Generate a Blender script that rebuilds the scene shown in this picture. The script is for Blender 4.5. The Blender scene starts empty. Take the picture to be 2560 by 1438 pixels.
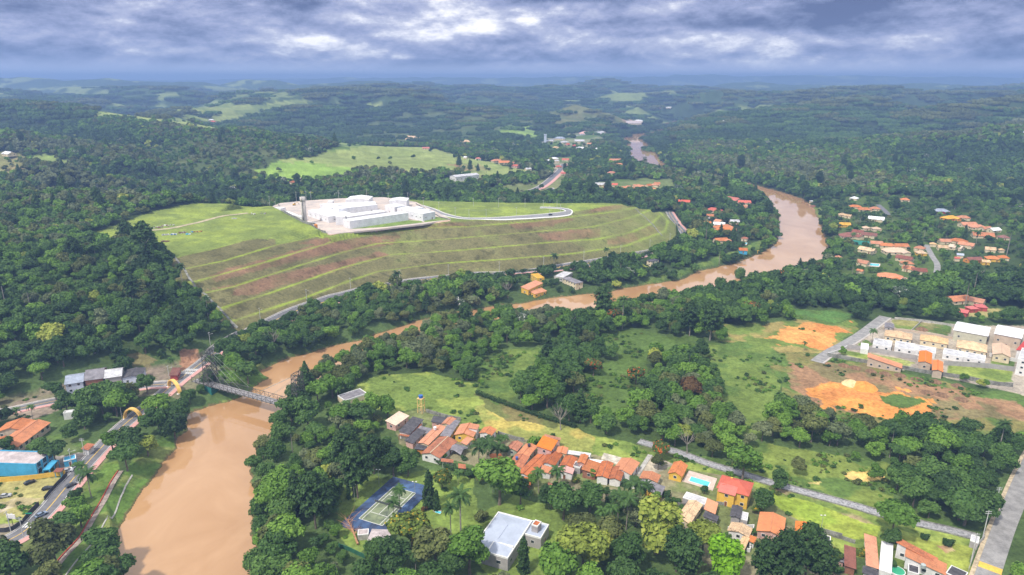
import bpy, math, random
import numpy as np
from mathutils import Vector, Matrix
R = math.radians
# ------------------------------------------------------------------ camera, sky, sun, exposure
CAMZ, PITCH, F = 168.0, R(16.9), 1707.0          # photograph pixels (2560 x 1438) for F
SP, CP = math.sin(PITCH), math.cos(PITCH)
sc = bpy.context.scene
cam = bpy.data.objects.new('camera', bpy.data.cameras.new('camera'))
sc.collection.objects.link(cam)
cam.location = (0, 0, CAMZ)
cam.rotation_euler = (math.pi/2 - PITCH, 0, 0)
cam.data.sensor_width = 36
cam.data.lens = 36*F/2560
cam.data.clip_start = 1
cam.data.clip_end = 60000
sc.camera = cam
sc.view_settings.view_transform = 'Standard'
sc.view_settings.look = 'None'
sc.view_settings.exposure = 0.14
sc.view_settings.gamma = 1
SUN_EL, SUN_AZ = R(56), R(222)                   # azimuth clockwise from +Y: behind the camera to the left
sun = bpy.data.objects.new('sun', bpy.data.lights.new('sun', 'SUN'))
sc.collection.objects.link(sun)
sdir = Vector((math.sin(SUN_AZ)*math.cos(SUN_EL), math.cos(SUN_AZ)*math.cos(SUN_EL), math.sin(SUN_EL)))
sun.rotation_euler = sdir.to_track_quat('Z', 'Y').to_euler()
sun.data.energy = 4.0
sun.data.angle = R(4)
sun.data.color = (1, 0.93, 0.83)
try:
    sc.cycles.use_denoising = True
    sc.cycles.max_bounces = 5
    sc.cycles.diffuse_bounces = 2
    sc.cycles.glossy_bounces = 2
    sc.cycles.transmission_bounces = 2
    sc.cycles.transparent_max_bounces = 4
    sc.cycles.volume_bounces = 0
except Exception:
    pass

class NT:
    """tiny helper for node trees"""
    def __init__(s, tree): s.t = tree; s.n = tree.nodes; s.l = tree.links
    def node(s, typ, **kw):
        n = s.n.new(typ)
        for k, v in kw.items(): setattr(n, k, v)
        return n
    def put(s, sock, v):
        if isinstance(v, bpy.types.NodeSocket): s.l.new(v, sock)
        elif v is not None: sock.default_value = v
    def math(s, op, a, b=None, c=None, clamp=False):
        n = s.node('ShaderNodeMath', operation=op, use_clamp=clamp)
        s.put(n.inputs[0], a)
        if b is not None: s.put(n.inputs[1], b)
        if c is not None: s.put(n.inputs[2], c)
        return n.outputs[0]
    def noise(s, vec, scale, detail=3, rough=.55, dist=0, dim='3D'):
        n = s.node('ShaderNodeTexNoise', noise_dimensions=dim)
        s.put(n.inputs['Vector'], vec); n.inputs['Scale'].default_value = scale
        n.inputs['Detail'].default_value = detail; n.inputs['Roughness'].default_value = rough
        n.inputs['Distortion'].default_value = dist
        return n.outputs['Fac']
    def ramp(s, fac, stops, interp='LINEAR'):
        n = s.node('ShaderNodeValToRGB'); n.color_ramp.interpolation = interp
        e = n.color_ramp.elements
        while len(e) < len(stops): e.new(.5)
        for el, (p, c) in zip(e, stops):
            el.position = p
            el.color = (c, c, c, 1) if isinstance(c, (int, float)) else (*c, 1)
        s.put(n.inputs[0], fac)
        return n.outputs[0]
    def mix(s, fac, a, b, blend='MIX'):
        n = s.node('ShaderNodeMix', data_type='RGBA', blend_type=blend)
        s.put(n.inputs[0], fac)
        s.put(n.inputs[6], (*a, 1) if isinstance(a, tuple) and len(a) == 3 else a)
        s.put(n.inputs[7], (*b, 1) if isinstance(b, tuple) and len(b) == 3 else b)
        return n.outputs[2]
    def mapr(s, v, a, b, c=0.0, d=1.0, smooth=True):
        n = s.node('ShaderNodeMapRange', clamp=True)
        if smooth: n.interpolation_type = 'SMOOTHSTEP'
        s.put(n.inputs[0], v)
        for i, x in zip((1, 2, 3, 4), (a, b, c, d)): n.inputs[i].default_value = x
        return n.outputs[0]

def pxdir(u, v):
    y = (v-719)/F
    return ((u-1280)/F, CP - y*SP, -(SP + y*CP))

world = bpy.data.worlds.new('World')
sc.world = world
world.use_nodes = True
def build_world():
    t = NT(world.node_tree); t.n.clear()
    out = t.node('ShaderNodeOutputWorld'); bg = t.node('ShaderNodeBackground')
    t.l.new(bg.outputs[0], out.inputs[0])
    tc = t.node('ShaderNodeTexCoord')
    sep = t.node('ShaderNodeSeparateXYZ'); t.l.new(tc.outputs['Generated'], sep.inputs[0])
    sky = t.node('ShaderNodeTexSky'); sky.sky_type = 'NISHITA'; sky.sun_disc = False
    sky.sun_elevation = SUN_EL; sky.sun_rotation = SUN_AZ
    skyc = t.mix(1.0, sky.outputs[0], (0.075, 0.075, 0.075), 'MULTIPLY')
    x, y, z = sep.outputs
    az = t.math('ARCTAN2', x, y)
    # u, v: azimuth and elevation in degrees, so that cloud masses can be set out on the sky
    u = t.math('MULTIPLY', az, 57.296)
    v = t.math('MULTIPLY', t.math('ARCSINE', z), 57.296)
    def vec(sx, sy, off=0.0):
        c = t.node('ShaderNodeCombineXYZ')
        t.put(c.inputs[0], t.math('MULTIPLY', u, sx)); t.put(c.inputs[1], t.math('MULTIPLY', v, sy))
        c.inputs[2].default_value = off
        return c.outputs[0]
    def vec2(sx, sy, dv, off):
        c = t.node('ShaderNodeCombineXYZ')
        t.put(c.inputs[0], t.math('MULTIPLY', u, sx)); t.put(c.inputs[1], t.math('MULTIPLY', t.math('ADD', v, dv), sy))
        c.inputs[2].default_value = off
        return c.outputs[0]
    big = t.noise(vec(.055, .26, 3.1), 1.0, 4, .55, .2)
    mid = t.noise(vec(.16, .46, 8.7), 1.0, 7, .6, .15)
    # lit tops: the cloud field against itself a little higher up
    p0 = t.noise(vec2(.17, .42, 0, 1.3), 1.0, 8, .6, .1); p1 = t.noise(vec2(.17, .42, .5, 1.3), 1.0, 8, .6, .1)
    q0 = t.noise(vec2(.5, .95, 0, 5.3), 1.0, 6, .6, .1); q1 = t.noise(vec2(.5, .95, .25, 5.3), 1.0, 6, .6, .1)
    relief = t.math('ADD', t.math('MULTIPLY', t.math('SUBTRACT', p0, p1), .95), t.math('MULTIPLY', t.math('SUBTRACT', q0, q1), .32))
    puff = t.math('ADD', p0, relief)
    def blob(u0, v0, su, sv, amp):
        a = t.math('DIVIDE', t.math('SUBTRACT', u, u0), su)
        b = t.math('DIVIDE', t.math('SUBTRACT', v, v0), sv)
        d = t.math('ADD', t.math('MULTIPLY', a, a), t.math('MULTIPLY', b, b))
        return t.math('MULTIPLY', t.math('EXPONENT', t.math('MULTIPLY', d, -1.0)), amp)
    acc = t.math('ADD', t.math('MULTIPLY', t.math('SUBTRACT', big, .5), .9), t.math('MULTIPLY', t.math('SUBTRACT', mid, .5), .75))
    acc = t.math('ADD', acc, t.math('MULTIPLY', t.math('SUBTRACT', puff, .5), .85))
    for b in SKYBLOBS:
        acc = t.math('ADD', acc, blob(*b))
    acc = t.math('MULTIPLY', acc, 1.12)
    val = t.math('ADD', acc, .43)
    col = t.ramp(val, [(-0.0, (.12, .155, .30)), (.2, (.22, .265, .44)), (.40, (.36, .40, .61)),
                       (.58, (.54, .57, .74)), (.70, (.82, .83, .93)), (.88, (1.25, 1.22, 1.22))])
    # towards the horizon the cloud deck flattens into a slate blue band
    hz = t.mapr(v, 0.3, 1.6, 1.0, 0.0)
    band = t.mix(t.mapr(u, -25, 30), (.92, .96, 1.18), (1.0, 1.0, 1.2))
    col = t.mix(t.math('MULTIPLY', hz, .85), col, band)
    # the deck overhead is thinner and brighter, broken by open sky
    up = t.mapr(v, 6.5, 17)
    over = t.ramp(t.noise(tc.outputs['Generated'], 3.0, 5, .6), [(.35, (.95, .98, 1.08)), (.6, (1.7, 1.66, 1.62))])
    over = t.mix(.7, skyc, over)
    col = t.mix(up, col, over)
    t.put(bg.inputs[0], col)
    bg.inputs[1].default_value = 1.0
# u0, v0 (degrees), half widths, strength
SKYBLOBS = [(-3.6, 3.7, 2.6, .45, .30), (-2.0, 4.35, 1.2, .35, .28), (1.3, 4.5, 1.1, .38, .42), (-10, 4.4, 4, .6, .10),
            (-15, 3.0, 1.6, .3, .16), (-8.3, 1.75, 1.2, .2, .22), (8.5, 2.8, 3.0, .45, .14), (-27, 1.9, 4, .3, .08), (-20, 1.9, 3, .3, .1),
            (2.5, 6.1, 4.0, .45, -.45), (-33, 4.6, 8, .7, -.22), (-16, 5.4, 2.2, .9, -.22), (17, 4.2, 6, .6, -.22), (25, 5.1, 9, .8, -.22),
            (33, 3.0, 6, .5, .06), (20, 2.9, 8, .5, .06), (-7, 5.7, 6, .6, .14), (-37, 3.4, 2.0, .35, .16), (36, 5.2, 4, .7, -.12), (12, 5.5, 3, .5, .1)]
build_world()

# ------------------------------------------------------------------ coordinates and terrain heights
def P(u, v, z):
    dx, dy, dz = pxdir(u, v)
    t = (z-CAMZ)/dz
    return (dx*t, dy*t, z)
def PD(u, v, D):
    """the point seen at (u, v) at distance D along the view axis"""
    dx, dy, dz = pxdir(u, v)
    return (dx*D, dy*D, CAMZ+dz*D)
def proj(X, Y, Z):
    d = Y*CP - (Z-CAMZ)*SP
    yy = (Y*SP + (Z-CAMZ)*CP)
    d = np.maximum(d, 1e-3)
    return 1280+F*X/d, 719-F*yy/d, d

def _h(ix, iy, s):
    n = (ix*374761393 + iy*668265263 + s*1442695041) & 0xffffffff
    n = ((n ^ (n >> 13))*1274126177) & 0xffffffff
    n = (n ^ (n >> 16)) & 0xffffff
    return n/16777215.0
def noise2(X, Y, L, s=0):
    x = np.asarray(X, float)/L + 1000; y = np.asarray(Y, float)/L + 1000
    ix = np.floor(x).astype(np.int64); iy = np.floor(y).astype(np.int64)
    fx = x-ix; fy = y-iy
    fx = fx*fx*fx*(fx*(fx*6-15)+10); fy = fy*fy*fy*(fy*(fy*6-15)+10)
    a = _h(ix, iy, s); b = _h(ix+1, iy, s); c = _h(ix, iy+1, s); d = _h(ix+1, iy+1, s)
    return (a+(b-a)*fx+(c-a)*fy+(a-b-c+d)*fx*fy)*2-1
def fbm(X, Y, L, o=4, s=0, g=.5):
    r = 0; a = 1; t = 0
    for i in range(o):
        ca, sa = math.cos(i*1.1+s), math.sin(i*1.1+s)
        r = r + a*noise2(X*ca-Y*sa, X*sa+Y*ca, L/2**i, s*17+i); t += a; a *= g
    return r/t
def sstep(x, a, b):
    t = np.clip((x-a)/(b-a), 0, 1); return t*t*(3-2*t)
def inpoly(X, Y, poly):
    X = np.asarray(X, float); Y = np.asarray(Y, float)
    r = np.zeros(X.shape, bool)
    xs = [p[0] for p in poly]; ys = [p[1] for p in poly]
    m = (X > min(xs)) & (X < max(xs)) & (Y > min(ys)) & (Y < max(ys))
    if not m.any(): return r
    x = X[m]; y = Y[m]; q = np.zeros(x.shape, bool)
    n = len(poly)
    for i in range(n):
        x0, y0 = poly[i][0], poly[i][1]; x1, y1 = poly[(i+1) % n][0], poly[(i+1) % n][1]
        if y0 == y1: continue
        c = ((y0 > y) != (y1 > y)) & (x < (x1-x0)*(y-y0)/(y1-y0)+x0)
        q ^= c
    r[m] = q
    return r
def dline(X, Y, pts, closed=False, vals=None):
    """distance to a polyline (and the value interpolated along it)"""
    D = np.full(np.shape(X), 1e9); V = np.zeros(np.shape(X))
    n = len(pts); m = n if closed else n-1
    for i in range(m):
        x0, y0 = pts[i][0], pts[i][1]; x1, y1 = pts[(i+1) % n][0], pts[(i+1) % n][1]
        dx, dy = x1-x0, y1-y0; L = dx*dx+dy*dy+1e-9
        t = np.clip(((X-x0)*dx+(Y-y0)*dy)/L, 0, 1)
        d = np.hypot(X-x0-t*dx, Y-y0-t*dy)
        k = d < D; D = np.where(k, d, D)
        if vals is not None: V = np.where(k, vals[i]+t*(vals[(i+1) % n]-vals[i]), V)
    return (D, V) if vals is not None else D

RIV = [(160,1620),(228,1470),(245,1390),(290,1345),(312,1290),(350,1240),(395,1180),(440,1120),(470,1060),(478,1035),(512,1021),
 (560,1008),(603,994),(630,974),(665,947),(650,928),(666,919),(711,898),(765,887),(838,863),(899,851),(970,828),(1040,805),(1130,782),
 (1230,768),(1320,757),(1360,749),(1405,742),(1461,736),(1508,732),(1583,718),(1708,699),(1746,680),(1840,659),(1897,637),(1942,609),
 (1947,585),(1950,574),(1932,538),(1911,510),(1898,485),(1860,470),(1780,448),(1700,436),(1640,426),(1602,416),(1580,400),(1561,370),
 (1548,351),(1585,336),(1630,332),(1648,325),(1650,312),(1700,300),(1720,306),(1668,316),(1668,328),(1640,338),(1618,349),(1614,357),
 (1636,382),(1660,414),(1700,424),(1780,436),(1880,462),
 (1960,483),(2010,500),(2035,520),(2045,550),(2062,590),(2072,640),(2050,662),(1980,688),(1900,705),(1820,728),(1700,752),(1600,768),
 (1540,792),(1520,800),(1440,816),(1380,815),(1290,803),(1180,806),(1120,818),(1050,843),(1000,861),(930,885),(880,902),(830,928),(752,978),
 (714,1018),(692,1062),(660,1125),(632,1175),(622,1205),(645,1230),(658,1260),(630,1310),(622,1345),(640,1380),(640,1430),(640,1500),(650,1620)]
RIVW = [P(u, v, 0) for u, v in RIV]

# the terraced mound as contour lines: (height, front line in photograph pixels)
CONT = [
 (7,  [(600,833),(643,823),(749,786),(855,742),(960,714),(1129,690),(1290,678),(1428,664),(1609,632),(1660,614),(1692,593),(1690,560),(1660,532)]),
 (13, [(588,801),(696,765),(762,744),(860,707),(944,679),(1095,659),(1263,648),(1431,634),(1565,614),(1663,578),(1670,552),(1650,530)]),
 (19, [(551,771),(585,760),(670,734),(749,707),(860,668),(978,637),(1145,626),(1364,607),(1498,597),(1580,580),(1632,557),(1650,538)]),
 (25, [(512,733),(583,717),(670,689),(762,660),(860,630),(944,609),(1129,597),(1330,580),(1481,567),(1585,542),(1626,524)]),
 (31, [(482,705),(564,683),(657,657),(736,633),(802,614),(860,597),(944,583),(1078,570),(1172,567),(1364,551),(1465,538),(1540,529),(1592,518)]),
 (35, [(461,672),(560,652),(696,611),(800,589),(826,593),(900,578),(1000,563),(1129,554),(1240,547),(1360,537),(1440,527),(1490,519),(1552,510)]),
 (39.5, [(437,645),(520,625),(617,600),(700,583),(762,572),(806,580),(765,558),(708,530),(678,515)]),
]
BACKPX = [(1500,507),(1400,508),(1250,506),(1100,503),(930,494),(850,497),(740,505),(690,512)]
BACK42 = [(640,518),(560,528),(460,548),(390,562),(325,578)]
MPOLY = []
for z, fr in CONT:
    w = [P(u, v, z)[:2] for u, v in fr]
    x0, y0 = w[0]
    k = 39.5-z
    if z < 38:
        back = [(P(u, v, 37)[0]+(k*1.2 if i == 0 else 0), P(u, v, 37)[1]+k*2.2) for i, (u, v) in enumerate(BACKPX)]
    else: back = []
    back += [(P(u, v, 39.5)[0]-k*.6, P(u, v, 39.5)[1]+k*2.2) for u, v in BACK42]
    left = [(P(345,600,39.5)[0]-k*1.6, P(345,600,39.5)[1]+k*.3), (x0-34-k*.5, y0+10)]
    MPOLY.append((z, w+back+left))
MB0 = MPOLY[0][1]

TOEA = [(-300,1010),(0,985),(150,962),(330,918),(420,903),(490,884),(560,852),(602,834)]
TOEAW = [P(u, v, 8)[:2] for u, v in TOEA]

def rdg(pts, w, pw=1.6):
    q = [PD(*p) for p in pts]
    return ([p[:2] for p in q], [p[2]-7 for p in q], w*.8, pw)
RIDGES = [
 rdg([(-400,232,1750),(0,242,1650),(150,258,1600),(300,280,1500),(420,303,1400),(520,322,1300),(600,345,1200)], 330),
 rdg([(450,300,1500),(600,322,1350),(750,348,1250),(850,356,1250)], 170),
 rdg([(0,330,1150),(140,345,1150),(280,368,1080)], 200),
 rdg([(-100,385,930),(40,392,930),(150,412,900)], 110),
 rdg([(720,402,1180),(800,372,1270),(860,356,1330),(950,354,1380),(1050,370,1350),(1180,402,1250),(1260,428,1180)], 120, 1.4),
 rdg([(640,430,1120),(720,412,1140),(830,408,1160)], 70),
 rdg([(640,300,2000),(720,266,2200),(790,254,2300),(900,266,2350),(1050,256,2450),(1200,266,2400),(1300,279,2350),(1370,288,2300)], 330),
 rdg([(1180,300,2100),(1280,318,1900),(1330,335,1800)], 150),
 rdg([(1370,280,2350),(1440,264,2400),(1500,277,2350),(1565,300,2250)], 175),
 rdg([(380,282,1900),(480,266,2100),(560,262,2200),(640,264,2300),(780,248,2500)], 260),
 rdg([(1740,335,1850),(1850,296,2000),(1900,276,2100),(2100,250,2200),(2165,243,2200),(2300,266,2100),(2480,244,1900),(2750,218,1800)], 430),
 rdg([(1900,398,1400),(2100,366,1400),(2300,335,1400),(2560,305,1350),(2850,280,1300)], 240),
 rdg([(1900,262,3000),(1980,228,3300),(2065,214,3200),(2140,232,3100)], 220),
 rdg([(2180,240,2900),(2240,228,2800),(2350,224,2700),(2450,231,2700),(2560,226,2500),(2850,215,2500)], 250),
 rdg([(-400,192,5200),(40,191,5200),(160,198,5000),(280,195,5000),(420,202,5000),(560,209,5000),(625,198,5200),(720,206,5200)], 600),
 rdg([(0,222,3300),(90,232,3200),(200,238,3300),(350,228,3600),(480,240,3300)], 260),
 rdg([(690,208,4800),(800,208,5000),(930,197,5000),(1000,204,5000),(1100,209,4800),(1180,212,4600)], 420),
 rdg([(900,226,3600),(1050,214,3900),(1200,210,4100),(1330,216,3900),(1430,222,3800)], 330),
 rdg([(1300,212,5200),(1440,208,5200),(1530,199,4600),(1610,206,4500),(1720,214,4500)], 330),
 rdg([(1550,232,3400),(1700,226,3600),(1840,222,3700)], 260),
 rdg([(1820,208,5600),(1930,206,5600),(2200,211,5800),(2320,206,5400),(2420,210,5400),(2700,206,5400)], 450),
 rdg([(800,195,9500),(900,193,9500),(1000,194,9500),(1200,193,9000),(1400,192,9000),(1640,191,9500),(1700,187,9800),(1770,186,10000),(1900,190,10000),(2010,188,9500),(2120,187,9500),(2300,191,9500),(2420,190,9600),(2560,193,9500),(2950,190,9500)], 1000),
 rdg([(-500,196,10500),(100,197,10500),(500,200,11000),(640,196,11000),(900,195,13000),(1500,192,14000)], 1200),
]
_q = random.Random(21)
for _k in range(44):
    _D = _q.uniform(2500, 5600); _u = _q.uniform(-200, 2760)
    if 1560 < _u < 1800 and _D < 4200: continue
    _v = max(206, 201+(168-_q.uniform(95, 150))*1707/_D)
    _du = _q.uniform(60, 190); _s = _q.uniform(-1, 1)
    RIDGES.append(rdg([(_u-_du, _v+_q.uniform(3, 9), _D+_s*250), (_u, _v, _D), (_u+_du*.6, _v+_q.uniform(0, 3), _D-_s*80), (_u+_du*1.2, _v+_q.uniform(4, 11), _D-_s*260)], _q.uniform(190, 330), 1.9))
def H(X, Y):
    X = np.asarray(X, float); Y = np.asarray(Y, float)
    r = np.hypot(X, Y)
    az = np.arctan2(X, Y)
    far = np.interp(r, [0, 1700, 2600, 3300, 4500, 7000, 10000, 14000, 17000], [0, 2, 14, 28, 52, 70, 78, 80, 60])
    valley = np.exp(-((az-math.atan2(1690-1280, F))/.07)**2)*sstep(r, 1200, 1800)*(1-sstep(r, 3600, 5200))
    far = far*(1-.75*valley)
    amp = np.interp(r, [0, 1100, 2000, 3500, 6000, 12000], [0, 4, 28, 66, 84, 70])*(1-.7*valley)
    bil = 1-2*np.abs(fbm(X, Y, 1300, 4, 3))
    base = 4.0 + .5*fbm(X, Y, 60, 2, 5) + far + amp*(.55*fbm(X, Y, 900, 4, 1)+.6*bil-.25)
    # ground slowly rises away from the river on the right
    base = base + 8*sstep(X, 330, 620)*sstep(Y, 350, 700) + np.interp(Y, [900, 1500], [0, 6])
    hills = np.zeros(X.shape)
    for pts, hs, w, pw in RIDGES:
        xs = [p[0] for p in pts]; ys = [p[1] for p in pts]
        m = (X > min(xs)-2.6*w) & (X < max(xs)+2.6*w) & (Y > min(ys)-2.6*w) & (Y < max(ys)+2.6*w)
        if not m.any(): continue
        x, y = X[m], Y[m]
        wob = 1 + .35*fbm(x, y, w*1.1, 3, 7)
        d, hh = dline(x, y, pts, vals=hs)
        e = (hh-6)*np.exp(-np.abs(d*wob/w)**pw)
        cur = hills[m]; hills[m] = np.maximum(cur, e)
    # smooth maximum of the rolling ground and the ridges
    hh = hills+6+np.interp(r, [900, 2500, 5000], [3, 14, 24])*fbm(X, Y, 280, 4, 9)*np.clip(hills/30, 0, 1)
    k = 7.0
    m = np.maximum(base, hh); n = np.minimum(base, hh)
    Z = np.where(hills > .5, m + k*np.log1p(np.exp(-(m-n)/k))*np.clip(hills/8, 0, 1)*.8, base)
    # forested hill at the left
    box = (X < -120) & (Y > 300) & (Y < 1100) & (X > -1500)
    if box.any():
        x, y = X[box], Y[box]
        d = dline(x, y, TOEAW)
        xt = np.interp(x, [p[0] for p in TOEAW], [p[1] for p in TOEAW])
        up = (y > xt) & (x < TOEAW[-1][0])
        up |= inpoly(x, y, MB0)
        d = np.where(up, d, 0)
        ha = 7 + 52*(1-np.exp(-d/125)) + 2.5*fbm(x, y, 90, 3, 11)*np.clip(d/30, 0, 1)
        ha = 4 + (ha-4)*(1-sstep(y, 640, 900))*(d > 0)
        im = inpoly(x, y, MB0)
        dm = np.zeros(x.shape)
        dm[im] = dline(x[im], y[im], MB0, True)
        yb = P(345, 600, 39.5)[1]-8
        d6 = np.where(inpoly(x, y, MPOLY[6][1]), 0, dline(x, y, MPOLY[6][1], True))
        ha = np.minimum(ha, 38+.1*d6) - 70*sstep(dm, 14, 40)*((y <= yb) | (x > -300))
        Z[box] = np.maximum(Z[box], ha)
    # the terraced mound
    im = inpoly(X, Y, MB0)
    if im.any():
        x, y = X[im], Y[im]
        zm = np.full(x.shape, 7.0)
        ins = [np.ones(x.shape, bool)]+[inpoly(x, y, p) for z, p in MPOLY[1:]]
        for i in range(1, len(ins)): ins[i] &= ins[i-1]
        ds = [dline(x, y, p, True) for z, p in MPOLY]
        lev = sum(a.astype(int) for a in ins)-1
        for i in range(len(MPOLY)-1):
            s = lev == i
            t = ds[i][s]/(ds[i][s]+ds[i+1][s]+1e-6)
            z0, z1 = MPOLY[i][0], MPOLY[i+1][0]
            if i == 5:
                q0, q1 = P(678, 515, 39.5), P(810, 582, 39.5)
                side = (q1[0]-q0[0])*(y[s]-q0[1])-(q1[1]-q0[1])*(x[s]-q0[0]) > 0
                zz = np.where(side, z1 + (z0-z1+.2)*sstep(ds[i+1][s], 0, 4), z0+(z1-z0)*np.clip((t-.1)/.82, 0, 1))
            else:
                zz = z0 + (z1-z0)*np.clip((t-.1)/.82, 0, 1)
            zm[s] = zz
        s = lev == len(MPOLY)-1
        zm[s] = 39.5+.6*fbm(x[s], y[s], 30, 2, 2)
        zz = Z[im]
        Z[im] = np.maximum(zm, np.where(x < -190, zz, 0))
    # river bed and banks
    box = (r < 3200) & (az > -.6) & (az < .6)
    if box.any():
        x, y = X[box], Y[box]
        jx = 1.5*noise2(x, y, 9, 31) + .7*noise2(x, y, 3, 33); jy = 1.5*noise2(x, y, 9, 32)
        ins = inpoly(x+jx, y+jy, RIVW)
        d = dline(x+jx, y+jy, RIVW, True)
        zb = Z[box]
        zo = np.minimum(zb, .25+d*np.where(y > 1000, .10, .42) + (d*np.where(y > 1000, .05, .09))**2)
        zb = np.where(ins, -.4-np.minimum(d, 6)*.3, zo)
        Z[box] = zb
    return Z

NA, AMAX = 800, R(50)
AZ = np.linspace(-AMAX, AMAX, NA)
rr = [60.0, 90, 120, 150]
while rr[-1] < 16500:
    r = rr[-1]
    rr.append(r+max(.45, min((.62 if 430 < r < 840 else 1.1)*r*r/(F*.4*CAMZ), .0095*r)))
RR = np.array(rr); NR = len(RR)
GX = np.outer(RR, np.sin(AZ)); GY = np.outer(RR, np.cos(AZ))
GZ = H(GX, GY)
def Hg(X, Y):
    X = np.asarray(X, float); Y = np.asarray(Y, float)
    r = np.hypot(X, Y); a = np.arctan2(X, Y)
    fi = np.clip(np.interp(r, RR, np.arange(NR)), 0, NR-1.001); fj = np.clip((a+AMAX)/(2*AMAX)*(NA-1), 0, NA-1.001)
    i = fi.astype(int); j = fj.astype(int); fi = fi-i; fj = fj-j
    return (GZ[i, j]*(1-fi)+GZ[i+1, j]*fi)*(1-fj)+(GZ[i, j+1]*(1-fi)+GZ[i+1, j+1]*fi)*fj
_ts = np.concatenate([np.arange(160, 1500, 1.5), np.geomspace(1500, 15500, 900)])
def hit(u, v, h=0.0):
    dx, dy, dz = pxdir(u, v)
    z = CAMZ+dz*_ts; g = Hg(dx*_ts, dy*_ts)+h
    k = np.nonzero(z < g)[0]
    if len(k) == 0: i = len(_ts)-1
    else: i = k[0]
    if i > 0:
        a = z[i-1]-g[i-1]; b = g[i]-z[i]; f = a/(a+b) if a+b > 1e-9 else 0
        t = _ts[i-1]+(_ts[i]-_ts[i-1])*f
    else: t = _ts[0]
    return (dx*t, dy*t, CAMZ+dz*t)

# ------------------------------------------------------------------ land cover (footprints on the ground, as albedo)
GR1, GR2, GR3 = (.145,.205,.048), (.095,.155,.038), (.25,.31,.07)     # meadow, lush, bright dry grass
OLV, BRN, BEN = (.160,.150,.066), (.205,.125,.075), (.25,.33,.045)
ORG, SOIL, TAN, FLOOR = (.56,.23,.07), (.30,.18,.10), (.48,.38,.20), (.030,.048,.018)
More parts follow.
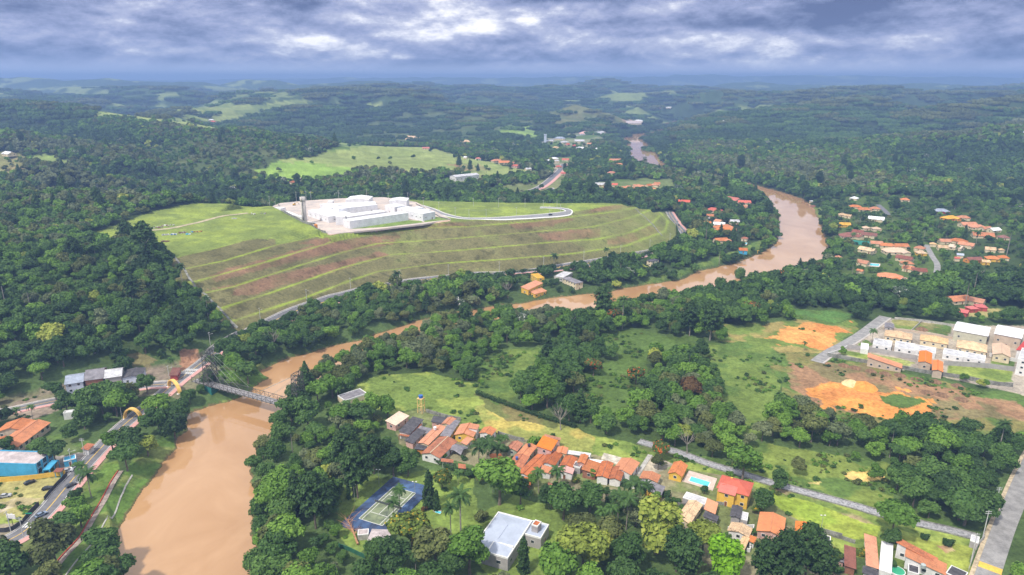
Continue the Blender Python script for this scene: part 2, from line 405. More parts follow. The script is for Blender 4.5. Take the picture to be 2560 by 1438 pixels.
# (polygon in photograph pixels, colour, second colour for blotches, edge wobble in m, min/max distance, trees allowed density)
COV = [
 # floodplain fields between the river and the houses
 ([(870,990),(905,955),(960,935),(1060,930),(1190,960),(1200,985),(1260,1005),(1330,1035),(1400,1062),(1450,1085),(1560,1105),(1640,1125),(1790,1175),(1900,1205),(2100,1255),(2200,1290),(2300,1320),(2440,1345),(2420,1438),(2300,1420),(2100,1380),(1960,1320),(1880,1290),(1800,1240),(1640,1170),(1450,1130),(1330,1100),(1240,1080),(1120,1045),(1040,1020),(990,1035),(900,1010)], GR1, GR3, 2, 0, 600, 0),
 ([(1190,1010),(1240,1010),(1330,1040),(1420,1070),(1500,1100),(1480,1130),(1330,1115),(1250,1090),(1215,1060)], (.44,.36,.10), (.27,.29,.08), 3, 0, 600, 0),
 ([(1175,985),(1230,985),(1330,1025),(1400,1055),(1380,1075),(1290,1050),(1215,1020)], (.17,.15,.06), (.13,.15,.05), 3, 0, 600, 0),
 ([(1200,905),(1230,885),(1290,872),(1350,866),(1365,895),(1320,945),(1290,1000),(1240,1015),(1185,985)], GR2, GR1, 3, 0, 700, 0),
 ([(1425,1010),(1450,950),(1490,915),(1560,888),(1625,872),(1620,930),(1590,985),(1560,1050),(1470,1055)], GR2, (.08,.13,.03), 3, 0, 700, 0),
 ([(1480,850),(1540,830),(1590,826),(1640,835),(1700,840),(1770,850),(1740,890),(1690,905),(1600,890),(1520,885)], GR2, (.08,.13,.03), 3, 0, 700, 0),
 ([(1745,860),(1850,850),(1935,865),(1960,900),(1940,960),(1945,1020),(1930,1075),(1870,1110),(1820,1060),(1795,1020),(1790,960),(1760,900)], GR1, GR2, 3, 0, 700, 0),
 ([(1770,815),(1900,812),(2010,800),(2130,802),(2150,822),(2110,850),(2060,885),(1960,880),(1890,862),(1800,850)], (.30,.25,.09), GR1, 3, 0, 700, 0),
 ([(1895,845),(1960,825),(2050,812),(2120,812),(2130,824),(2095,845),(2060,868),(1980,868),(1920,858)], ORG, (.62,.31,.10), 8, 0, 700, 0),
 ([(1925,890),(1960,880),(2060,888),(2180,905),(2300,935),(2440,970),(2600,1000),(2700,1060),(2600,1110),(2480,1100),(2330,1090),(2200,1075),(2050,1060),(1960,1010),(1935,950)], GR2, (.22,.20,.07), 4, 0, 700, 0),
 ([(1985,905),(2080,905),(2200,930),(2330,962),(2450,990),(2560,1010),(2620,1060),(2480,1050),(2330,1050),(2150,1040),(2010,1000),(1960,950)], SOIL, (.20,.17,.08), 5, 0, 700, 0),
 ([(2045,955),(2110,945),(2160,955),(2200,965),(2290,985),(2350,1010),(2340,1045),(2250,1045),(2130,1035),(2060,1005),(2000,985)], ORG, (.64,.28,.075), 8, 0, 700, 0),
 ([(2190,985),(2240,982),(2300,995),(2330,1010),(2290,1015),(2230,1008)], GR2, (.08,.13,.03), 3, 0, 700, 0),
 ([(2395,1005),(2440,1000),(2470,1020),(2410,1025)], ORG, SOIL, 3, 0, 700, 0),
 # meadow beyond the canal
 ([(1850,1110),(1930,1105),(2050,1130),(2160,1135),(2230,1160),(2230,1250),(2400,1310),(2440,1330),(2200,1285),(2000,1215),(1880,1190),(1830,1165)], GR2, (.17,.22,.05), 3, 0, 600, .08),
 ([(2110,1186),(2130,1176),(2210,1182),(2212,1196),(2170,1206),(2125,1198)], (.72,.50,.16), (.6,.42,.16), 1.5, 0, 600, 0),
 ([(2015,1208),(2060,1206),(2050,1216)], (.7,.45,.15), (.5,.42,.16), 1.5, 0, 600, 0),
 ([(1610,1105),(1700,1120),(1850,1165),(1850,1195),(1700,1150),(1600,1120)], GR2, (.12,.15,.05), 2, 0, 600, 0),
 # lawn right of the yellow house
 ([(1930,1235),(2030,1255),(2150,1290),(2210,1315),(2190,1345),(2100,1350),(2040,1335),(1900,1280)], (.30,.36,.06), (.25,.34,.05), 1, 0, 600, 0),
 ([(2210,1330),(2330,1355),(2430,1365),(2425,1438),(2360,1425),(2250,1385)], (.26,.30,.06), (.22,.25,.07), 1.5, 0, 600, 0),
 ([(2345,1368),(2375,1362),(2390,1376),(2365,1385)], TAN, SOIL, 1.5, 0, 600, 0),
 ([(1940,1215),(2070,1260),(2180,1300),(2300,1330),(2290,1336),(2160,1306),(2060,1270),(1930,1224)], (.34,.27,.15), GR1, 1, 0, 600, 0),
 # gardens
 ([(845,1250),(870,1200),(905,1175),(960,1200),(1060,1175),(1180,1200),(1200,1290),(1290,1240),(1400,1270),(1430,1330),(1420,1438),(1230,1450),(1190,1400),(1150,1400),(1060,1300),(900,1380),(850,1340),(840,1290)], GR1, (.20,.28,.06), 1.5, 0, 600, 0),
 ([(1420,1180),(1520,1195),(1560,1240),(1500,1260),(1430,1230)], (.10,.22,.03), GR2, 1, 0, 600, 0),
 ([(985,1038),(1050,1022),(1240,1088),(1480,1135),(1660,1165),(1860,1200),(1930,1260),(2080,1360),(2120,1400),(2110,1500),(1780,1500),(1660,1330),(1480,1240),(1350,1240),(1180,1170),(1000,1110)], (.16,.19,.07), (.24,.22,.13), 1.5, 0, 600, 0),
 ([(1590,1190),(1625,1140),(1690,1160),(1650,1180),(1640,1195)], (.5,.44,.34), (.26,.24,.19), 1, 0, 600, 0),
 # scrubby hillsides
 ([(400,350),(520,338),(640,345),(760,380),(760,420),(640,445),(520,440),(420,430),(340,390)], (.10,.125,.05), (.07,.10,.035), 10, 900, 1600, .62),
 ([(850,335),(1000,285),(1200,280),(1330,300),(1330,340),(1200,370),(1000,365),(900,350)], (.095,.125,.05), (.06,.095,.035), 12, 1500, 2900, .6),
 # river bank left
 ([(120,1500),(175,1390),(215,1330),(260,1260),(300,1190),(330,1150),(400,1090),(470,1045),(520,1015),(640,975),(680,940),(640,900),(560,920),(600,1000),(480,1080),(440,1130),(400,1180),(350,1245),(300,1330),(230,1400),(200,1500)], (.11,.19,.04), (.20,.24,.07), 1.5, 0, 600, .02),
 ([(150,1250),(225,1170),(300,1150),(260,1250),(200,1340),(150,1310)], (.12,.20,.04), GR1, 1.5, 0, 600, .0),
 ([(-80,1215),(0,1208),(150,1190),(160,1200),(110,1262),(60,1305),(0,1322),(-80,1320)], GR3, (.34,.31,.12), 2, 0, 600, 0),
 ([(-20,1265),(50,1250),(115,1246),(100,1262),(30,1275),(-20,1290)], (.50,.43,.30), (.35,.3,.16), 2, 0, 600, 0),
 ([(130,1140),(215,1130),(262,1100),(275,1085),(262,1120),(200,1180),(160,1190),(140,1170)], (.32,.28,.25), (.28,.25,.22), .5, 0, 600, 0),
 ([(-80,1080),(40,1100),(190,1080),(230,1110),(170,1140),(-80,1150)], (.12,.16,.06), GR2, 1, 0, 600, .3),
 ([(-60,1020),(130,960),(230,960),(360,930),(440,900),(560,880),(540,960),(440,1000),(400,985),(240,1000),(60,1050),(-60,1060)], (.18,.17,.10), (.26,.21,.16), 2, 0, 600, .1),
 ([(310,890),(350,880),(400,895),(380,915),(330,915)], (.20,.18,.08), GR2, 2, 0, 600, 0),
 ([(455,870),(500,870),(505,910),(480,930),(455,925)], (.36,.2,.12), (.2,.15,.1), 2, 0, 600, 0),
 ([(-90,1325),(60,1300),(150,1212),(250,1098),(300,1065),(345,1020),(380,1000),(390,1015),(330,1075),(262,1160),(200,1240),(140,1320),(80,1385),(-90,1460)], (.15,.18,.06), (.30,.26,.18), 1, 0, 600, 0),
 # right estate
 ([(2050,890),(2130,850),(2210,795),(2260,797),(2390,812),(2600,815),(2700,900),(2600,1000),(2400,950),(2200,900),(2090,885)], (.40,.35,.28), (.34,.30,.25), 1, 0, 700, 0),
 ([(2090,892),(2180,882),(2290,905),(2260,925),(2160,905)], (.45,.40,.32), (.30,.34,.10), 1, 0, 700, 0),
 ([(2100,886),(2115,876),(2190,890),(2180,898)], GR3, GR1, 1, 0, 700, 0),
 ([(2140,865),(2165,850),(2185,862),(2160,870)], GR1, GR2, 1, 0, 700, 0),
 ([(2230,798),(2300,800),(2290,824),(2240,820)], (.26,.25,.09), GR1, 1, 0, 700, 0),
 ([(2296,806),(2380,815),(2375,838),(2285,828)], GR2, (.26,.22,.1), 1, 0, 700, 0),
 ([(2375,915),(2530,925),(2530,955),(2480,960),(2370,940)], GR3, GR1, 1, 0, 700, 0),
 ([(2480,895),(2540,900),(2540,920),(2475,915)], GR1, GR2, 1, 0, 700, 0),
 ([(2380,770),(2560,772),(2600,800),(2380,790)], (.34,.3,.12), GR1, 1, 0, 700, 0),
 ([(1960,770),(2090,775),(2130,790),(2090,812),(1980,800)], GR2, (.10,.2,.05), 2, 0, 700, 0),
 # mid field
 ([(1180,480),(1260,462),(1330,455),(1400,438),(1430,440),(1400,478),(1350,490),(1280,488)], (.20,.22,.09), (.14,.17,.06), 4, 700, 1500, .1),
 ([(1115,455),(1250,425),(1340,425),(1350,440),(1230,450),(1120,470)], GR1, (.2,.22,.09), 4, 700, 1500, .05),
 ([(1560,760),(1545,790),(1530,800)], GR2, GR1, 1, 0, 700, 0),
 # river bank strips
 ([(1583,722),(1700,695),(1750,672),(1830,650),(1900,625),(1945,600),(1930,590),(1880,610),(1760,655),(1640,690)], GR2, GR1, 2, 400, 900, .15),
 ([(2000,515),(2060,520),(2060,545),(2040,545)], GR1, GR2, 2, 600, 1200, .1),
 ([(2090,515),(2140,518),(2130,535),(2085,530)], GR1, GR2, 2, 600, 1200, 0),
 ([(2165,650),(2210,648),(2205,662),(2160,665)], GR3, GR1, 2, 600, 1200, 0),
 # pasture hills
 ([(650,425),(700,402),(760,396),(870,366),(940,350),(1000,356),(1100,376),(1200,402),(1290,420),(1340,436),(1250,440),(1130,436),(1010,432),(900,424),(800,440),(760,452),(700,446),(650,432)], (.26,.31,.10), (.21,.26,.08), 5, 950, 1600, .004),
 ([(640,430),(690,404),(790,408),(900,424),(870,446),(760,455),(680,446)], (.23,.35,.07), (.19,.3,.06), 5, 900, 1500, .01),
 ([(880,418),(930,418),(1015,428),(1020,434),(930,430)], (.30,.15,.09), (.22,.2,.09), 3, 950, 1500, 0),
 ([(1120,412),(1200,412),(1230,425),(1160,428)], (.25,.24,.10), SOIL, 4, 950, 1500, .05),
 ([(780,350),(900,345),(960,352),(880,372),(800,385),(850,360)], (.24,.31,.09), GR2, 5, 1000, 1700, .03),
 ([(230,278),(330,282),(420,300),(405,312),(330,300),(250,292)], (.26,.31,.10), (.2,.26,.08), 6, 1100, 2100, .05),
 ([(420,290),(500,310),(590,322),(560,335),(480,325),(400,305)], (.25,.30,.10), (.2,.25,.08), 6, 1000, 2000, .08),
 ([(380,270),(470,262),(560,258),(640,262),(770,246),(800,248),(700,272),(600,292),(540,302),(470,300),(440,282)], (.23,.275,.09), (.15,.20,.065), 8, 1700, 2600, .12),
 ([(900,258),(965,258),(960,266),(915,268)], (.26,.31,.10), (.2,.26,.08), 8, 1500, 2900, .0),
 ([(1270,300),(1330,320),(1350,345),(1290,335),(1240,330)], (.22,.33,.08), (.1,.16,.05), 9, 1300, 2600, .25),
 ([(1360,285),(1440,258),(1510,272),(1570,300),(1550,315),(1470,320),(1400,325)], (.15,.16,.07), (.10,.13,.05), 9, 1500, 2900, .3),
 ([(70,392),(110,388),(180,402),(170,420),(110,420)], (.24,.33,.08), (.2,.26,.08), 5, 700, 1300, .0),
 ([(-50,385),(20,378),(60,385),(70,410),(30,440),(-60,450)], (.36,.22,.14), (.2,.2,.08), 6, 700, 1300, .2),
 ([(1490,455),(1560,448),(1680,446),(1690,480),(1560,485),(1490,482)], (.15,.19,.07), GR2, 5, 700, 1500, 0),
 ([(1380,395),(1430,392),(1440,420),(1380,430)], (.3,.27,.2), GR2, 5, 900, 2200, 0),
 ([(1340,350),(1500,322),(1530,335),(1450,380),(1370,378)], (.22,.24,.14), GR2, 5, 1200, 3000, .2),
 ([(1555,298),(1600,300),(1600,312),(1565,312)], (.34,.25,.18), SOIL, 5, 1200, 3500, 0),
 ([(2080,485),(2560,500),(2560,700),(2100,700),(2120,600),(2080,560)], (.085,.13,.035), (.05,.08,.025), 5, 500, 1200, .55),
]
def covsort(): pass
U, V, DEP = proj(GX, GY, GZ)
COL = np.empty(GX.shape+(3,))
nz = fbm(GX, GY, 40, 4, 41)
r = np.hypot(GX, GY)
COL[:] = np.array(FLOOR)*(1+.5*nz[..., None])
nf = (1-sstep(r, 450, 800))[..., None]
COL += nf*np.array((.045, .07, .02))*(1+.5*nz[..., None])
# far country beyond the modelled trees: forest with pale pastures
pas = fbm(GX, GY, 330, 4, 51)+.5*fbm(GX, GY, 130, 3, 52)
pk = sstep(pas, .31, .36)*sstep(r, 2300, 3000)
fore = np.array((.052, .085, .032))*(1+.55*fbm(GX, GY, 25, 3, 53)[..., None]+.35*fbm(GX, GY, 300, 3, 54)[..., None])
pc = np.array((.20, .25, .09))*(1+.25*fbm(GX, GY, 120, 3, 55)[..., None])
k = sstep(r, 1800, 2600)[..., None]
COL = COL*(1-k)+fore*k
COL = COL*(1-pk[..., None])+pc*pk[..., None]
SCR = np.zeros(GX.shape)
OPEN = np.full(GX.shape, -1.0)        # -1: forest, else the share of trees left standing
JX = 1.0*fbm(GX, GY, 14, 3, 61); JY = 1.0*fbm(GX, GY, 14, 3, 62)
def blend(m, c1, c2, L=14, s=0, amt=1.0):
    n = sstep(fbm(GX[m], GY[m], L, 4, s), -.12, .22)[..., None]
    f = 1+.16*fbm(GX[m], GY[m], 3.0, 2, s+1)[..., None]
    COL[m] = (np.array(c1)*(1-n*amt)+np.array(c2)*n*amt)*f
ppm = F/np.maximum(DEP, 1)
for q, (poly, c1, c2, wob, d0, d1, dens) in enumerate(COV):
    mb = (DEP > d0) & (DEP < d1)
    uu = U+JX*wob*1.6*ppm; vv = V+JY*wob*1.6*ppm*.5
    m = mb & inpoly(np.where(mb, uu, -1e5), vv, poly)
    blend(m, c1, c2, 14 if d1 <= 900 else 60, 70+q)
    OPEN[m] = dens
    if d1 <= 900 and wob >= 2 and c1 not in (ORG,) and c2 != (.27,.29,.08): SCR[m] = {GR1: .5, GR2: .9, SOIL: .8}.get(c1, .35)
    elif d1 <= 900: SCR[m] = .03 if c1 != ORG else .12
# the mound: bench lines bright, slopes olive with brown bare patches
BROWN = [[(740,610),(860,585),(1000,566),(1150,556),(1180,566),(1080,572),(900,588),(800,612)], [(660,645),(820,605),(1000,585),(1000,596),(880,612),(760,640),(700,655)],
 [(600,662),(720,640),(860,612),(990,600),(980,612),(880,625),(750,650),(540,705),(520,690)], [(520,725),(640,700),(780,668),(950,630),(980,640),(900,655),(760,690),(640,715),(590,718)],
 [(590,722),(700,697),(860,650),(900,650),(880,668),(800,690),(700,715),(640,738),(580,740)], [(1270,560),(1400,545),(1440,548),(1380,565),(1290,572)],
 [(1345,585),(1480,572),(1500,570),(1500,590),(1400,602),(1360,600)], [(1520,600),(1620,570),(1650,565),(1650,580),(1570,610),(1520,612)], [(1480,525),(1540,512),(1560,512),(1550,522),(1470,532)]]
mm = inpoly(GX, GY, MB0)
x, y = GX[mm], GY[mm]
c = np.empty(x.shape+(3,))
n1 = fbm(x, y, 12, 4, 91); n2 = fbm(x, y, 60, 3, 92)
c[:] = np.array(OLV)*(1+.22*n1[:, None]+.25*n2[:, None])
gg = sstep(n2+.4*n1, .05, .35)[:, None]*.35
c = c*(1-gg)+np.array((.15, .20, .05))*gg
um, vm = U[mm]+6*n1, V[mm]+3*n1
for b in BROWN:
    k = inpoly(um, vm, b)
    kb = (k*np.clip(.75+.5*n1, .3, 1))[:, None]
    c = c*(1-kb)+np.array(BRN)*(1+.25*n1[:, None])*kb
dk = sstep(fbm(x, y, 5, 3, 93), .3, .5)[:, None]*.35
c *= 1-dk
for z, p in MPOLY[1:]:
    d = dline(x, y, p, True)
    k = (1-sstep(d+1.0*n1, .5, 2.1))[:, None]*(np.clip(.85+.8*fbm(x, y, 30, 2, 94), .2, 1)*np.where((U[mm] < 690) & (V[mm] < 596), 0, 1))[:, None]
    c = c*(1-k)+np.array(BEN)*(1+.15*n1[:, None])*k
top = inpoly(x, y, MPOLY[5][1]) | inpoly(x, y, MPOLY[6][1])
yg = sstep(n1+n2, -.3, .4)[:, None]
tc = np.array((.24, .30, .06))*yg+np.array((.17, .22, .055))*(1-yg)
rightend = sstep(um, 1440, 1640)*(1-sstep(np.abs(n1+.3), 0, .8)*.5)
c = c*(1-.45*rightend[:, None])+np.array((.24, .31, .07))*.45*rightend[:, None]
lv36 = inpoly(x, y, MPOLY[5][1]); lv42 = inpoly(x, y, MPOLY[6][1])
flat = lv42 | (lv36 & (um > 690))
edge = np.minimum(dline(x, y, MPOLY[5][1], True), 99)
flat |= (U[mm] < 700) & (V[mm] < 598)
c[flat] = tc[flat]
COL[mm] = c
OPEN[mm & ~((U < 380) & (V > 640))] = 0
FOREL = [(300,590),(365,600),(400,640),(440,700),(500,760),(560,810),(612,846),(560,880),(300,900)]
fm = mm & inpoly(U, V, FOREL)
OPEN[fm] = -1; COL[fm] = np.array(FLOOR)*1.3
# muddy rim along the water and the river bed
jx = 1.5*noise2(GX, GY, 9, 31)+.7*noise2(GX, GY, 3, 33); jy = 1.5*noise2(GX, GY, 9, 32)
nearr = (r < 3200) & (GZ < 2.0)
dr = dline(GX[nearr]+jx[nearr], GY[nearr]+jy[nearr], RIVW, True)
wet = (GZ[nearr] < .55)
k = (wet*.8)[:, None]
COL[nearr] = COL[nearr]*(1-k)+np.array((.17, .12, .06))*k
def opn(X, Y, A=None):
    r = np.hypot(X, Y); a = np.arctan2(X, Y)
    i = np.clip(np.rint(np.interp(r, RR, np.arange(NR))), 0, NR-1).astype(int); j = np.clip(np.rint((a+AMAX)/(2*AMAX)*(NA-1)), 0, NA-1).astype(int)
    return (OPEN if A is None else A)[i, j]

# ------------------------------------------------------------------ materials
MATS = {}
def newmat(name):
    m = bpy.data.materials.new(name); m.use_nodes = True
    t = NT(m.node_tree); b = t.n['Principled BSDF']
    b.inputs['Specular IOR Level'].default_value = .2
    return m, t, b
def mat(name, c, rough=.8, var=.15, scale=.5, metal=0, spec=.25, c2=None, streak=None):
    """painted or plain surface with weathering noise"""
    if name in MATS: return MATS[name]
    m, t, b = newmat(name)
    g = t.node('ShaderNodeTexCoord').outputs['Object']
    n = t.noise(g, scale, 5, .65)
    n2 = t.noise(g, scale*6, 3, .6)
    f = t.math('ADD', t.math('MULTIPLY', n, .7), t.math('MULTIPLY', n2, .3))
    lo = tuple(max(0, x*(1-var*1.6)) for x in c); hi = tuple(min(.9, x*(1+var)) for x in c)
    col = t.ramp(f, [(.35, c2 or lo), (.6, hi)])
    t.put(b.inputs['Base Color'], col)
    b.inputs['Roughness'].default_value = rough; b.inputs['Metallic'].default_value = metal
    b.inputs['Specular IOR Level'].default_value = spec
    MATS[name] = m
    return m
def tile(name, c, c2=None, stain=.45):
    """clay tile roof: rows along the slope, weathered blotches"""
    if name in MATS: return MATS[name]
    m, t, b = newmat(name)
    tc = t.node('ShaderNodeTexCoord').outputs['Object']
    n = t.noise(tc, .28, 5, .7); n2 = t.noise(tc, 2.2, 4, .7)
    w = t.node('ShaderNodeTexWave', wave_type='BANDS', bands_direction='X'); t.put(w.inputs['Vector'], tc)
    w.inputs['Scale'].default_value = 1.2; w.inputs['Distortion'].default_value = .3
    dark = c2 or tuple(x*.45 for x in c)
    f = t.math('ADD', t.math('MULTIPLY', n, .55), t.math('MULTIPLY', n2, .45))
    col = t.ramp(f, [(.36-.1*(1-stain), dark), (.52, c), (.7, tuple(min(.9, x*1.18) for x in c))])
    col = t.mix(t.math('MULTIPLY', w.outputs['Fac'], .28), col, tuple(x*.5 for x in c))
    oi = t.node('ShaderNodeObjectInfo').outputs['Random']
    hs = t.node('ShaderNodeHueSaturation'); t.put(hs.inputs['Color'], col)
    t.put(hs.inputs['Value'], t.math('ADD', t.math('MULTIPLY', oi, .32), .82)); t.put(hs.inputs['Saturation'], t.math('SUBTRACT', 1.06, t.math('MULTIPLY', t.math('FRACT', t.math('MULTIPLY', oi, 7.3)), .25)))
    t.put(b.inputs['Base Color'], hs.outputs[0]); b.inputs['Roughness'].default_value = .85
    bu = t.node('ShaderNodeBump'); bu.inputs['Strength'].default_value = .6; bu.inputs['Distance'].default_value = .08
    t.put(bu.inputs['Height'], w.outputs['Fac']); t.put(b.inputs['Normal'], bu.outputs[0])
    MATS[name] = m
    return m
def glass():
    return mat('window_glass', (.035, .045, .055), .15, .3, .5, 0, .6)

def ground_mat():
    m, t, b = newmat('ground')
    a = t.node('ShaderNodeAttribute', attribute_name='Col').outputs['Color']
    pos = t.node('ShaderNodeNewGeometry').outputs['Position']
    n1 = t.noise(pos, .55, 5, .7); n2 = t.noise(pos, .05, 5, .6)
    k = t.ramp(n1, [(.3, .62), (.5, 1.0), (.7, 1.35)])
    k2 = t.ramp(n2, [(.3, .78), (.7, 1.2)])
    c = t.mix(1.0, t.mix(1.0, a, k, 'MULTIPLY'), k2, 'MULTIPLY')
    t.put(b.inputs['Base Color'], c)
    b.inputs['Roughness'].default_value = .95; b.inputs['Specular IOR Level'].default_value = .05
    bu = t.node('ShaderNodeBump'); bu.inputs['Strength'].default_value = .7; bu.inputs['Distance'].default_value = .5
    t.put(bu.inputs['Height'], n1); t.put(b.inputs['Normal'], bu.outputs[0])
    return m
def water_mat():
    m, t, b = newmat('river_water')
    pos = t.node('ShaderNodeNewGeometry').outputs['Position']
    mp = t.node('ShaderNodeMapping'); t.put(mp.inputs[0], pos); mp.inputs['Scale'].default_value = (1, .6, 1)
    n = t.noise(mp.outputs[0], .03, 5, .6, .8)
    c = t.ramp(n, [(.35, (.40, .225, .10)), (.65, (.49, .295, .15))])
    t.put(b.inputs['Base Color'], c)
    b.inputs['Roughness'].default_value = .04; b.inputs['IOR'].default_value = 1.6; b.inputs['Specular IOR Level'].default_value = .5
    f = t.math('ADD', t.noise(mp.outputs[0], .9, 4, .6), t.math('MULTIPLY', t.noise(mp.outputs[0], .12, 3, .6), 1.5))
    bu = t.node('ShaderNodeBump'); bu.inputs['Strength'].default_value = .07; bu.inputs['Distance'].default_value = .1
    t.put(bu.inputs['Height'], f); t.put(b.inputs['Normal'], bu.outputs[0])
    return m

def link(o, parent=None):
    sc.collection.objects.link(o)
    if parent is not None: o.parent = parent
    return o
class MB:
    def __init__(s): s.v = []; s.f = []; s.mi = []
    def face(s, idx, mi=0): s.f.append(idx); s.mi.append(mi)
    def add(s, pts): i = len(s.v); s.v += [tuple(p) for p in pts]; return i
    def box(s, x0, x1, y0, y1, z0, z1, tx=0, ty=0, mi=0):
        i = s.add([(x0,y0,z0),(x1,y0,z0),(x1,y1,z0),(x0,y1,z0),(x0+tx,y0+ty,z1),(x1-tx,y0+ty,z1),(x1-tx,y1-ty,z1),(x0+tx,y1-ty,z1)])
        for q in ((0,3,2,1),(4,5,6,7),(0,1,5,4),(1,2,6,5),(2,3,7,6),(3,0,4,7)): s.face([i+k for k in q], mi)
    def prism(s, pts, z0, z1, mi=0):
        n = len(pts); i = s.add([(*p[:2], z0) for p in pts]+[(*p[:2], z1) for p in pts])
        s.face([i+k for k in range(n)][::-1], mi); s.face([i+n+k for k in range(n)], mi)
        for k in range(n): s.face([i+k, i+(k+1) % n, i+n+(k+1) % n, i+n+k], mi)
    def slab(s, pts, th, mi=0):
        """a roof plane given by its top corners, with thickness"""
        n = len(pts); i = s.add(list(pts)+[(p[0], p[1], p[2]-th) for p in pts])
        s.face([i+k for k in range(n)], mi); s.face([i+n+k for k in range(n)][::-1], mi)
        for k in range(n): s.face([i+n+k, i+n+(k+1) % n, i+(k+1) % n, i+k], mi)
    def tube(s, p0, p1, r0, r1=None, n=6, mi=0, cap=True):
        r1 = r0 if r1 is None else r1
        a, b = Vector(p0), Vector(p1); d = (b-a).normalized()
        u = d.cross(Vector((0, 0, 1)) if abs(d.z) < .95 else Vector((1, 0, 0))).normalized(); w = d.cross(u)
        i = len(s.v)
        for c, rr_ in ((a, r0), (b, r1)):
            for k in range(n):
                t = 2*math.pi*k/n; s.v.append(tuple(c+(u*math.cos(t)+w*math.sin(t))*rr_))
        for k in range(n): s.face([i+k, i+(k+1) % n, i+n+(k+1) % n, i+n+k][::-1], mi)
        if cap: s.face([i+k for k in range(n)], mi); s.face([i+n+k for k in range(n)][::-1], mi)
    def mesh(s, name, mats, smooth=False):
        me = bpy.data.meshes.new(name); me.from_pydata(s.v, [], s.f)
        for m in (mats if isinstance(mats, (list, tuple)) else [mats]): me.materials.append(m)
        if any(s.mi): me.polygons.foreach_set('material_index', s.mi)
        if smooth: me.polygons.foreach_set('use_smooth', [True]*len(me.polygons))
        me.update(); return me
    def build(s, name, mats, parent=None, smooth=False):
        return link(bpy.data.objects.new(name, s.mesh(name, mats, smooth)), parent)
LAB = {}
def tag(o, label=None, cat=None, group=None, kind=None):
    if label: o['label'] = label
    if cat: o['category'] = cat
    if group: o['group'] = group
    if kind: o['kind'] = kind
    return o
def thing(name, label, cat, loc, rz=0, group=None):
    o = bpy.data.objects.new(name, None); link(o); o.empty_display_size = .1
    o.location = loc; o.rotation_euler = (0, 0, rz)
    return tag(o, label, cat, group)

# ------------------------------------------------------------------ the ground sheet, water, haze
me = bpy.data.meshes.new('ground')
i = np.arange(NR-1)[:, None]*NA + np.arange(NA-1)[None, :]
q = np.stack([i, i+NA, i+NA+1, i+1], -1).reshape(-1, 4)[:, ::-1]
me.vertices.add(NR*NA); me.vertices.foreach_set('co', np.stack([GX, GY, GZ], -1).ravel())
me.loops.add(q.size); me.loops.foreach_set('vertex_index', q.ravel().astype(np.int32))
me.polygons.add(len(q)); me.polygons.foreach_set('loop_start', np.arange(0, q.size, 4, dtype=np.int32))
me.update()
me.polygons.foreach_set('use_smooth', np.ones(len(q), bool))
ca = me.color_attributes.new('Col', 'FLOAT_COLOR', 'POINT')
ca.data.foreach_set('color', np.concatenate([np.clip(COL, 0, .9), np.ones(COL.shape[:2]+(1,))], -1).ravel())
me.materials.append(ground_mat())
tag(link(bpy.data.objects.new('ground', me)), kind='structure')
w = MB(); w.v = [(-900, 100, 0), (1500, 100, 0), (1500, 3400, 0), (-900, 3400, 0)]; w.face([0, 1, 2, 3])
tag(w.build('river', water_mat()), kind='structure')

# ------------------------------------------------------------------ trees
rnd = random.Random(7)
def leaf_mat(name, c, c2, flower=None, fshare=.5):
    m, t, b = newmat(name)
    oi = t.node('ShaderNodeObjectInfo').outputs['Random']
    at = t.node('ShaderNodeAttribute', attribute_name='tint').outputs['Fac']
    pos = t.node('ShaderNodeNewGeometry').outputs['Position']
    n = t.noise(pos, .012, 3, .6)
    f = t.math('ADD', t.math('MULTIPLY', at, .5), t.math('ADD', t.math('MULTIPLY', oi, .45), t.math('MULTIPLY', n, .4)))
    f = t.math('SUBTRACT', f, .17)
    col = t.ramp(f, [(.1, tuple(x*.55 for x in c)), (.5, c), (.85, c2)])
    if flower:
        k = t.mapr(t.noise(pos, .7, 3, .6), .66-fshare*.35, .74-fshare*.35)
        col = t.mix(k, col, flower)
    t.put(b.inputs['Base Color'], col)
    b.inputs['Roughness'].default_value = .6; b.inputs['Specular IOR Level'].default_value = .22
    tr = t.node('ShaderNodeBsdfTranslucent'); t.put(tr.inputs[0], col)
    ms = t.node('ShaderNodeMixShader'); ms.inputs[0].default_value = .22
    t.l.new(b.outputs[0], ms.inputs[1]); t.l.new(tr.outputs[0], ms.inputs[2])
    t.l.new(ms.outputs[0], t.n['Material Output'].inputs[0])
    return m
TONES = {
 'dark green': leaf_mat('leaves_dark', (0.041, 0.090, 0.022), (0.077, 0.150, 0.033)),
 'mid green': leaf_mat('leaves_mid', (0.064, 0.138, 0.028), (0.115, 0.210, 0.042)),
 'bright green': leaf_mat('leaves_bright', (0.109, 0.222, 0.028), (0.186, 0.324, 0.044)),
 'olive green': leaf_mat('leaves_olive', (0.109, 0.138, 0.039), (0.186, 0.210, 0.061)),
 'yellow green': leaf_mat('leaves_yellow', (0.256, 0.324, 0.050), (0.410, 0.444, 0.083)),
 'lime green': leaf_mat('leaves_lime', (0.166, 0.360, 0.011), (0.256, 0.504, 0.017)),
 'grey green': leaf_mat('leaves_grey', (0.134, 0.174, 0.077), (0.218, 0.252, 0.121)),
 'orange flowered': leaf_mat('leaves_flame', (0.070, 0.126, 0.028), (0.115, 0.180, 0.039), (0.640, 0.144, 0.022), .35),
 'yellow flowered': leaf_mat('leaves_gold', (0.090, 0.144, 0.022), (0.154, 0.216, 0.033), (0.538, 0.360, 0.022), .25),
 'white flowered': leaf_mat('leaves_white', (0.090, 0.144, 0.066), (0.154, 0.204, 0.099), (0.794, 0.768, 0.748), .3),
 'rust red': leaf_mat('leaves_rust', (.13, .075, .025), (.20, .10, .035)),
}
TN = list(TONES)
BARK = mat('bark', (.17, .14, .11), .9, .3, .8)
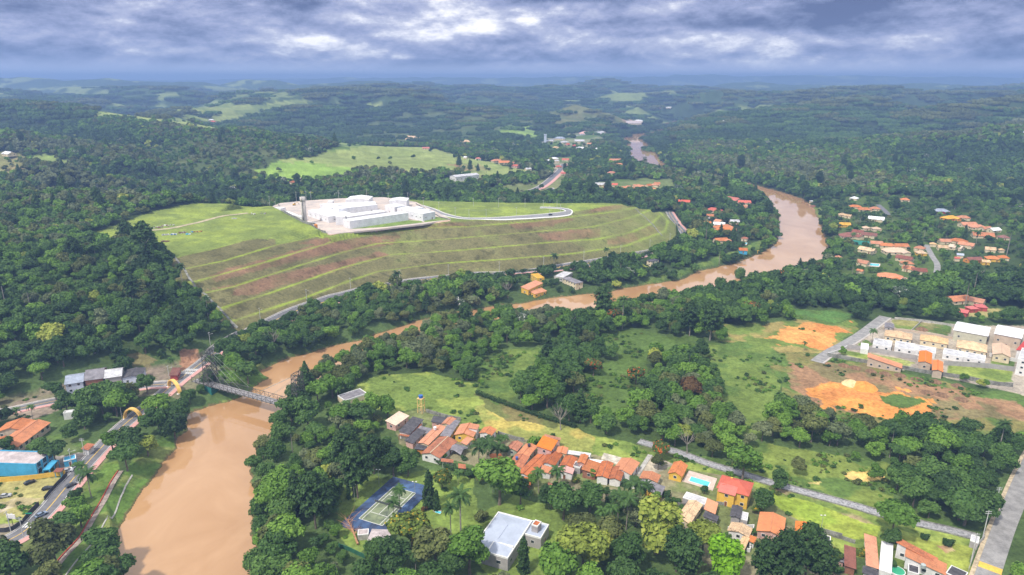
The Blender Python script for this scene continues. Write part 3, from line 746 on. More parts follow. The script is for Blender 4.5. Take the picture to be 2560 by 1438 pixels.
BARKP = mat('pale_bark', (.27, .245, .21), .9, .25, .8)

def cards(pts, nrm, size, rs, tint, core=None):
    """leaf clumps: bent four-sided tufts, as numpy arrays"""
    n = len(pts)
    a = rs.normal(size=(n, 3)); a -= (a*nrm).sum(1)[:, None]*nrm; a /= np.linalg.norm(a, axis=1)[:, None]+1e-9
    b = np.cross(nrm, a)
    s1 = (size*rs.uniform(.6, 1.25, n))[:, None]; s2 = (size*rs.uniform(.6, 1.25, n))[:, None]
    lift = nrm*(size*rs.uniform(-.25, .45, n))[:, None]
    v = np.stack([pts-a*s1, pts-b*s2+lift, pts+a*s1, pts+b*s2+lift*.6], 1).reshape(-1, 3)
    f = np.arange(n*4).reshape(n, 4)
    return v, f, np.repeat(tint, 4)
def crown_mesh(name, seed, rad=5.0, hgt=7.0, base=3.5, n=1500, size=.55, lobes=12, flat=.75, taper=0.0):
    rs = np.random.RandomState(seed)
    L = []
    for i in range(lobes):
        t = i/max(1, lobes-1)
        an = i*2.4+rs.uniform(-.4, .4); rr_ = math.sqrt(rs.uniform(.05, 1))*rad*.62
        zz = rs.uniform(.15, 1)
        rr_ *= (1-taper*zz)*math.sqrt(max(.1, 1-(zz-.35)**2*1.1))
        lr = rad*rs.uniform(.30, .50)*(1-.45*taper*zz)
        L.append((rr_*math.cos(an), rr_*math.sin(an), base+lr*flat*.6+(hgt-lr*flat*1.6)*zz, lr))
    P_, N_, T_ = [], [], []
    for (x, y, z, lr) in L:
        k = int(n*lr*lr/sum(l[3]**2 for l in L))
        d = rs.normal(size=(k, 3)); d[:, 2] = np.abs(d[:, 2])*1.1-.45; d /= np.linalg.norm(d, axis=1)[:, None]
        q = rs.uniform(.78, 1.08, k)[:, None]
        bump = 1+.16*np.sin(d[:, :1]*5+x)*np.sin(d[:, 1:2]*6+y)
        p = np.array([[x, y, z]])+d*q*bump*lr*np.array([[1, 1, flat]])
        nn = d+rs.normal(size=(k, 3))*.45+np.array([[0, 0, .35]]); nn /= np.linalg.norm(nn, axis=1)[:, None]
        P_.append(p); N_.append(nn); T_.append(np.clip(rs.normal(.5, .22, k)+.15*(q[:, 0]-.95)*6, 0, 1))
    v, f, tn = cards(np.concatenate(P_), np.concatenate(N_), size, rs, np.concatenate(T_))
    # rough inner masses so that a crown is not see-through
    cv, cf = [], []
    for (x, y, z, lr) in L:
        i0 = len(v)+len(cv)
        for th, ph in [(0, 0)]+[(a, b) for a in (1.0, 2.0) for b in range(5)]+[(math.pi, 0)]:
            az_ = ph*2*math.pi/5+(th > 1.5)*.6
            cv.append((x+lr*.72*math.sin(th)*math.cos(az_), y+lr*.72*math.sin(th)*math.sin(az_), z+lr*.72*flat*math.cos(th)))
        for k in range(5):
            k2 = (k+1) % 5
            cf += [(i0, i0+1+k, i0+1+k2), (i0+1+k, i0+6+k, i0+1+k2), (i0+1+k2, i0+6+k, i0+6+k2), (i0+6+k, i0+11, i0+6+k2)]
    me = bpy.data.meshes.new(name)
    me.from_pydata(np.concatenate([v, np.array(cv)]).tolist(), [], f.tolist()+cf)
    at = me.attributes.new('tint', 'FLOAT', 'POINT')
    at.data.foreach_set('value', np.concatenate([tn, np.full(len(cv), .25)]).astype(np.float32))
    me.materials.append(TONES['mid green'])
    return me
def trunk_mesh(name, h=5.0, r=.28, limbs=4, spread=2.6, seed=1, m=None, top=0):
    q = random.Random(seed); b = MB()
    x = y = 0; z = -.5; rr_ = r*1.35
    for k in range(3):
        nx, ny, nz = x+q.uniform(-.2, .2), y+q.uniform(-.2, .2), z+(h+.5)/3
        b.tube((x, y, z), (nx, ny, nz), rr_, rr_*.8, 6); x, y, z = nx, ny, nz; rr_ *= .8
    for k in range(limbs):
        a = k*2*math.pi/limbs+q.uniform(-.4, .4); s = spread*q.uniform(.7, 1.1)
        mx, my, mz = x+math.cos(a)*s*.5, y+math.sin(a)*s*.5, z+s*.55
        b.tube((x, y, z-.3), (mx, my, mz), rr_*.7, rr_*.5, 5)
        b.tube((mx, my, mz), (x+math.cos(a)*s, y+math.sin(a)*s, z+s*1.15+top), rr_*.5, rr_*.2, 4)
        if top:
            for j in range(5):
                a2 = a+q.uniform(-1, 1); s2 = s*q.uniform(.4, .9)
                b.tube((mx, my, mz), (mx+math.cos(a2)*s2, my+math.sin(a2)*s2, mz+q.uniform(.5, 1.4)*s2+top*.3), rr_*.3, .03, 3)
    return b.mesh(name, m or BARK)

CROWNS = []       # normalised: crown about 10 m wide, tree about 11 m high
for k in range(8):
    CROWNS.append(crown_mesh('crown', 100+k, rad=5.0, hgt=[6.5, 7.5, 6, 8, 7, 5.5, 8.5, 7][k], base=[3, 3.2, 3.4, 2.6, 3, 3.6, 2.4, 3][k],
                             n=2300, size=.42, lobes=[13, 15, 11, 16, 12, 14, 17, 10][k], flat=[.7, .8, .6, .9, .75, .6, .9, .8][k], taper=[0, .2, 0, .3, .1, 0, .4, .1][k]))
TRUNKS = [trunk_mesh('trunk', h=h, seed=k, r=r) for k, (h, r) in enumerate([(4.5, .28), (5, .32), (4.2, .25)])]

def palm_parts(seed, h=11.0, n=22, L=3.9, lean=.3, royal=False):
    q = random.Random(seed); b = MB()
    x = y = 0; z = -.4; rr_ = .26 if royal else .2
    for k in range(5):
        nx, ny, nz = x+lean*q.uniform(-.2, .4), y+lean*q.uniform(-.3, .3), z+(h+.4)/5
        b.tube((x, y, z), (nx, ny, nz), rr_, rr_*.92, 7); x, y, z = nx, ny, nz; rr_ *= .92
    if royal: b.tube((x, y, z), (x, y, z+1.2), .2, .13, 7, 1); z += 1.0
    trunk = b.mesh('trunk', [BARKP, TONES['bright green']])
    f = MB()
    for k in range(n):
        a = k*2.399+q.uniform(-.2, .2); el = q.uniform(.1, 1.2) if k < n*.75 else q.uniform(-.5, .2)
        ln = L*q.uniform(.85, 1.15); px = (x, y, z); drop = 0
        dx, dy = math.cos(a), math.sin(a)
        prev = Vector((x, y, z)); seg = 7
        for s in range(seg):
            e = el-1.9*(s/seg)**1.4
            nxt = prev+Vector((dx*math.cos(e), dy*math.cos(e), math.sin(e)))*(ln/seg)
            w = .95*math.sin(math.pi*(.12+.85*(s+.5)/seg))*ln/3.4
            side = Vector((-dy, dx, 0)); hw_ = w*.42
            for sg in (-1, 1):
                i = f.add([prev, nxt, nxt+side*sg*hw_+Vector((0, 0, -.3*hw_))]); f.face([i, i+1, i+2] if sg > 0 else [i, i+2, i+1])
                i = f.add([prev, nxt+side*sg*hw_+Vector((0, 0, -.3*hw_)), prev+side*sg*hw_+Vector((0, 0, -.3*hw_))]); f.face([i, i+1, i+2] if sg > 0 else [i, i+2, i+1])
            for sg in (-1, 1):
                for hh in (0, .5):
                    p = prev.lerp(nxt, hh); p2 = prev.lerp(nxt, hh+.5)
                    tip = p2+side*sg*w+Vector((dx*.2, dy*.2, -.38*w))
                    i = f.add([p, p2, tip]); f.face([i, i+1, i+2] if sg > 0 else [i, i+2, i+1])
            prev = nxt
    me = f.mesh('fronds', TONES['mid green'])
    at = me.attributes.new('tint', 'FLOAT', 'POINT')
    at.data.foreach_set('value', np.repeat(np.random.RandomState(seed).uniform(.2, .9, len(f.v)//3), 3).astype(np.float32))
    return trunk, me
PALMS = [palm_parts(5, 11), palm_parts(6, 9, 24, 4.2, .5), palm_parts(7, 15, 22, 3.9, .1, True)]
def conifer_mesh(name, seed, h=20.0, r=4.2, base=5.0, n=2600, power=.8, size=.5, lay=11, round_=False):
    rs = np.random.RandomState(seed); P_, N_ = [], []
    for l in range(lay):
        t = l/(lay-1); z = base+(h-base)*t
        R_ = r*((1-t)**power*.95+.1) if not round_ else r*math.sqrt(max(.06, 1-(2*t-.85)**2*.8))
        nb = 7
        for b in range(nb):
            a = b*2*math.pi/nb+l*1.1+rs.uniform(-.3, .3); rl = R_*rs.uniform(.7, 1.12)
            k = max(6, int(n*rl/(lay*nb*r*.62)))
            u = rs.uniform(.15, 1, k)**.7
            w = .28*rl
            p = np.stack([np.cos(a)*u*rl+rs.normal(size=k)*w*.5, np.sin(a)*u*rl+rs.normal(size=k)*w*.5, z+.18*rl*u+rs.normal(size=k)*.3], 1)
            d = np.stack([np.cos(a)*u, np.sin(a)*u, .9+0*u], 1)+rs.normal(size=(k, 3))*.5
            P_.append(p); N_.append(d/np.linalg.norm(d, axis=1)[:, None])
    p = np.concatenate(P_)
    v, f, tn = cards(p, np.concatenate(N_), size, rs, np.clip(rs.normal(.5, .2, len(p)), 0, 1))
    me = bpy.data.meshes.new(name); me.from_pydata(v.tolist(), [], f.tolist())
    at = me.attributes.new('tint', 'FLOAT', 'POINT'); at.data.foreach_set('value', tn.astype(np.float32))
    me.materials.append(TONES['dark green']); return me
PINEC = [conifer_mesh('crown', 31, 20, 5.2, 7, 2600, round_=True), conifer_mesh('crown', 32, 18, 4.6, 3, 2600, .8)]
CYPC = conifer_mesh('crown', 33, 12, 1.9, .5, 1700, .45, .38, 14)
SPIREC = conifer_mesh('crown', 34, 12, .8, .3, 900, .5, .25, 14)
BUSHC = crown_mesh('crown', 140, rad=2.2, hgt=2.7, base=.1, n=900, size=.26, lobes=8, flat=.8)
BAMBOO = crown_mesh('crown', 150, rad=5, hgt=9, base=.6, n=2600, size=.42, lobes=16, flat=1.3, taper=.2)
PTRUNK = trunk_mesh('trunk', 15, .3, 5, 2.0, 4)
BARE = [trunk_mesh('branches', 5.0, .3, 7, 4.2, 8, BARKP, 1.5), trunk_mesh('branches', 4.5, .26, 6, 4, 9, BARKP, 1.2)]

def put(name, cat, me_parts, x, y, z, s, rz, label, group, tone=None, sz=None):
    o = thing(name, label, cat, (x, y, z), rz, group); o.scale = (s, s, sz or s)
    for pn, me in me_parts:
        c = link(bpy.data.objects.new(pn, me), o)
        if tone and pn in ('crown', 'fronds'):
            c.material_slots[0].link = 'OBJECT'; c.material_slots[0].material = TONES[tone]
    return o
TAKEN = []        # ground spots of hand-placed trees (x, y, r)
PHRASES = []      # (u, v, radius in px, phrase) landmarks; filled below
def tree(u, v, kind, s=1.0, tone='mid green', label=None, group=None, sz=None, seed=None):
    x, y, z = hit(u, v); sd = seed if seed is not None else int(u*7+v*3)
    rz = (sd % 63)/10
    if kind == 'broad':
        parts = [('trunk', TRUNKS[sd % 3]), ('crown', CROWNS[sd % 8])]; nm, cat, r_ = 'broadleaf_tree', 'tree', 5*s
    elif kind == 'palm': a = PALMS[sd % 2]; parts = [('trunk', a[0]), ('fronds', a[1])]; nm, cat, r_ = 'palm_tree', 'palm tree', 2
    elif kind == 'royal': a = PALMS[2]; parts = [('trunk', a[0]), ('fronds', a[1])]; nm, cat, r_ = 'palm_tree', 'palm tree', 2
    elif kind == 'pine': parts = [('trunk', PTRUNK), ('crown', PINEC[0])]; nm, cat, r_ = 'pine_tree', 'pine tree', 3*s
    elif kind == 'fir': parts = [('trunk', PTRUNK), ('crown', PINEC[1])]; nm, cat, r_ = 'pine_tree', 'pine tree', 3*s
    elif kind == 'cypress': parts = [('crown', CYPC)]; nm, cat, r_ = 'cypress_tree', 'cypress', 2*s
    elif kind == 'spire': parts = [('crown', SPIREC)]; nm, cat, r_ = 'cypress_tree', 'cypress', 1
    elif kind == 'bush': parts = [('crown', BUSHC)]; nm, cat, r_ = 'bush', 'bush', 2.2*s
    elif kind == 'bamboo': parts = [('crown', BAMBOO)]; nm, cat, r_ = 'bamboo_clump', 'bamboo', 5*s
    elif kind == 'bare': parts = [('branches', BARE[sd % 2])]; nm, cat, r_ = 'bare_tree', 'tree', 3*s
    TAKEN.append((x, y, r_))
    return put(nm, cat, parts, x, y, z-.15, s, rz, label, group, tone, sz)

# ------------------------------------------------------------------ roads
CR = {'a': (960,980,5.135), 'b': (1240,1060,5.135), 'c': (1640,1120,4.523), 'd': (2080,1120,4.523), 'e': (0,850,4.794), 'f': (0,1120,4.523),
      'g': (840,1160,4.267), 'h': (2040,780,4.923), 'i': (1960,480,4.267), 'j': (1500,420,4.23), 'k': (1180,620,5.333), 'l': (1000,320,3.657),
      'm': (640,460,5.333), 'n': (440,820,5.53), 'o': (0,0,1)}
def cp(cr, p): ox, oy, s = CR[cr]; return (ox+p[0]/s, oy+p[1]/s)
AVOID = []; ROADLINES = []
def smooth(pts, step=2.0):
    out = []
    n = len(pts)
    for i in range(n-1):
        p0 = pts[max(0, i-1)]; p1 = pts[i]; p2 = pts[i+1]; p3 = pts[min(n-1, i+2)]
        L = math.hypot(p2[0]-p1[0], p2[1]-p1[1]); k = max(1, int(L/step))
        for j in range(k):
            t = j/k
            out.append(tuple(.5*((2*p1[c])+(-p0[c]+p2[c])*t+(2*p0[c]-5*p1[c]+4*p2[c]-p3[c])*t*t+(-p0[c]+3*p1[c]-3*p2[c]+p3[c])*t**3) for c in (0, 1)))
    out.append(pts[-1][:2]); return out
def ribbon(mb, line, o0, o1, lift, side=0, zline=None, dash=None):
    L = np.array(line); T = np.gradient(L, axis=0); T /= np.linalg.norm(T, axis=1)[:, None]+1e-9
    Nn = np.stack([-T[:, 1], T[:, 0]], 1)
    offs = np.linspace(o0, o1, 2 if abs(o1-o0) < 1 else 5)
    Q = L[:, None, :]+Nn[:, None, :]*offs[None, :, None]
    Zc = Hg(Q[..., 0], Q[..., 1])+lift
    if zline is not None: Zc = np.broadcast_to((zline+lift)[:, None], Zc.shape)
    m, k = Zc.shape; i0 = len(mb.v)
    mb.v += [(Q[a, b, 0], Q[a, b, 1], Zc[a, b]) for a in range(m) for b in range(k)]
    for a in range(m-1):
        if dash and (a % dash[0]) >= dash[1]: continue
        for b in range(k-1): mb.face([i0+a*k+b, i0+(a+1)*k+b, i0+(a+1)*k+b+1, i0+a*k+b+1][::-1])
    if side:
        for b in (0, k-1):
            i1 = len(mb.v); mb.v += [(Q[a, b, 0], Q[a, b, 1], Zc[a, b]-side) for a in range(m)]
            for a in range(m-1): mb.face([i0+a*k+b, i0+(a+1)*k+b, i1+a+1, i1+a])
ASPH = mat('asphalt', (.16, .16, .17), .9, .18, .35)
ASPHD = mat('asphalt_dark', (.11, .11, .125), .9, .18, .35)
CONC = mat('concrete', (.40, .39, .36), .9, .25, .5)
CONCD = mat('concrete_stained', (.22, .22, .20), .9, .4, .4)
PAVE = mat('pavement', (.44, .41, .38), .9, .2, .6)
PINK = mat('pink_paving', (.50, .23, .21), .85, .15, 1.2, c2=(.58, .40, .36))
WHITEP = mat('white_line', (.72, .72, .70), .8, .1, 2)
YELP = mat('yellow_line', (.70, .46, .08), .8, .15, 2)
def road(px, width, name='road', mats=(None, None), walks=(), z=None, centre='yellow', lift=.12, edges=True):
    w = []
    for u, v in px:
        p = hit(u, v) if z is None else P(u, v, z); w.append(p[:2])
    line = smooth(w, 2.0)
    ROADLINES.append((w, width/2+3.2))
    mb = MB(); ribbon(mb, line, -width/2, width/2, lift)
    ro = tag(mb.build(name, mats[0] or ASPH), kind='structure')
    if centre:
        m2 = MB(); ribbon(m2, line, -.16, .16, lift+.02, dash=(6, 3) if centre == 'white' else None)
        m2.build('centre_line', YELP if centre == 'yellow' else WHITEP, ro)
    if edges:
        for sgn in (-1, 1):
            m2 = MB(); ribbon(m2, line, sgn*(width/2-.45)-.09, sgn*(width/2-.45)+.09, lift+.02); m2.build('edge_line', WHITEP, ro)
    for o, ww, mt in walks:
        m3 = MB(); s = 1 if o > 0 else -1
        ribbon(m3, line, o*width/2+s*.02 if abs(o) == 1 else o, (o*width/2 if abs(o) == 1 else o)+s*ww, lift+.13, side=.4)
        tag(m3.build('pavement', mt), kind='structure')
    return line
R1 = [(-60,1385),(20,1352),(70,1322),(118,1275),(160,1225),(205,1172),(255,1118),(300,1072),(352,1028),(400,990),(440,955),(490,918),(540,880),(600,845),(660,815),(720,786),(790,762),(850,745),(920,724),(1000,708),(1080,699),(1180,690),(1290,681),(1380,672),(1450,663),(1530,652),(1610,637),(1665,620),(1705,600),(1712,588),(1700,570),(1683,548),(1672,530)]
line1 = road(R1, 7.5, walks=((1, .5, PAVE), (-1, 2.6, PINK)))
road([(-60,1040),(20,1028),(110,1008),(200,992),(300,976),(372,964),(430,960)], 7, mats=(ASPH,), walks=((-1, 2.5, PINK), (1, 1.5, PAVE)))
road([(20,1352),(-20,1372),(-70,1420)], 9, centre=None)
road([(2440,1520),(2462,1460),(2482,1400),(2510,1320),(2535,1260),(2560,1200),(2590,1140),(2640,1060)], 7, mats=(mat('asphalt_worn', (.27, .265, .26), .9, .2, .3),), walks=((1, 1.4, mat('sandy_verge', (.46, .38, .26), .95, .3, .6)),), centre=None, edges=False)
road([(2040,905),(2075,880),(2110,862),(2150,838),(2185,812),(2212,792)], 7, mats=(mat('asphalt_worn', (0, 0, 0)),), walks=((-1, 1.2, PAVE),), centre=None, edges=False)
road([(2315,612),(2330,640),(2343,662),(2340,690),(2335,708)], 5, mats=(mat('asphalt_worn', (0, 0, 0)),), centre=None, edges=False)
road([(2195,512),(2210,525),(2222,538)], 6, centre=None, edges=False)
road([(1040,512),(1075,522),(1110,536),(1160,546),(1230,546),(1300,542),(1360,538),(1405,534),(1422,529),(1412,523),(1385,520),(1350,519)], 6, mats=(mat('asphalt_pale', (.24, .24, .25), .9, .1, .3),), walks=((1, 1.2, WHITEP), (-1, 1.2, WHITEP)), centre=None, edges=False)
road([(1315,480),(1345,470),(1368,455),(1385,440),(1400,425),(1410,410)], 9, mats=(ASPH,), walks=((-1, 6, PINK), (1, 1.5, PAVE)), centre=None, edges=False)
road([(1372,470),(1385,478),(1405,480),(1430,482)], 10, mats=(ASPH,), walks=((1, 2, PAVE),), centre=None, edges=False)
road([(1345,358),(1380,350),(1430,341),(1480,335),(1500,329)], 12, mats=(mat('asphalt_pale', (0, 0, 0)),), centre=None, edges=False)
# dirt site road along the mound crest and yard of the white complex
DIRT = mat('dirt_track', (.50, .36, .25), .95, .2, .2)
m_ = MB(); ribbon(m_, smooth([hit(u, v)[:2] for u, v in ((822,588),(860,581),(930,572),(1010,562),(1080,556),(1125,552))], 2), -3.2, 3.2, .25)
tag(m_.build('dirt_road', DIRT), kind='structure')
m_ = MB(); ribbon(m_, smooth([hit(u, v)[:2] for u, v in ((350,578),(420,572),(480,560),(520,550),(560,540),(620,533))], 2), -2.5, 2.5, .2)
tag(m_.build('dirt_road', mat('dirt_track_pale', (.42, .36, .24), .95, .25, .2)), kind='structure')
def patchpoly(name, cr, pts, m, lift=.2, th=.0, parent=None, flat=None):
    """a paved area draped on (or levelled over) the ground"""
    w = [hit(*cp(cr, p)) for p in pts]
    zz = flat if flat is not None else max(p[2] for p in w)+lift
    b = MB(); b.prism([(p[0], p[1]) for p in w], zz-1.2, zz)
    return b.build(name, m, parent), w, zz
def levelmax(cr, pts):
    w = [hit(*cp(cr, p)) for p in pts]
    return w
# white complex yard: one level slab
YZ = 35.75
def slabpx(name, px, z, m, th=1.5, kind='structure'):
    b = MB(); b.prism([P(u, v, z)[:2] for u, v in px], z-th, z); return tag(b.build(name, m), kind=kind)
slabpx('yard', [(678,517),(700,508),(760,502),(850,496),(960,493),(1040,505),(1085,527),(1128,548),(1060,560),(960,571),(824,586),(760,556)], YZ, mat('yard_paving', (.50, .42, .36), .9, .2, .06, c2=(.36, .33, .32)))
GRASSM = mat('lawn', (.17, .25, .05), .95, .25, .12)
for g_ in ([(868,573),(990,549),(1050,552),(1060,556),(960,568)], [(1065,542),(1092,542),(1122,549),(1060,556)]):
    slabpx('lawn', g_, YZ+.02, GRASSM, .2)
road([(690,520),(720,512),(780,505),(850,500),(940,498),(1000,502),(1040,512)], 8, mats=(mat('asphalt_pale', (0, 0, 0)),), centre=None, edges=False, z=YZ, lift=.3)
# drainage canal with stone lining, left of the lawn
cl = smooth([hit(u, v)[:2] for u, v in ((1596,1104),(1640,1117),(1700,1134),(1770,1160),(1840,1181),(1900,1200),(1970,1220),(2050,1242),(2130,1264),(2200,1285),(2290,1308),(2380,1328),(2440,1344))], 2)
b = MB(); ribbon(b, cl, -2.2, 2.2, .14); tag(b.build('stone_canal', mat('grey_gravel', (.30, .30, .31), .95, .4, 1.2)), kind='structure')
for s_ in (-1, 1):
    b = MB(); ribbon(b, cl, s_*2.2, s_*2.5, .5, side=.9); tag(b.build('canal_kerb', CONCD), kind='structure')
ROADLINES.append((cl[::6]+[cl[-1]], 4.5))
b = MB(); pl = smooth([hit(u, v)[:2] for u, v in ((122,1445),(160,1395),(206,1345),(232,1300),(262,1250),(285,1205),(303,1178))], 2)
ribbon(b, pl, -1.0, 1.0, .2); tag(b.build('path', mat('path_concrete', (.34, .28, .24), .95, .3, .5)), kind='structure')
b = MB(); ribbon(b, pl, 1.05, 1.4, .55, side=.8); RED = mat('red_paint', (.42, .075, .045), .8, .3, .6)
tag(b.build('kerb_wall', RED), 'low red painted wall following the riverside path', 'wall')
ROADLINES.append((pl[::5]+[pl[-1]], 3))
b = MB(); p2 = [(x+5.5, y-1.5) for x, y in pl]; ribbon(b, p2, -.25, .25, .25, side=.5)
tag(b.build('retaining_edge', CONC), 'thin concrete edge beside the riverside path', 'kerb')
# speed bump
sb = MB(); a_ = P(*cp('d', (1660,1300)), hit(2455,1415)[2]+.35); b_ = P(*cp('d', (1925,1400)), hit(2500,1435)[2]+.35)
d_ = Vector((b_[0]-a_[0], b_[1]-a_[1], 0)); p_ = Vector((-d_.y, d_.x, 0)).normalized()*1.4
zz_ = max(a_[2], b_[2])
i_ = sb.add([Vector((a_[0], a_[1], zz_-.22))-p_*1.3, Vector((b_[0], b_[1], zz_-.22))-p_*1.3, Vector((b_[0], b_[1], zz_))-p_*.5, Vector((a_[0], a_[1], zz_))-p_*.5,
             Vector((b_[0], b_[1], zz_))+p_*.5, Vector((a_[0], a_[1], zz_))+p_*.5, Vector((b_[0], b_[1], zz_-.22))+p_*1.3, Vector((a_[0], a_[1], zz_-.22))+p_*1.3])
for q_ in ((0, 1, 2, 3), (3, 2, 4, 5), (5, 4, 6, 7)): sb.face([i_+k for k in q_])
tag(sb.build('speed_bump', YELP), 'yellow painted speed bump across the right hand street', 'speed bump')
# zebra crossings beside the riverside road
for (u0, v0, n_) in ((82,1312,6), (478,935,7), (487,925,7)):
    p0 = Vector(hit(u0, v0)); k_ = min(range(len(line1)), key=lambda i: (line1[i][0]-p0.x)**2+(line1[i][1]-p0.y)**2)
    T_ = Vector((line1[k_+1][0]-line1[k_][0], line1[k_+1][1]-line1[k_][1], 0)).normalized(); N_ = Vector((-T_.y, T_.x, 0))
    mb = MB()
    for j in range(n_):
        c_ = Vector((line1[k_][0], line1[k_][1], 0))+N_*(j-(n_-1)/2)*1.05
        q_ = [c_+T_*a+N_*b2 for a, b2 in ((-1.6, -.28), (1.6, -.28), (1.6, .28), (-1.6, .28))]
        i_ = mb.add([(p.x, p.y, float(Hg(p.x, p.y))+.16) for p in q_]); mb.face([i_, i_+1, i_+2, i_+3])
    tag(mb.build('zebra_crossing', WHITEP), kind='structure')

# ------------------------------------------------------------------ houses
W_ = {'white': mat('wall_white', (.70, .69, .68), .85, .12, .4), 'cream': mat('wall_cream', (.66, .56, .38), .85, .15, .4), 'yellow': mat('wall_yellow', (.70, .44, .07), .85, .12, .4),
 'pink': mat('wall_pink', (.58, .36, .32), .85, .2, .4), 'grey': mat('wall_grey', (.36, .34, .34), .85, .12, .4), 'concrete': CONC, 'red': mat('wall_red', (.42, .08, .07), .85, .15, .4),
 'green': mat('wall_green', (.36, .40, .31), .85, .15, .4), 'tan': mat('wall_tan', (.50, .40, .31), .85, .12, .4), 'khaki': mat('wall_khaki', (.48, .47, .36), .85, .12, .4),
 'orange': mat('wall_orange', (.68, .28, .06), .85, .15, .4), 'blue': mat('wall_blue', (.07, .36, .58), .7, .12, .3), 'brick': mat('wall_brick', (.30, .14, .09), .9, .2, .6), 'blueg': mat('wall_bluegrey', (.55, .60, .72), .85, .1, .4)}
T_ = {'orange': tile('tile_orange', (.62, .225, .085), (.30, .12, .06), .6), 'bright': tile('tile_bright', (.70, .235, .065), (.50, .16, .05), .25), 'rust': tile('tile_rust', (.50, .17, .075), (.16, .07, .045), .8), 'tan': tile('tile_tan', (.74, .50, .27), (.16, .10, .07), .75), 'pale': tile('tile_pale', (.70, .52, .38), (.5, .33, .22), .3),
 'brown': tile('tile_brown', (.28, .11, .08)), 'red': tile('tile_red', (.60, .15, .10), (.42, .10, .07), .2), 'crimson': tile('tile_crimson', (.60, .09, .08), (.5, .08, .07), .1), 'pink': tile('tile_pink', (.66, .34, .30), (.5, .22, .18), .2),
 'dark': mat('roof_dark', (.085, .082, .09), .9, .35, .5), 'mid': mat('roof_mid', (.21, .20, .22), .9, .25, .4), 'grey': mat('roof_grey', (.40, .45, .55), .6, .08, .15), 'light': mat('roof_light', (.50, .50, .52), .7, .25, .3),
 'white': mat('roof_white', (.74, .75, .78), .6, .06, .2), 'slate': mat('roof_slate', (.30, .34, .42), .8, .2, .3), 'pinkgrey': mat('roof_pinkgrey', (.46, .40, .40), .9, .25, .25), 'mustard': mat('roof_mustard', (.62, .34, .04), .8, .2, .3)}
TRIM = mat('white_trim', (.74, .74, .73), .7, .06, .5)
DOORM = mat('door_wood', (.22, .09, .05), .6, .2, 1)
GL = glass()
def rect(cr, A, B, C_, h):
    a = hit(*cp(cr, A), h); b = P(*cp(cr, B), a[2])
    A_, B_ = Vector(a), Vector(b); ab = (B_-A_); ab.z = 0; L = ab.length; x = ab/L; y = Vector((-x.y, x.x, 0))
    if isinstance(C_, (int, float)): W = C_; W = W if y.y > 0 else -W
    else: W = (Vector(P(*cp(cr, C_), a[2]))-A_).dot(y)
    if W < 0: x, y, A_, W = -x, -y, B_, -W
    W = max(W, 2.5)
    c = A_+x*L/2+y*W/2
    return c, math.atan2(x.y, x.x), L, W
def avoid_rect(c, rz, L, W, pad=2.5):
    n = max(1, int(round(max(L, W)/max(4, min(L, W)))))
    ax = Vector((math.cos(rz), math.sin(rz), 0)) if L >= W else Vector((-math.sin(rz), math.cos(rz), 0))
    for k in range(n):
        q = c+ax*((k+.5)/n-.5)*max(L, W); AVOID.append((q.x, q.y, min(L, W)/2*1.2+pad))
def wins(o, L, W, h, wall_off, near, storeys, cfg):
    """windows and a door on the sides; far houses only get those that face the camera"""
    c = o.location; rz = o.rotation_euler.z
    hs = h/storeys
    sides = [((0, -W/2), (1, 0), L, (0, -1)), ((0, W/2), (-1, 0), L, (0, 1)), ((-L/2, 0), (0, -1), W, (-1, 0)), ((L/2, 0), (0, 1), W, (1, 0))]
    first = True
    for si, ((cx, cy), (tx, ty), ln, (nx, ny)) in enumerate(sides):
        if 'only' in cfg and si not in cfg['only']: continue
        wn = Vector((nx*math.cos(rz)-ny*math.sin(rz), nx*math.sin(rz)+ny*math.cos(rz)))
        facing = wn.dot(-Vector((c.x, c.y))) > 0
        if not facing and not near: continue
        if not facing and near < 2: continue
        sp = cfg.get('sp', 3.4 if near else 4.5); ww, wh = cfg.get('ws', (1.2, 1.1) if near else (1.5, 1.1))
        n = int((ln-1.2)/sp)
        n = min(n, cfg.get('nmax', 6))
        for st in range(storeys):
            for k in range(n):
                f = (k+.5)/n-.5
                px, py = cx+tx*f*ln, cy+ty*f*ln
                z0 = st*hs+hs*.42
                m = MB(); door = first and st == 0 and k == n//2 and not cfg.get('nodoor')
                a0, a1 = (.0, 2.1) if door else (z0, z0+wh); hw = .5 if door else ww/2
                def bx(mb, hw, a0, a1, p0, p1):
                    if abs(tx) > 0: mb.box(px-hw, px+hw, min(py+ny*p0, py+ny*p1), max(py+ny*p0, py+ny*p1), a0, a1)
                    else: mb.box(min(px+nx*p0, px+nx*p1), max(px+nx*p0, px+nx*p1), py-hw, py+hw, a0, a1)
                bx(m, hw+.1, a0-(0 if door else .1), a1+.1, -.05, .05)
                if near:
                    w = m.build('door' if door else 'window', TRIM, o)
                    m2 = MB(); bx(m2, hw, a0, a1, .0, .075); m2.build('leaf' if door else 'pane', DOORM if door else GL, w)
                else:
                    m2 = MB(); bx(m2, hw, a0, a1, -.05, .07); m2.build('door' if door else 'window', DOORM if door else GL, o)
                if door: first = False
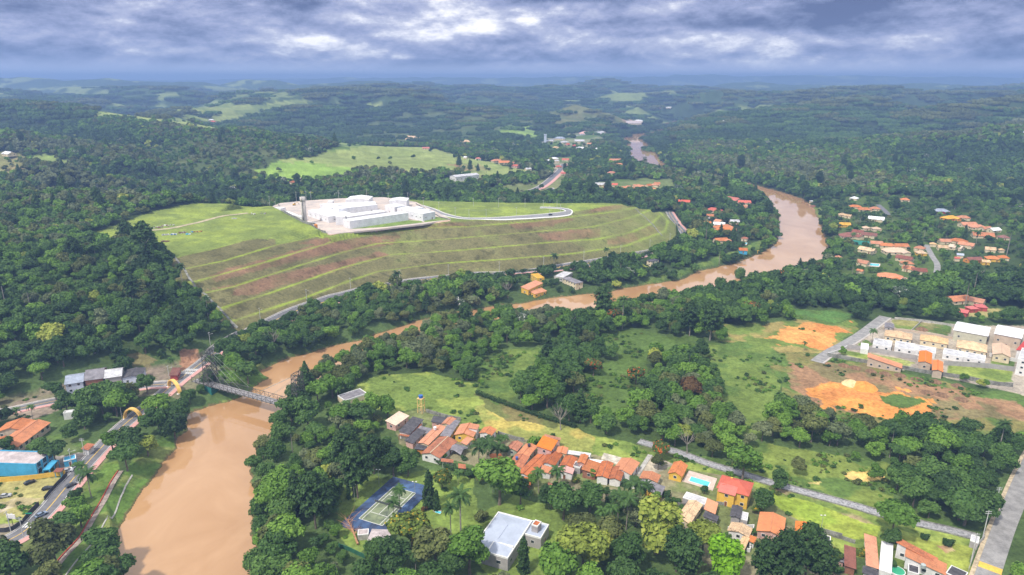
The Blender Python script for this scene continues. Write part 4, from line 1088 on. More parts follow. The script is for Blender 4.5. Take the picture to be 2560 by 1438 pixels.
def house(cr, A, B, C_, h, roof, rm, wm, label, cat='house', name='house', near=1, storeys=1, slope=.38, group=None, ov=.5, cfg={}, swap=False, flue=None):
    c, rz, L, W = rect(cr, A, B, C_, h)
    if swap: rz += math.pi/2; L, W = W, L
    zg = c.z-h
    avoid_rect(c, rz, L, W)
    o = thing(name, label, cat, (c.x, c.y, zg), rz, group)
    rmat = T_[rm] if isinstance(rm, str) else rm; wmat = W_[wm] if isinstance(wm, str) else wm
    if roof in ('flat',): ov = 0
    l, w = L/2-ov, W/2-ov; rise = W/2*slope
    b = MB(); e = .02
    if roof == 'gable':
        r2 = rise*(w/(W/2))
        i = b.add([(-l,-w,-1),(l,-w,-1),(l,w,-1),(-l,w,-1),(-l,-w,h-.12),(l,-w,h-.12),(l,w,h-.12),(-l,w,h-.12),(-l,0,h+r2-.12),(l,0,h+r2-.12)])
        for q in ((0,1,5,4),(2,3,7,6),(3,0,4,8,7),(1,2,6,9,5),(0,3,2,1)): b.face([i+k for k in q])
    elif roof == 'shed':
        r2 = W*slope*.6
        i = b.add([(-l,-w,-1),(l,-w,-1),(l,w,-1),(-l,w,-1),(-l,-w,h-.12),(l,-w,h-.12),(l,w,h+r2-.2),(-l,w,h+r2-.2)])
        for q in ((0,1,5,4),(1,2,6,5),(2,3,7,6),(3,0,4,7),(0,3,2,1),(4,5,6,7)): b.face([i+k for k in q])
    else: b.box(-l, l, -w, w, -1, h-.1 if roof != 'flat' else h)
    if cfg.get('open'):      # posts instead of walls
        for sx in (-1, 0, 1):
            for sy in (-1, 1):
                b = MB(); b.box(sx*l-.12, sx*l+.12, sy*w-.12, sy*w+.12, -1, h-.2); b.build('post', wmat, o)
    else: b.build('wall', wmat, o)
    r = MB(); hl, hw_ = L/2, W/2; th = .16
    if roof == 'gable':
        r.slab([(-hl,-hw_,h),(hl,-hw_,h),(hl,0,h+rise),(-hl,0,h+rise)], th); r.slab([(hl,hw_,h),(-hl,hw_,h),(-hl,0,h+rise),(hl,0,h+rise)], th)
    elif roof == 'shed':
        r2 = W*slope*.6; r.slab([(-hl,-hw_,h),(hl,-hw_,h),(hl,hw_,h+r2),(-hl,hw_,h+r2)], th)
    elif roof == 'hip':
        k = min(hw_, hl)*.98; rx = hl-k if L >= W else 0.0; ry = 0.0 if L >= W else hw_-k; rz_ = h+k*slope
        e0, e1 = ((-rx, -ry, rz_), (rx, ry, rz_)) if L >= W else ((0, -ry, rz_), (0, ry, rz_))
        c4 = [(-hl,-hw_,h),(hl,-hw_,h),(hl,hw_,h),(-hl,hw_,h)]
        if L >= W: fs = [[c4[0],c4[1],e1,e0],[c4[2],c4[3],e0,e1],[c4[3],c4[0],e0],[c4[1],c4[2],e1]]
        else: fs = [[c4[0],c4[1],e0],[c4[2],c4[3],e1],[c4[3],c4[0],e0,e1],[c4[1],c4[2],e1,e0]]
        for f in fs: r.slab(f, th)
    elif roof == 'flat':
        r.box(-l+.25, l-.25, -w+.25, w-.25, h-.1, h+.03)
    ro = r.build('roof', rmat, o)
    if roof == 'flat':
        p = MB(); hp = cfg.get('par', .45)
        for x0, x1, y0, y1 in ((-l-.03, l+.03, -w-.03, -w+.25), (-l-.03, l+.03, w-.25, w+.03), (-l-.03, -l+.25, -w+.25, w-.25), (l-.25, l+.03, -w+.25, w-.25)): p.box(x0, x1, y0, y1, h-.25, h+hp)
        p.build('parapet', cfg.get('parm', TRIM), o)
    elif roof in ('gable', 'hip') and near and not cfg.get('noridge'):
        q = MB(); zt = h+(rise if roof == 'gable' else min(hw_, hl)*.98*slope)
        rx = hl if roof == 'gable' else max(.3, hl-min(hw_, hl)*.98)
        if roof == 'gable' or L >= W: q.tube((-rx, 0, zt+.02), (rx, 0, zt+.02), .17, n=6)
        else: q.tube((0, -(hw_-hl), zt+.02), (0, hw_-hl, zt+.02), .17, n=6)
        q.build('ridge_cap', cfg.get('ridgem', rmat), ro)
    if not cfg.get('open') and not cfg.get('nowin'): wins(o, 2*l, 2*w, h, 0, near, storeys, cfg)
    if flue:
        f = MB(); f.box(flue[0]*l-.4, flue[0]*l+.4, flue[1]*w-.4, flue[1]*w+.4, h-.3, h+flue[2]); f.build('chimney', wmat, o)
    return o
H_ = house
# row behind the meadow, upper left end
H_('a',(150,432),(328,306),(80,350),3.4,'shed','pale','pink','small pale orange roofed house at the upper left end of the row',slope=.3)
H_('a',(332,545),(512,352),(258,445),3.4,'shed','dark','white','long house with dark grey corrugated roof beside the yellow water tower',slope=.2)
H_('a',(338,578),(488,412),6,2.6,'flat',T_['rust'],'brick','narrow open slatted rust brown pergola between two dark roofs',name='pergola',cat='pergola',cfg={'open':1,'par':.1,'parm':T_['rust']})
H_('a',(375,662),(545,500),(312,590),3.2,'shed','dark','pink','dark roofed shed above the orange carport wall, left end of row',slope=.2)
H_('a',(530,745),(560,680),(410,690),2.6,'shed','dark','orange','low dark carport with a bright orange side wall',name='carport',cat='carport',slope=.1)
H_('a',(570,682),(802,450),(466,622),3.6,'gable','orange','cream','long house with plain light orange roof, largest at the left of the row',slope=.22)
H_('a',(852,430),(932,345),(746,396),3.4,'gable','orange','cream','small square orange gabled house at the meadow edge beside long grey roof',slope=.3)
H_('a',(842,582),(982,372),(740,532),3.4,'shed','mid','yellow','long narrow house with plain grey roof and yellow posts',slope=.1)
H_('a',(715,852),(946,632),(478,782),3.6,'gable','rust','white','big brown tiled house with a cream ridge strip above the hedge',slope=.3,cfg={'ridgem':W_['cream']})
H_('a',(1150,578),(1228,440),(928,500),3.8,'gable','orange','yellow','wide orange house with a white water tank box on its roof',slope=.3)
H_('a',(1200,480),(1228,420),(1078,465),5.6,'shed','orange','white','white box room with small orange cap standing over the wide orange house',name='tank_house',cat='tank house',slope=.15,cfg={'nowin':1})
H_('a',(1062,682),(1152,600),(966,672),3.2,'shed','orange','green','small orange roof left of the big palm clump',slope=.25)
H_('a',(1382,560),(1450,480),(1226,515),3.6,'gable','orange','white','orange gabled house just behind the big palm clump',slope=.32)
H_('a',(1540,860),(1500,790),(1340,820),2.8,'shed','orange','cream','low bright orange roof partly hidden right of the big palm clump',slope=.3)
H_('a',(1710,765),(1790,665),(1562,730),3.2,'gable','rust','green','small rusty tiled cottage with open porch on green lawn',slope=.35)
H_('a',(1860,832),(1975,698),(1728,765),3.4,'gable','orange','green','orange roofed house with a white strip and dark tanks on its roof',slope=.28)
H_('a',(2150,757),(2236,622),(1962,705),6.0,'shed','bright','pink','tall two storey pink walled house with orange roof, highest in the row',storeys=2,slope=.25)
H_('a',(2262,620),(2275,590),(2062,570),4.5,'shed','orange','pink','low orange lean-to roof on the meadow side of the tall pink house',name='annex',cat='annex',slope=.2,cfg={'nowin':1})
H_('a',(2342,800),(2368,716),(2206,770),3.8,'gable','bright','cream','small bright orange roof right of the tall pink house',slope=.25)
H_('a',(1772,980),(1872,832),(1606,908),3.4,'gable','rust','white','rusty tiled house wing with a small blue tank on its roof',slope=.22)
H_('a',(1872,1092),(2132,842),(1762,985),3.5,'gable','rust','white','large rusty tiled roof sloping down to a white side wall, centre of the row',slope=.2)
H_('a',(2192,952),(2296,802),(1988,930),3.6,'gable','rust','white','rusty tiled house with a tall white end wall beside the pink roofed house',slope=.25)
H_('a',(1882,1195),(1896,1105),(1786,1182),3.0,'shed','orange','brick','small orange porch roof at the hedge with a brown wall',slope=.3)
H_('a',(2140,1285),(2216,1202),(2036,1252),2.8,'shed','orange','white','small front orange roof behind two palms next to the hedge',slope=.3)
H_('b',(985,562),(1055,435),(820,518),3.4,'gable','rust','white','brown orange tiled house between the white pergola and the pink roof',slope=.25)
H_('b',(1142,512),(1192,406),(1042,482),4.8,'gable','orange','pink','small raised orange gable with a dormer opening beside the white pergola',slope=.3)
H_('b',(1205,420),(1218,378),(912,315),2.8,'flat',T_['light'],'white','long white striped open pergola along the meadow wall',name='pergola',cat='pergola',cfg={'open':1,'par':.1})
H_('b',(1368,505),(1375,470),(1190,455),2.8,'flat',T_['white'],'white','short white striped roof beside the empty concrete pool',name='pergola',cat='pergola',cfg={'open':1,'par':.1})
H_('b',(1080,570),(1120,510),(985,545),3.0,'flat','mid','grey','small grey tank platform between the pink and orange roofs',name='terrace',cat='terrace',cfg={'nowin':1})
H_('b',(1282,642),(1345,502),(1126,540),3.4,'shed','orange','brick','orange roof with rusty lower corner above the small green lawn',slope=.25)
H_('b',(1442,698),(1512,502),(1292,638),3.8,'gable','rust','white','rusty brown tiled house with raised vent, left of its rusty twin',slope=.25)
H_('b',(1602,732),(1662,572),(1442,692),3.4,'gable','rust','white','rusty brown tiled house with white end wall next to the orange gable barn',slope=.28)
H_('b',(1736,656),(1850,498),(1546,520),3.4,'gable','bright','white','open barn with clean bright orange gable roof',slope=.3,name='barn',cat='barn')
H_('b',(2074,752),(2120,656),(1850,672),3.2,'gable','orange','white','long low orange red roof with a dark strip below the ruined yard',slope=.22)
H_('b',(2126,912),(2175,802),(1950,862),3.0,'shed','mid','yellow','grey roofed veranda with yellow posts and red wall',slope=.15)
H_('b',(1886,782),(1906,716),(1728,756),3.0,'shed','mid','white','plain grey roof left of the small white flat roof',slope=.12)
H_('b',(1960,842),(1986,752),(1886,812),3.2,'flat','white','yellow','small square white flat roof between two grey roofs',near=1)
H_('b',(985,645),(1010,572),(772,592),3.2,'gable','pink','white','long house with spotted pink metal roof',slope=.2)
H_('b',(700,640),(730,560),(570,610),3.0,'shed','orange','white','orange porch strip beside the dark inner courtyard',slope=.25)
H_('b',(2390,682),(2466,532),(2210,620),3.0,'gable','orange','yellow','little yellow garden hut with orange gable beside the swimming pool',slope=.5,name='garden_hut',cat='hut')
H_('a',(770,405),(805,325),(622,350),3.0,'shed','dark','pink','small dark roofed house with pink wall beside the meadow, left of the square orange gable',slope=.15)
H_('a',(565,535),(618,468),(445,470),2.9,'shed','mid','white','patched grey roof between the two dark corrugated roofs and the long orange one',slope=.12)
H_('a',(892,908),(892,868),(732,868),2.6,'shed','rust','green','narrow rusty gate roof beside the hedge, left one',slope=.3,name='gate_roof',cat='gate roof')
H_('a',(1052,985),(1048,928),(950,895),2.6,'shed','rust','tan','narrow rusty gate roof beside the hedge, right one',slope=.3,name='gate_roof',cat='gate roof')
H_('d',(522,1475),(532,1392),(342,1385),2.8,'shed','dark','white','black roof below the long narrow orange roof at the bottom edge',slope=.1)
H_('d',(985,1430),(985,1345),(862,1345),2.7,'flat','dark','white','small black flat roof between the two long orange roofs at bottom right',cfg={'par':.1})
H_('c',(2135,1300),(2140,1200),(2010,1230),2.7,'shed','mid','pink','grey lean-to beside the flowering shrubs and carport',slope=.12)
H_('c',(700,1000),(735,905),(600,900),2.9,'gable','rust','white','rusty roof half hidden by the yellow green feathery tree',slope=.3)
H_('c',(1120,1080),(1140,1010),(1075,1010),2.7,'shed','orange','white','tiny orange roof between white wall and largest orange roof',slope=.2)
# big yellow house and its neighbours
H_('c',(1052,548),(1108,395),(690,428),6.6,'hip','red','yellow','big yellow two storey house with red hipped roof by the swimming pool',storeys=2,slope=.5,near=2,flue=(.2,.3,2.4))
H_('c',(896,545),(945,440),(700,480),6.0,'gable','red','yellow','yellow front wing with red gable joined to the big yellow house',name='house_wing',cat='house wing',storeys=2,slope=.45,swap=True)
H_('c',(672,748),(706,622),(545,692),3.0,'shed','bright','white','small clean orange roof on white walls below the yellow house',slope=.4)
H_('c',(690,832),(716,772),(526,780),2.8,'shed','dark','grey','dark grey lean-to roof in front of the small clean orange roof',slope=.15)
H_('c',(550,642),(592,574),(296,572),2.6,'flat','light','grey','long pale grey flat roof strip below the swimming pool',cfg={'nowin':1,'par':.1})
H_('c',(385,862),(532,642),(262,742),3.4,'gable','tan','cream','tan speckled tiled house between yellow green trees',slope=.35)
H_('c',(960,802),(985,672),(832,772),3.2,'gable','dark','grey','dark ribbed arched carport roof right of the yellow house yard',slope=.25,name='carport',cat='carport')
H_('c',(1032,822),(1046,736),(966,792),2.8,'flat','light','grey','narrow light grey slab roof beside the dark ribbed carport',cfg={'nowin':1,'par':.1})
H_('c',(1052,1012),(1096,912),(806,928),3.2,'gable','tan','white','tan roof with dark speckles, upper of two beside the white wall',slope=.25)
H_('c',(1002,1152),(1062,1022),(925,1105),3.2,'gable','tan','white','tan roof with dark speckles, lower of two beside the white wall',slope=.25)
H_('c',(1442,1012),(1470,792),(1130,952),3.6,'gable','bright','pink','largest plain bright orange roof beside the yellow green lawn',slope=.25)
H_('c',(1782,1102),(1790,872),(1562,1012),3.6,'gable','bright','brick','bright orange roof with slatted lower corner next to dark carport',slope=.2)
H_('c',(1970,1172),(1976,1002),(1798,1122),3.0,'flat','dark','white','dark grey flat carport roof right of the bright orange roofs',name='carport',cat='carport',cfg={'nowin':1,'par':.1})
H_('d',(276,1372),(270,1130),(136,1310),3.2,'shed','brown','brick','narrow rusty red corrugated roof beside the flowering shrubs',slope=.12)
H_('d',(536,1372),(502,1006),(386,1366),3.4,'shed','orange','white','long narrow orange tiled roof left of the white roof, bottom right',slope=.15)
H_('d',(672,1425),(692,1092),(532,1385),3.4,'flat','white','white','white flat roof between two orange roofs, bottom right',cfg={'par':.3})
H_('d',(1192,1312),(1202,1246),(702,1172),3.4,'shed','rust','white','long rusty orange roof along the lawn, bottom right',slope=.4)
H_('d',(1292,1442),(1302,1312),(802,1322),3.0,'shed','orange','white','orange roof nearest the green paddling pool, bottom right',slope=.3)
H_('d',(1480,1500),(1540,1412),(1302,1392),3.0,'flat','dark','grey','black flat roof at the end of the bottom right row',cfg={'nowin':1,'par':.1})
H_('d',(1655,1078),(1670,1010),(1572,1065),2.8,'flat','light','grey','small pale guard hut at the corner beside the street',name='guard_hut',cat='hut',cfg={'par':.1})
# grey villa in the garden
def villa():
    o = H_('g',(1832,1012),(2092,612),(1502,828),5.2,'hip','grey','grey','modern grey villa with blue grey metal roof in the garden',near=2,storeys=1,slope=.16,ov=.02,cfg={'sp':5,'ws':(1.6,1.2)})
    return o
vo = villa()
c, rz, L, W = rect('g',(1832,1012),(2092,612),(1502,828),5.2)
p = MB()
for x0, x1, y0, y1 in ((-L/2-.1, L/2+.1, -W/2-.1, -W/2+.3), (-L/2-.1, L/2+.1, W/2-.3, W/2+.1), (-L/2-.1, -L/2+.3, -W/2+.3, W/2-.3), (L/2-.3, L/2+.1, -W/2+.3, W/2-.3)): p.box(x0, x1, y0, y1, 4.9, 5.6)
p.build('parapet', TRIM, vo)
q = MB(); q.box(-L/2+5.5, -L/2+6, -W/2+.3, W/2*.1, 5.0, 6.1); q.box(-L/2+.3, -L/2+6, W/2*.1, W/2*.1+.4, 5.0, 6.1); q.build('roof_ledge', TRIM, vo)
H_('g',(2185,800),(2272,655),(2042,700),4.6,'flat','grey','grey','lower flat wing of the grey villa',name='villa_wing',cat='house wing',near=2,cfg={'sp':4})
H_('g',(2150,672),(2192,622),(2092,655),7.4,'flat',T_['rust'],'grey','square grey chimney tower rising from the grey villa',name='chimney_tower',cat='tower',cfg={'nowin':1,'par':.3})
H_('g',(545,852),(602,702),(330,818),3.4,'hip','pinkgrey','white','pale mossy grey hipped pavilion beside the tennis court',name='pavilion',cat='pavilion',slope=.3)
H_('g',(345,748),(350,690),(235,705),2.4,'flat','pinkgrey','concrete','stained concrete practice wall at the court corner',name='practice_wall',cat='wall',cfg={'nowin':1,'par':.05})
# left side: courtyard building, blue showroom, workshops
H_('e',(216,1282),(612,988),(60,1180),3.6,'gable','orange','tan','long orange tiled wing with arcade facing the trees, courtyard building',name='courtyard_building',cat='building',slope=.3,cfg={'sp':3.2,'ws':(1.8,2.0),'nmax':14})
H_('e',(330,1092),(470,968),(-60,1105),3.6,'gable','orange','tan','orange tiled back wing of the courtyard building at the left edge',name='courtyard_building',cat='building',slope=.3)
H_('e',(216,1285),(330,1190),(-160,1200),3.5,'gable','orange','tan','orange tiled front wing of the courtyard building at the left edge',name='courtyard_building',cat='building',slope=.25)
H_('f',(402,192),(592,50),(-300,225),6.0,'flat','pinkgrey','blue','bright blue showroom building with flat pinkish roof',name='showroom',cat='building',near=1,storeys=2,cfg={'sp':2.4,'ws':(2.0,2.2),'nmax':14,'parm':W_['blue'],'nodoor':1,'only':[0]})
H_('f',(560,245),(660,135),(530,200),3.6,'flat',W_['blue'],'blue','light blue slatted canopy at the showroom entrance',name='canopy',cat='canopy',cfg={'open':1,'par':.15,'parm':W_['blue']})
H_('f',(690,270),(730,225),(600,275),2.8,'shed','brown','blue','small dark red awning with blue frame near the parked cars',name='awning',cat='awning',cfg={'open':1},slope=.1)
H_('e',(1000,502),(1040,385),(776,512),6.0,'gable','slate','blueg','workshop with blue grey metal roof, leftmost of the four in the row',name='workshop',cat='workshop',swap=True,slope=.3,near=1,storeys=2,group='row of roadside workshops')
H_('e',(1236,460),(1292,325),(1000,495),6.2,'gable','mid','brick','workshop with brown grey roof and open dark front, second of the row',name='workshop',cat='workshop',swap=True,slope=.35,group='row of roadside workshops',cfg={'ws':(3.5,3),'sp':6})
H_('e',(1462,432),(1496,325),(1244,452),6.2,'gable','light','grey','workshop with patchy white metal roof, third of the row',name='workshop',cat='workshop',swap=True,slope=.35,group='row of roadside workshops',cfg={'ws':(2,1.6),'sp':4})
H_('e',(1700,432),(1752,330),(1466,432),5.0,'gable','dark','blueg','workshop with dark roof and pale blue wall, rightmost of the row',name='workshop',cat='workshop',slope=.15,group='row of roadside workshops')
H_('e',(2130,425),(2170,330),(2035,415),3.4,'shed','brown','red','small red walled shop with brown roof behind the nearer arch',name='shop',cat='shop',slope=.2)
H_('e',(1062,1318),(1140,1248),(1002,1290),3.0,'shed','rust','white','small rusty roof beside the riverside road near the showroom',slope=.3)
H_('e',(910,1420),(905,1370),(760,1420),3.0,'flat','blue' if 'blue' in T_ else W_['blue'],'blue','little sky blue kiosk behind the parking area',name='kiosk',cat='kiosk',cfg={'par':.1})
H_('e',(880,870),(900,840),(770,865),3.5,'flat','white','white','small white house half hidden in trees below the workshops')
H_('f',(395,300),(390,230),(240,300),3,'gable','brown','brick','low rust roofed shed behind the blue showroom',slope=.2) if False else None
# riverside houses below the mound
H_('k',(752,560),(950,468),(712,510),5.2,'shed','orange','yellow','yellow riverside house, upper orange roof of the pair',slope=.3,storeys=1)
H_('k',(838,618),(1002,572),(800,585),4.0,'shed','orange','yellow','lower orange veranda roof of the yellow riverside house',name='veranda',cat='veranda',slope=.3)
H_('k',(1385,475),(1490,455),(1200,400),6.2,'hip','mid','cream','cream riverside house with dark grey hipped roof',slope=.35,storeys=2)
H_('k',(1220,400),(1345,330),(1150,350),3.5,'flat','light','concrete','roofless grey concrete ruin above the cream riverside house',name='ruin',cat='ruin',cfg={'par':.3,'parm':CONC})
H_('k',(870,410),(965,400),(800,350),5,'flat','mustard','yellow','bright yellow house with terraces beside the river road',storeys=2,cfg={'parm':W_['yellow']})
H_('k',(2400,185),(2500,160),(2340,160),5.0,'hip','dark','cream','cream two storey house with black roof near the small pool by the river',storeys=2,slope=.2)
# estate on the right
for k_, (A, B, C_) in enumerate([((1185,345),(1190,270),(850,235)), ((1628,400),(1632,330),(1282,300)), ((2106,500),(2110,405),(1735,370))]):
    H_('h',A,B,C_,4.0,'hip','tan','cream','tan tiled double house in the walled estate, %s of three' % ['leftmost','middle','rightmost'][k_],storeys=1,slope=.4,group='tan double houses of the estate')
H_('h',(2400,560),(2386,425),(2170,520),4.6,'gable','pale','cream','tan house with a plain angled roof at the right end of the estate',slope=.35)
for k_, (A, B, C_) in enumerate([((925,440),(940,365),(700,395)), ((1215,480),(1222,400),(970,425)), ((1470,520),(1478,450),(1218,465)), ((1810,565),(1818,495),(1560,520)), ((2080,610),(2090,545),(1812,570))]):
    H_('h',A,B,C_,3.1,'flat','light','white','white flat roofed terrace house, %s from the left in the estate row' % ['first','second','third','fourth','fifth'][k_],group='white terrace houses of the estate',cfg={'sp':3.5,'par':.5},name='terrace_house')
H_('h',(1425,642),(1432,505),(1255,638),5.4,'gable','bright','tan','tan house with orange roof carrying solar panels, in front of the estate',slope=.3)
H_('h',(1566,740),(1566,615),(1430,660),4.6,'gable','bright','tan','orange roofed wing right of the solar panel house',slope=.3,name='house_wing',cat='house wing')
H_('h',(1060,695),(1064,640),(622,605),3.0,'shed','orange','tan','long low orange roof behind the estate boundary wall',slope=.3)
H_('h',(2120,300),(2156,190),(1698,205),7.5,'gable','white','khaki','khaki walled warehouse with white roof, left of two',name='warehouse',cat='warehouse',swap=True,slope=.16,cfg={'sp':5,'nmax':4})
H_('h',(2535,330),(2570,215),(2200,245),7.5,'gable','white','tan','peach walled warehouse with white roof, right of two',name='warehouse',cat='warehouse',swap=True,slope=.16,cfg={'sp':4,'nmax':5})
H_('h',(2760,640),(2800,500),(2500,540),9.5,'flat','light','white','tall white three storey house with orange strip at the right edge',storeys=3,cfg={'sp':4})
H_('h',(2600,500),(2700,380),(2520,400),7.5,'gable','crimson','white','white house with red roof at the right edge behind the tall one',storeys=2,slope=.3)
H_('h',(645,470),(650,400),(550,440),3.0,'flat','white','white','small white gatehouse of the estate',name='gatehouse',cat='gatehouse')
H_('h',(955,200),(965,150),(840,180),3,'gable','mid','grey','small grey shed at the upper end of the estate road',name='shed',cat='shed',slope=.2)
# white complex on the mound
wc = dict(name='factory_hall', cat='factory hall')
def WC(A, B, C_, h, roof='flat', label='', rm='white', cfg=None, slope=.12, name='factory_hall', cat='factory hall', swap=False):
    a = P(*cp('m', A), YZ+h); b = P(*cp('m', B), YZ+h)
    A_, B_ = Vector(a), Vector(b); ab = B_-A_; L = ab.length; x = ab/L; y = Vector((-x.y, x.x, 0))
    if y.y < 0: y = -y; 
    c = A_+x*L/2+y*C_/2; rz = math.atan2(x.y, x.x)
    global hit
    oh = hit
    def hit2(u, v, hh=0): return P(u, v, YZ+hh)
    hit = hit2
    try: o = H_('m', A, B, C_, h, roof, rm, mat('hall_white', (.72, .72, .74), .7, .12, .25), label, cat=cat, name=name, near=1, slope=slope, ov=.1, cfg=dict({'sp': 9, 'ws': (1.4, .7), 'nmax': 6, 'par': .25}, **(cfg or {})), swap=swap)
    finally: hit = oh
    return o
WC((1190,212),(1500,212),24,8,'gable','white gabled hall at the back of the factory',swap=True)
WC((1775,228),(2006,228),20,8,'gable','white gabled hall at the right back corner of the factory',swap=True)
WC((1010,290),(1600,262),13,8,'flat','long low white hall behind the middle block of the factory')
WC((1105,335),(1620,280),16,9,'flat','tallest long white block in the middle of the factory',cfg={'nmax':3})
WC((690,352),(962,440),26,6,'flat','broad white hall directly right of the concrete tower')
WC((850,270),(1000,320),10,7.5,'flat','short white box on the broad left hall',cfg={'nowin':1})
WC((1060,445),(1190,440),11,7.5,'flat','small white cube left of the front hall')
WC((1225,442),(1740,368),13,6.6,'flat','narrow white hall just behind the front hall',cfg={'nowin':1})
WC((1250,500),(2030,388),13,7.2,'flat','longest front hall of the factory with panelled white wall',cfg={'nowin':1})
WC((1715,285),(1845,312),14,7,'flat','white cube behind the right end of the front hall')
WC((1880,325),(2210,370),14,6,'flat','white connecting hall right of the front hall')
WC((2070,318),(2150,330),9,8,'flat','small raised white block above the connecting hall',cfg={'nowin':1})
WC((2222,402),(2388,372),26,7,'flat','white end block of the factory nearest the road loop',cfg={'sp':6})
WC((950,238),(1016,238),8,4,'flat','tiny white gate office behind the factory',name='gate_office',cat='office')
WC((238,320),(330,330),7,3.5,'flat','light store shed at the left corner of the yard',name='store_shed',cat='shed')
for k_, (A, B) in enumerate((((362,368),(500,425)), ((525,425),(622,450)))):
    WC(A, B, 5, 3.2, 'flat', 'white site container left of the concrete tower, %s one' % ('farther' if k_ == 0 else 'nearer'), name='site_container', cat='container')
o_ = WC((792,548),(820,545),4,4.5,'flat','orange container at the foot of the concrete tower',name='container',cat='container',cfg={'nowin':1})
for ch in o_.children: ch.data.materials[0] = W_['orange']

# far and half hidden houses: (crop, x, y, width in crop pixels, roof, wall[, storeys])
def cluster(items, what, ang=-20, wall='cream', grp=None, near=0):
    its = sorted(items, key=lambda i: cp(i[0], (i[1], i[2]))[0])
    tot = {}
    for it in its: tot[it[4]] = tot.get(it[4], 0)+1
    cnt = {}
    O = ['first', 'second', 'third', 'fourth', 'fifth', 'sixth', 'seventh', 'eighth', 'ninth', 'tenth', 'eleventh', 'twelfth', 'thirteenth', 'fourteenth', 'fifteenth', 'sixteenth', 'seventeenth', 'eighteenth']
    CN = {'orange': 'orange', 'bright': 'bright orange', 'rust': 'rusty', 'tan': 'tan', 'pale': 'pale tan', 'brown': 'dark red brown', 'red': 'red', 'crimson': 'crimson', 'pink': 'pink', 'dark': 'black', 'mid': 'grey', 'light': 'light grey', 'white': 'white', 'slate': 'slate blue', 'mustard': 'mustard', 'grey': 'blue grey', 'pinkgrey': 'pinkish'}
    for it in its:
        cr, x, y, w, rm = it[:5]; wl = it[5] if len(it) > 5 and it[5] else wall; st = it[6] if len(it) > 6 else 1
        k = cnt.get(rm, 0); cnt[rm] = k+1
        u, v = cp(cr, (x, y)); h = 2.7*st+.3; p = hit(u, v, h); D = proj(p[0], p[1], p[2])[2]
        Lm = 1.12*w/CR[cr][2]/F*D; Wm = min(Lm*.95, max(9, Lm*.62)); q = random.Random(int(u*3+v))
        a = R(ang+q.uniform(-38, 38)); s, c_ = math.sin(a), math.cos(a)
        def back(dx, dy): 
            qx, qy = p[0]+dx*c_-dy*s, p[1]+dx*s+dy*c_; uu, vv, _ = proj(np.array(qx), np.array(qy), np.array(p[2])); return (float(uu), float(vv))
        A = back(-Lm/2, -Wm/2); B = back(Lm/2, -Wm/2)
        pos = f'{O[min(k, 17)]} from left {what}' if tot[rm] > 1 else f'only one {what}'
        typ = 'hip' if q.random() < .55 else 'gable'
        if rm in ('white', 'light', 'mustard') and q.random() < .4: typ = 'gable'
        nm = 'house' if Lm < 28 else 'large_house'
        H_('o', A, B, Wm, h, typ, rm, wl, f'{CN[rm]} roofed house, {pos}', near=near, storeys=st, slope=.5, name=nm, group=grp or 'houses '+what)
        if Lm > 13 and q.random() < .8 and what != 'x':      # cross wing
            A2 = back(Lm*.12, -Wm/2-Wm*.28); B2 = back(Lm*.12+Lm*.34, -Wm/2-Wm*.28)
            c2, rz2, L2, W2 = rect('o', A2, B2, Wm*.8, h)
            root = sc.collection.objects[-1] if False else LASTH[0]
            wg = MB(); l2, w2 = L2/2, W2/2; r2 = l2*.38
            inv = Matrix.Rotation(-root.rotation_euler.z, 4, 'Z') @ Matrix.Translation(-Vector(root.location))
            M2 = inv @ Matrix.Translation(Vector((c2.x, c2.y, root.location.z+.12))) @ Matrix.Rotation(rz2, 4, 'Z')
            def addm(mb, name, mt):
                mb.v = [tuple(M2 @ Vector(v_)) for v_ in mb.v]; mb.build(name, mt, root)
            b = MB(); e = .5
            i = b.add([(-l2+e,-w2+e,-1),(l2-e,-w2+e,-1),(l2-e,w2-e,-1),(-l2+e,w2-e,-1),(-l2+e,-w2+e,h-.12),(l2-e,-w2+e,h-.12),(l2-e,w2-e,h-.12),(-l2+e,w2-e,h-.12),(0,-w2+e,h+r2-.3),(0,w2-e,h+r2-.3)])
            for f in ((0,1,5,8,4),(2,3,7,9,6),(3,0,4,7),(1,2,6,5)): b.face([i+k_ for k_ in f])
            addm(b, 'wing_wall', W_[wl])
            r_ = MB(); r_.slab([(l2,-w2,h),(l2,w2,h),(0,w2,h+r2),(0,-w2,h+r2)], .16); r_.slab([(-l2,w2,h),(-l2,-w2,h),(0,-w2,h+r2),(0,w2,h+r2)], .16)
            addm(r_, 'wing_roof', T_[rm])
LASTH = [None]
_H = house
def house(*a, **k): LASTH[0] = _H(*a, **k); return LASTH[0]
H_ = house
cluster([('i',760,155,110,'orange'),('i',860,185,120,'orange'),('i',970,175,90,'orange'),('i',620,240,70,'tan'),('i',690,255,60,'tan'),('i',640,345,110,'mustard','yellow'),('i',985,285,140,'white'),('i',790,425,100,'brown'),('i',700,462,200,'brown'),('i',910,455,140,'brown'),
 ('i',750,65,70,'white'),('i',290,98,30,'light'),('i',1290,80,80,'orange'),('i',310,155,60,'brown'),('i',870,380,70,'pale'),('i',985,390,80,'pale')], 'on the right bank by the river bend')
cluster([('i',985,545,110,'orange'),('i',1110,568,140,'orange'),('i',1245,572,130,'orange'),('i',1190,628,220,'pale'),('i',890,615,150,'tan'),('i',1450,595,90,'orange'),('i',1460,645,90,'tan','yellow'),('i',580,692,60,'orange'),('i',845,750,110,'orange'),('i',815,840,60,'orange')], 'round the green tennis court')
cluster([('i',1290,705,150,'brown'),('i',1310,755,110,'orange'),('i',1330,812,100,'orange'),('i',1440,835,130,'brown'),('i',1130,900,220,'orange'),('i',1290,935,90,'pink')], 'left of the small settlement street')
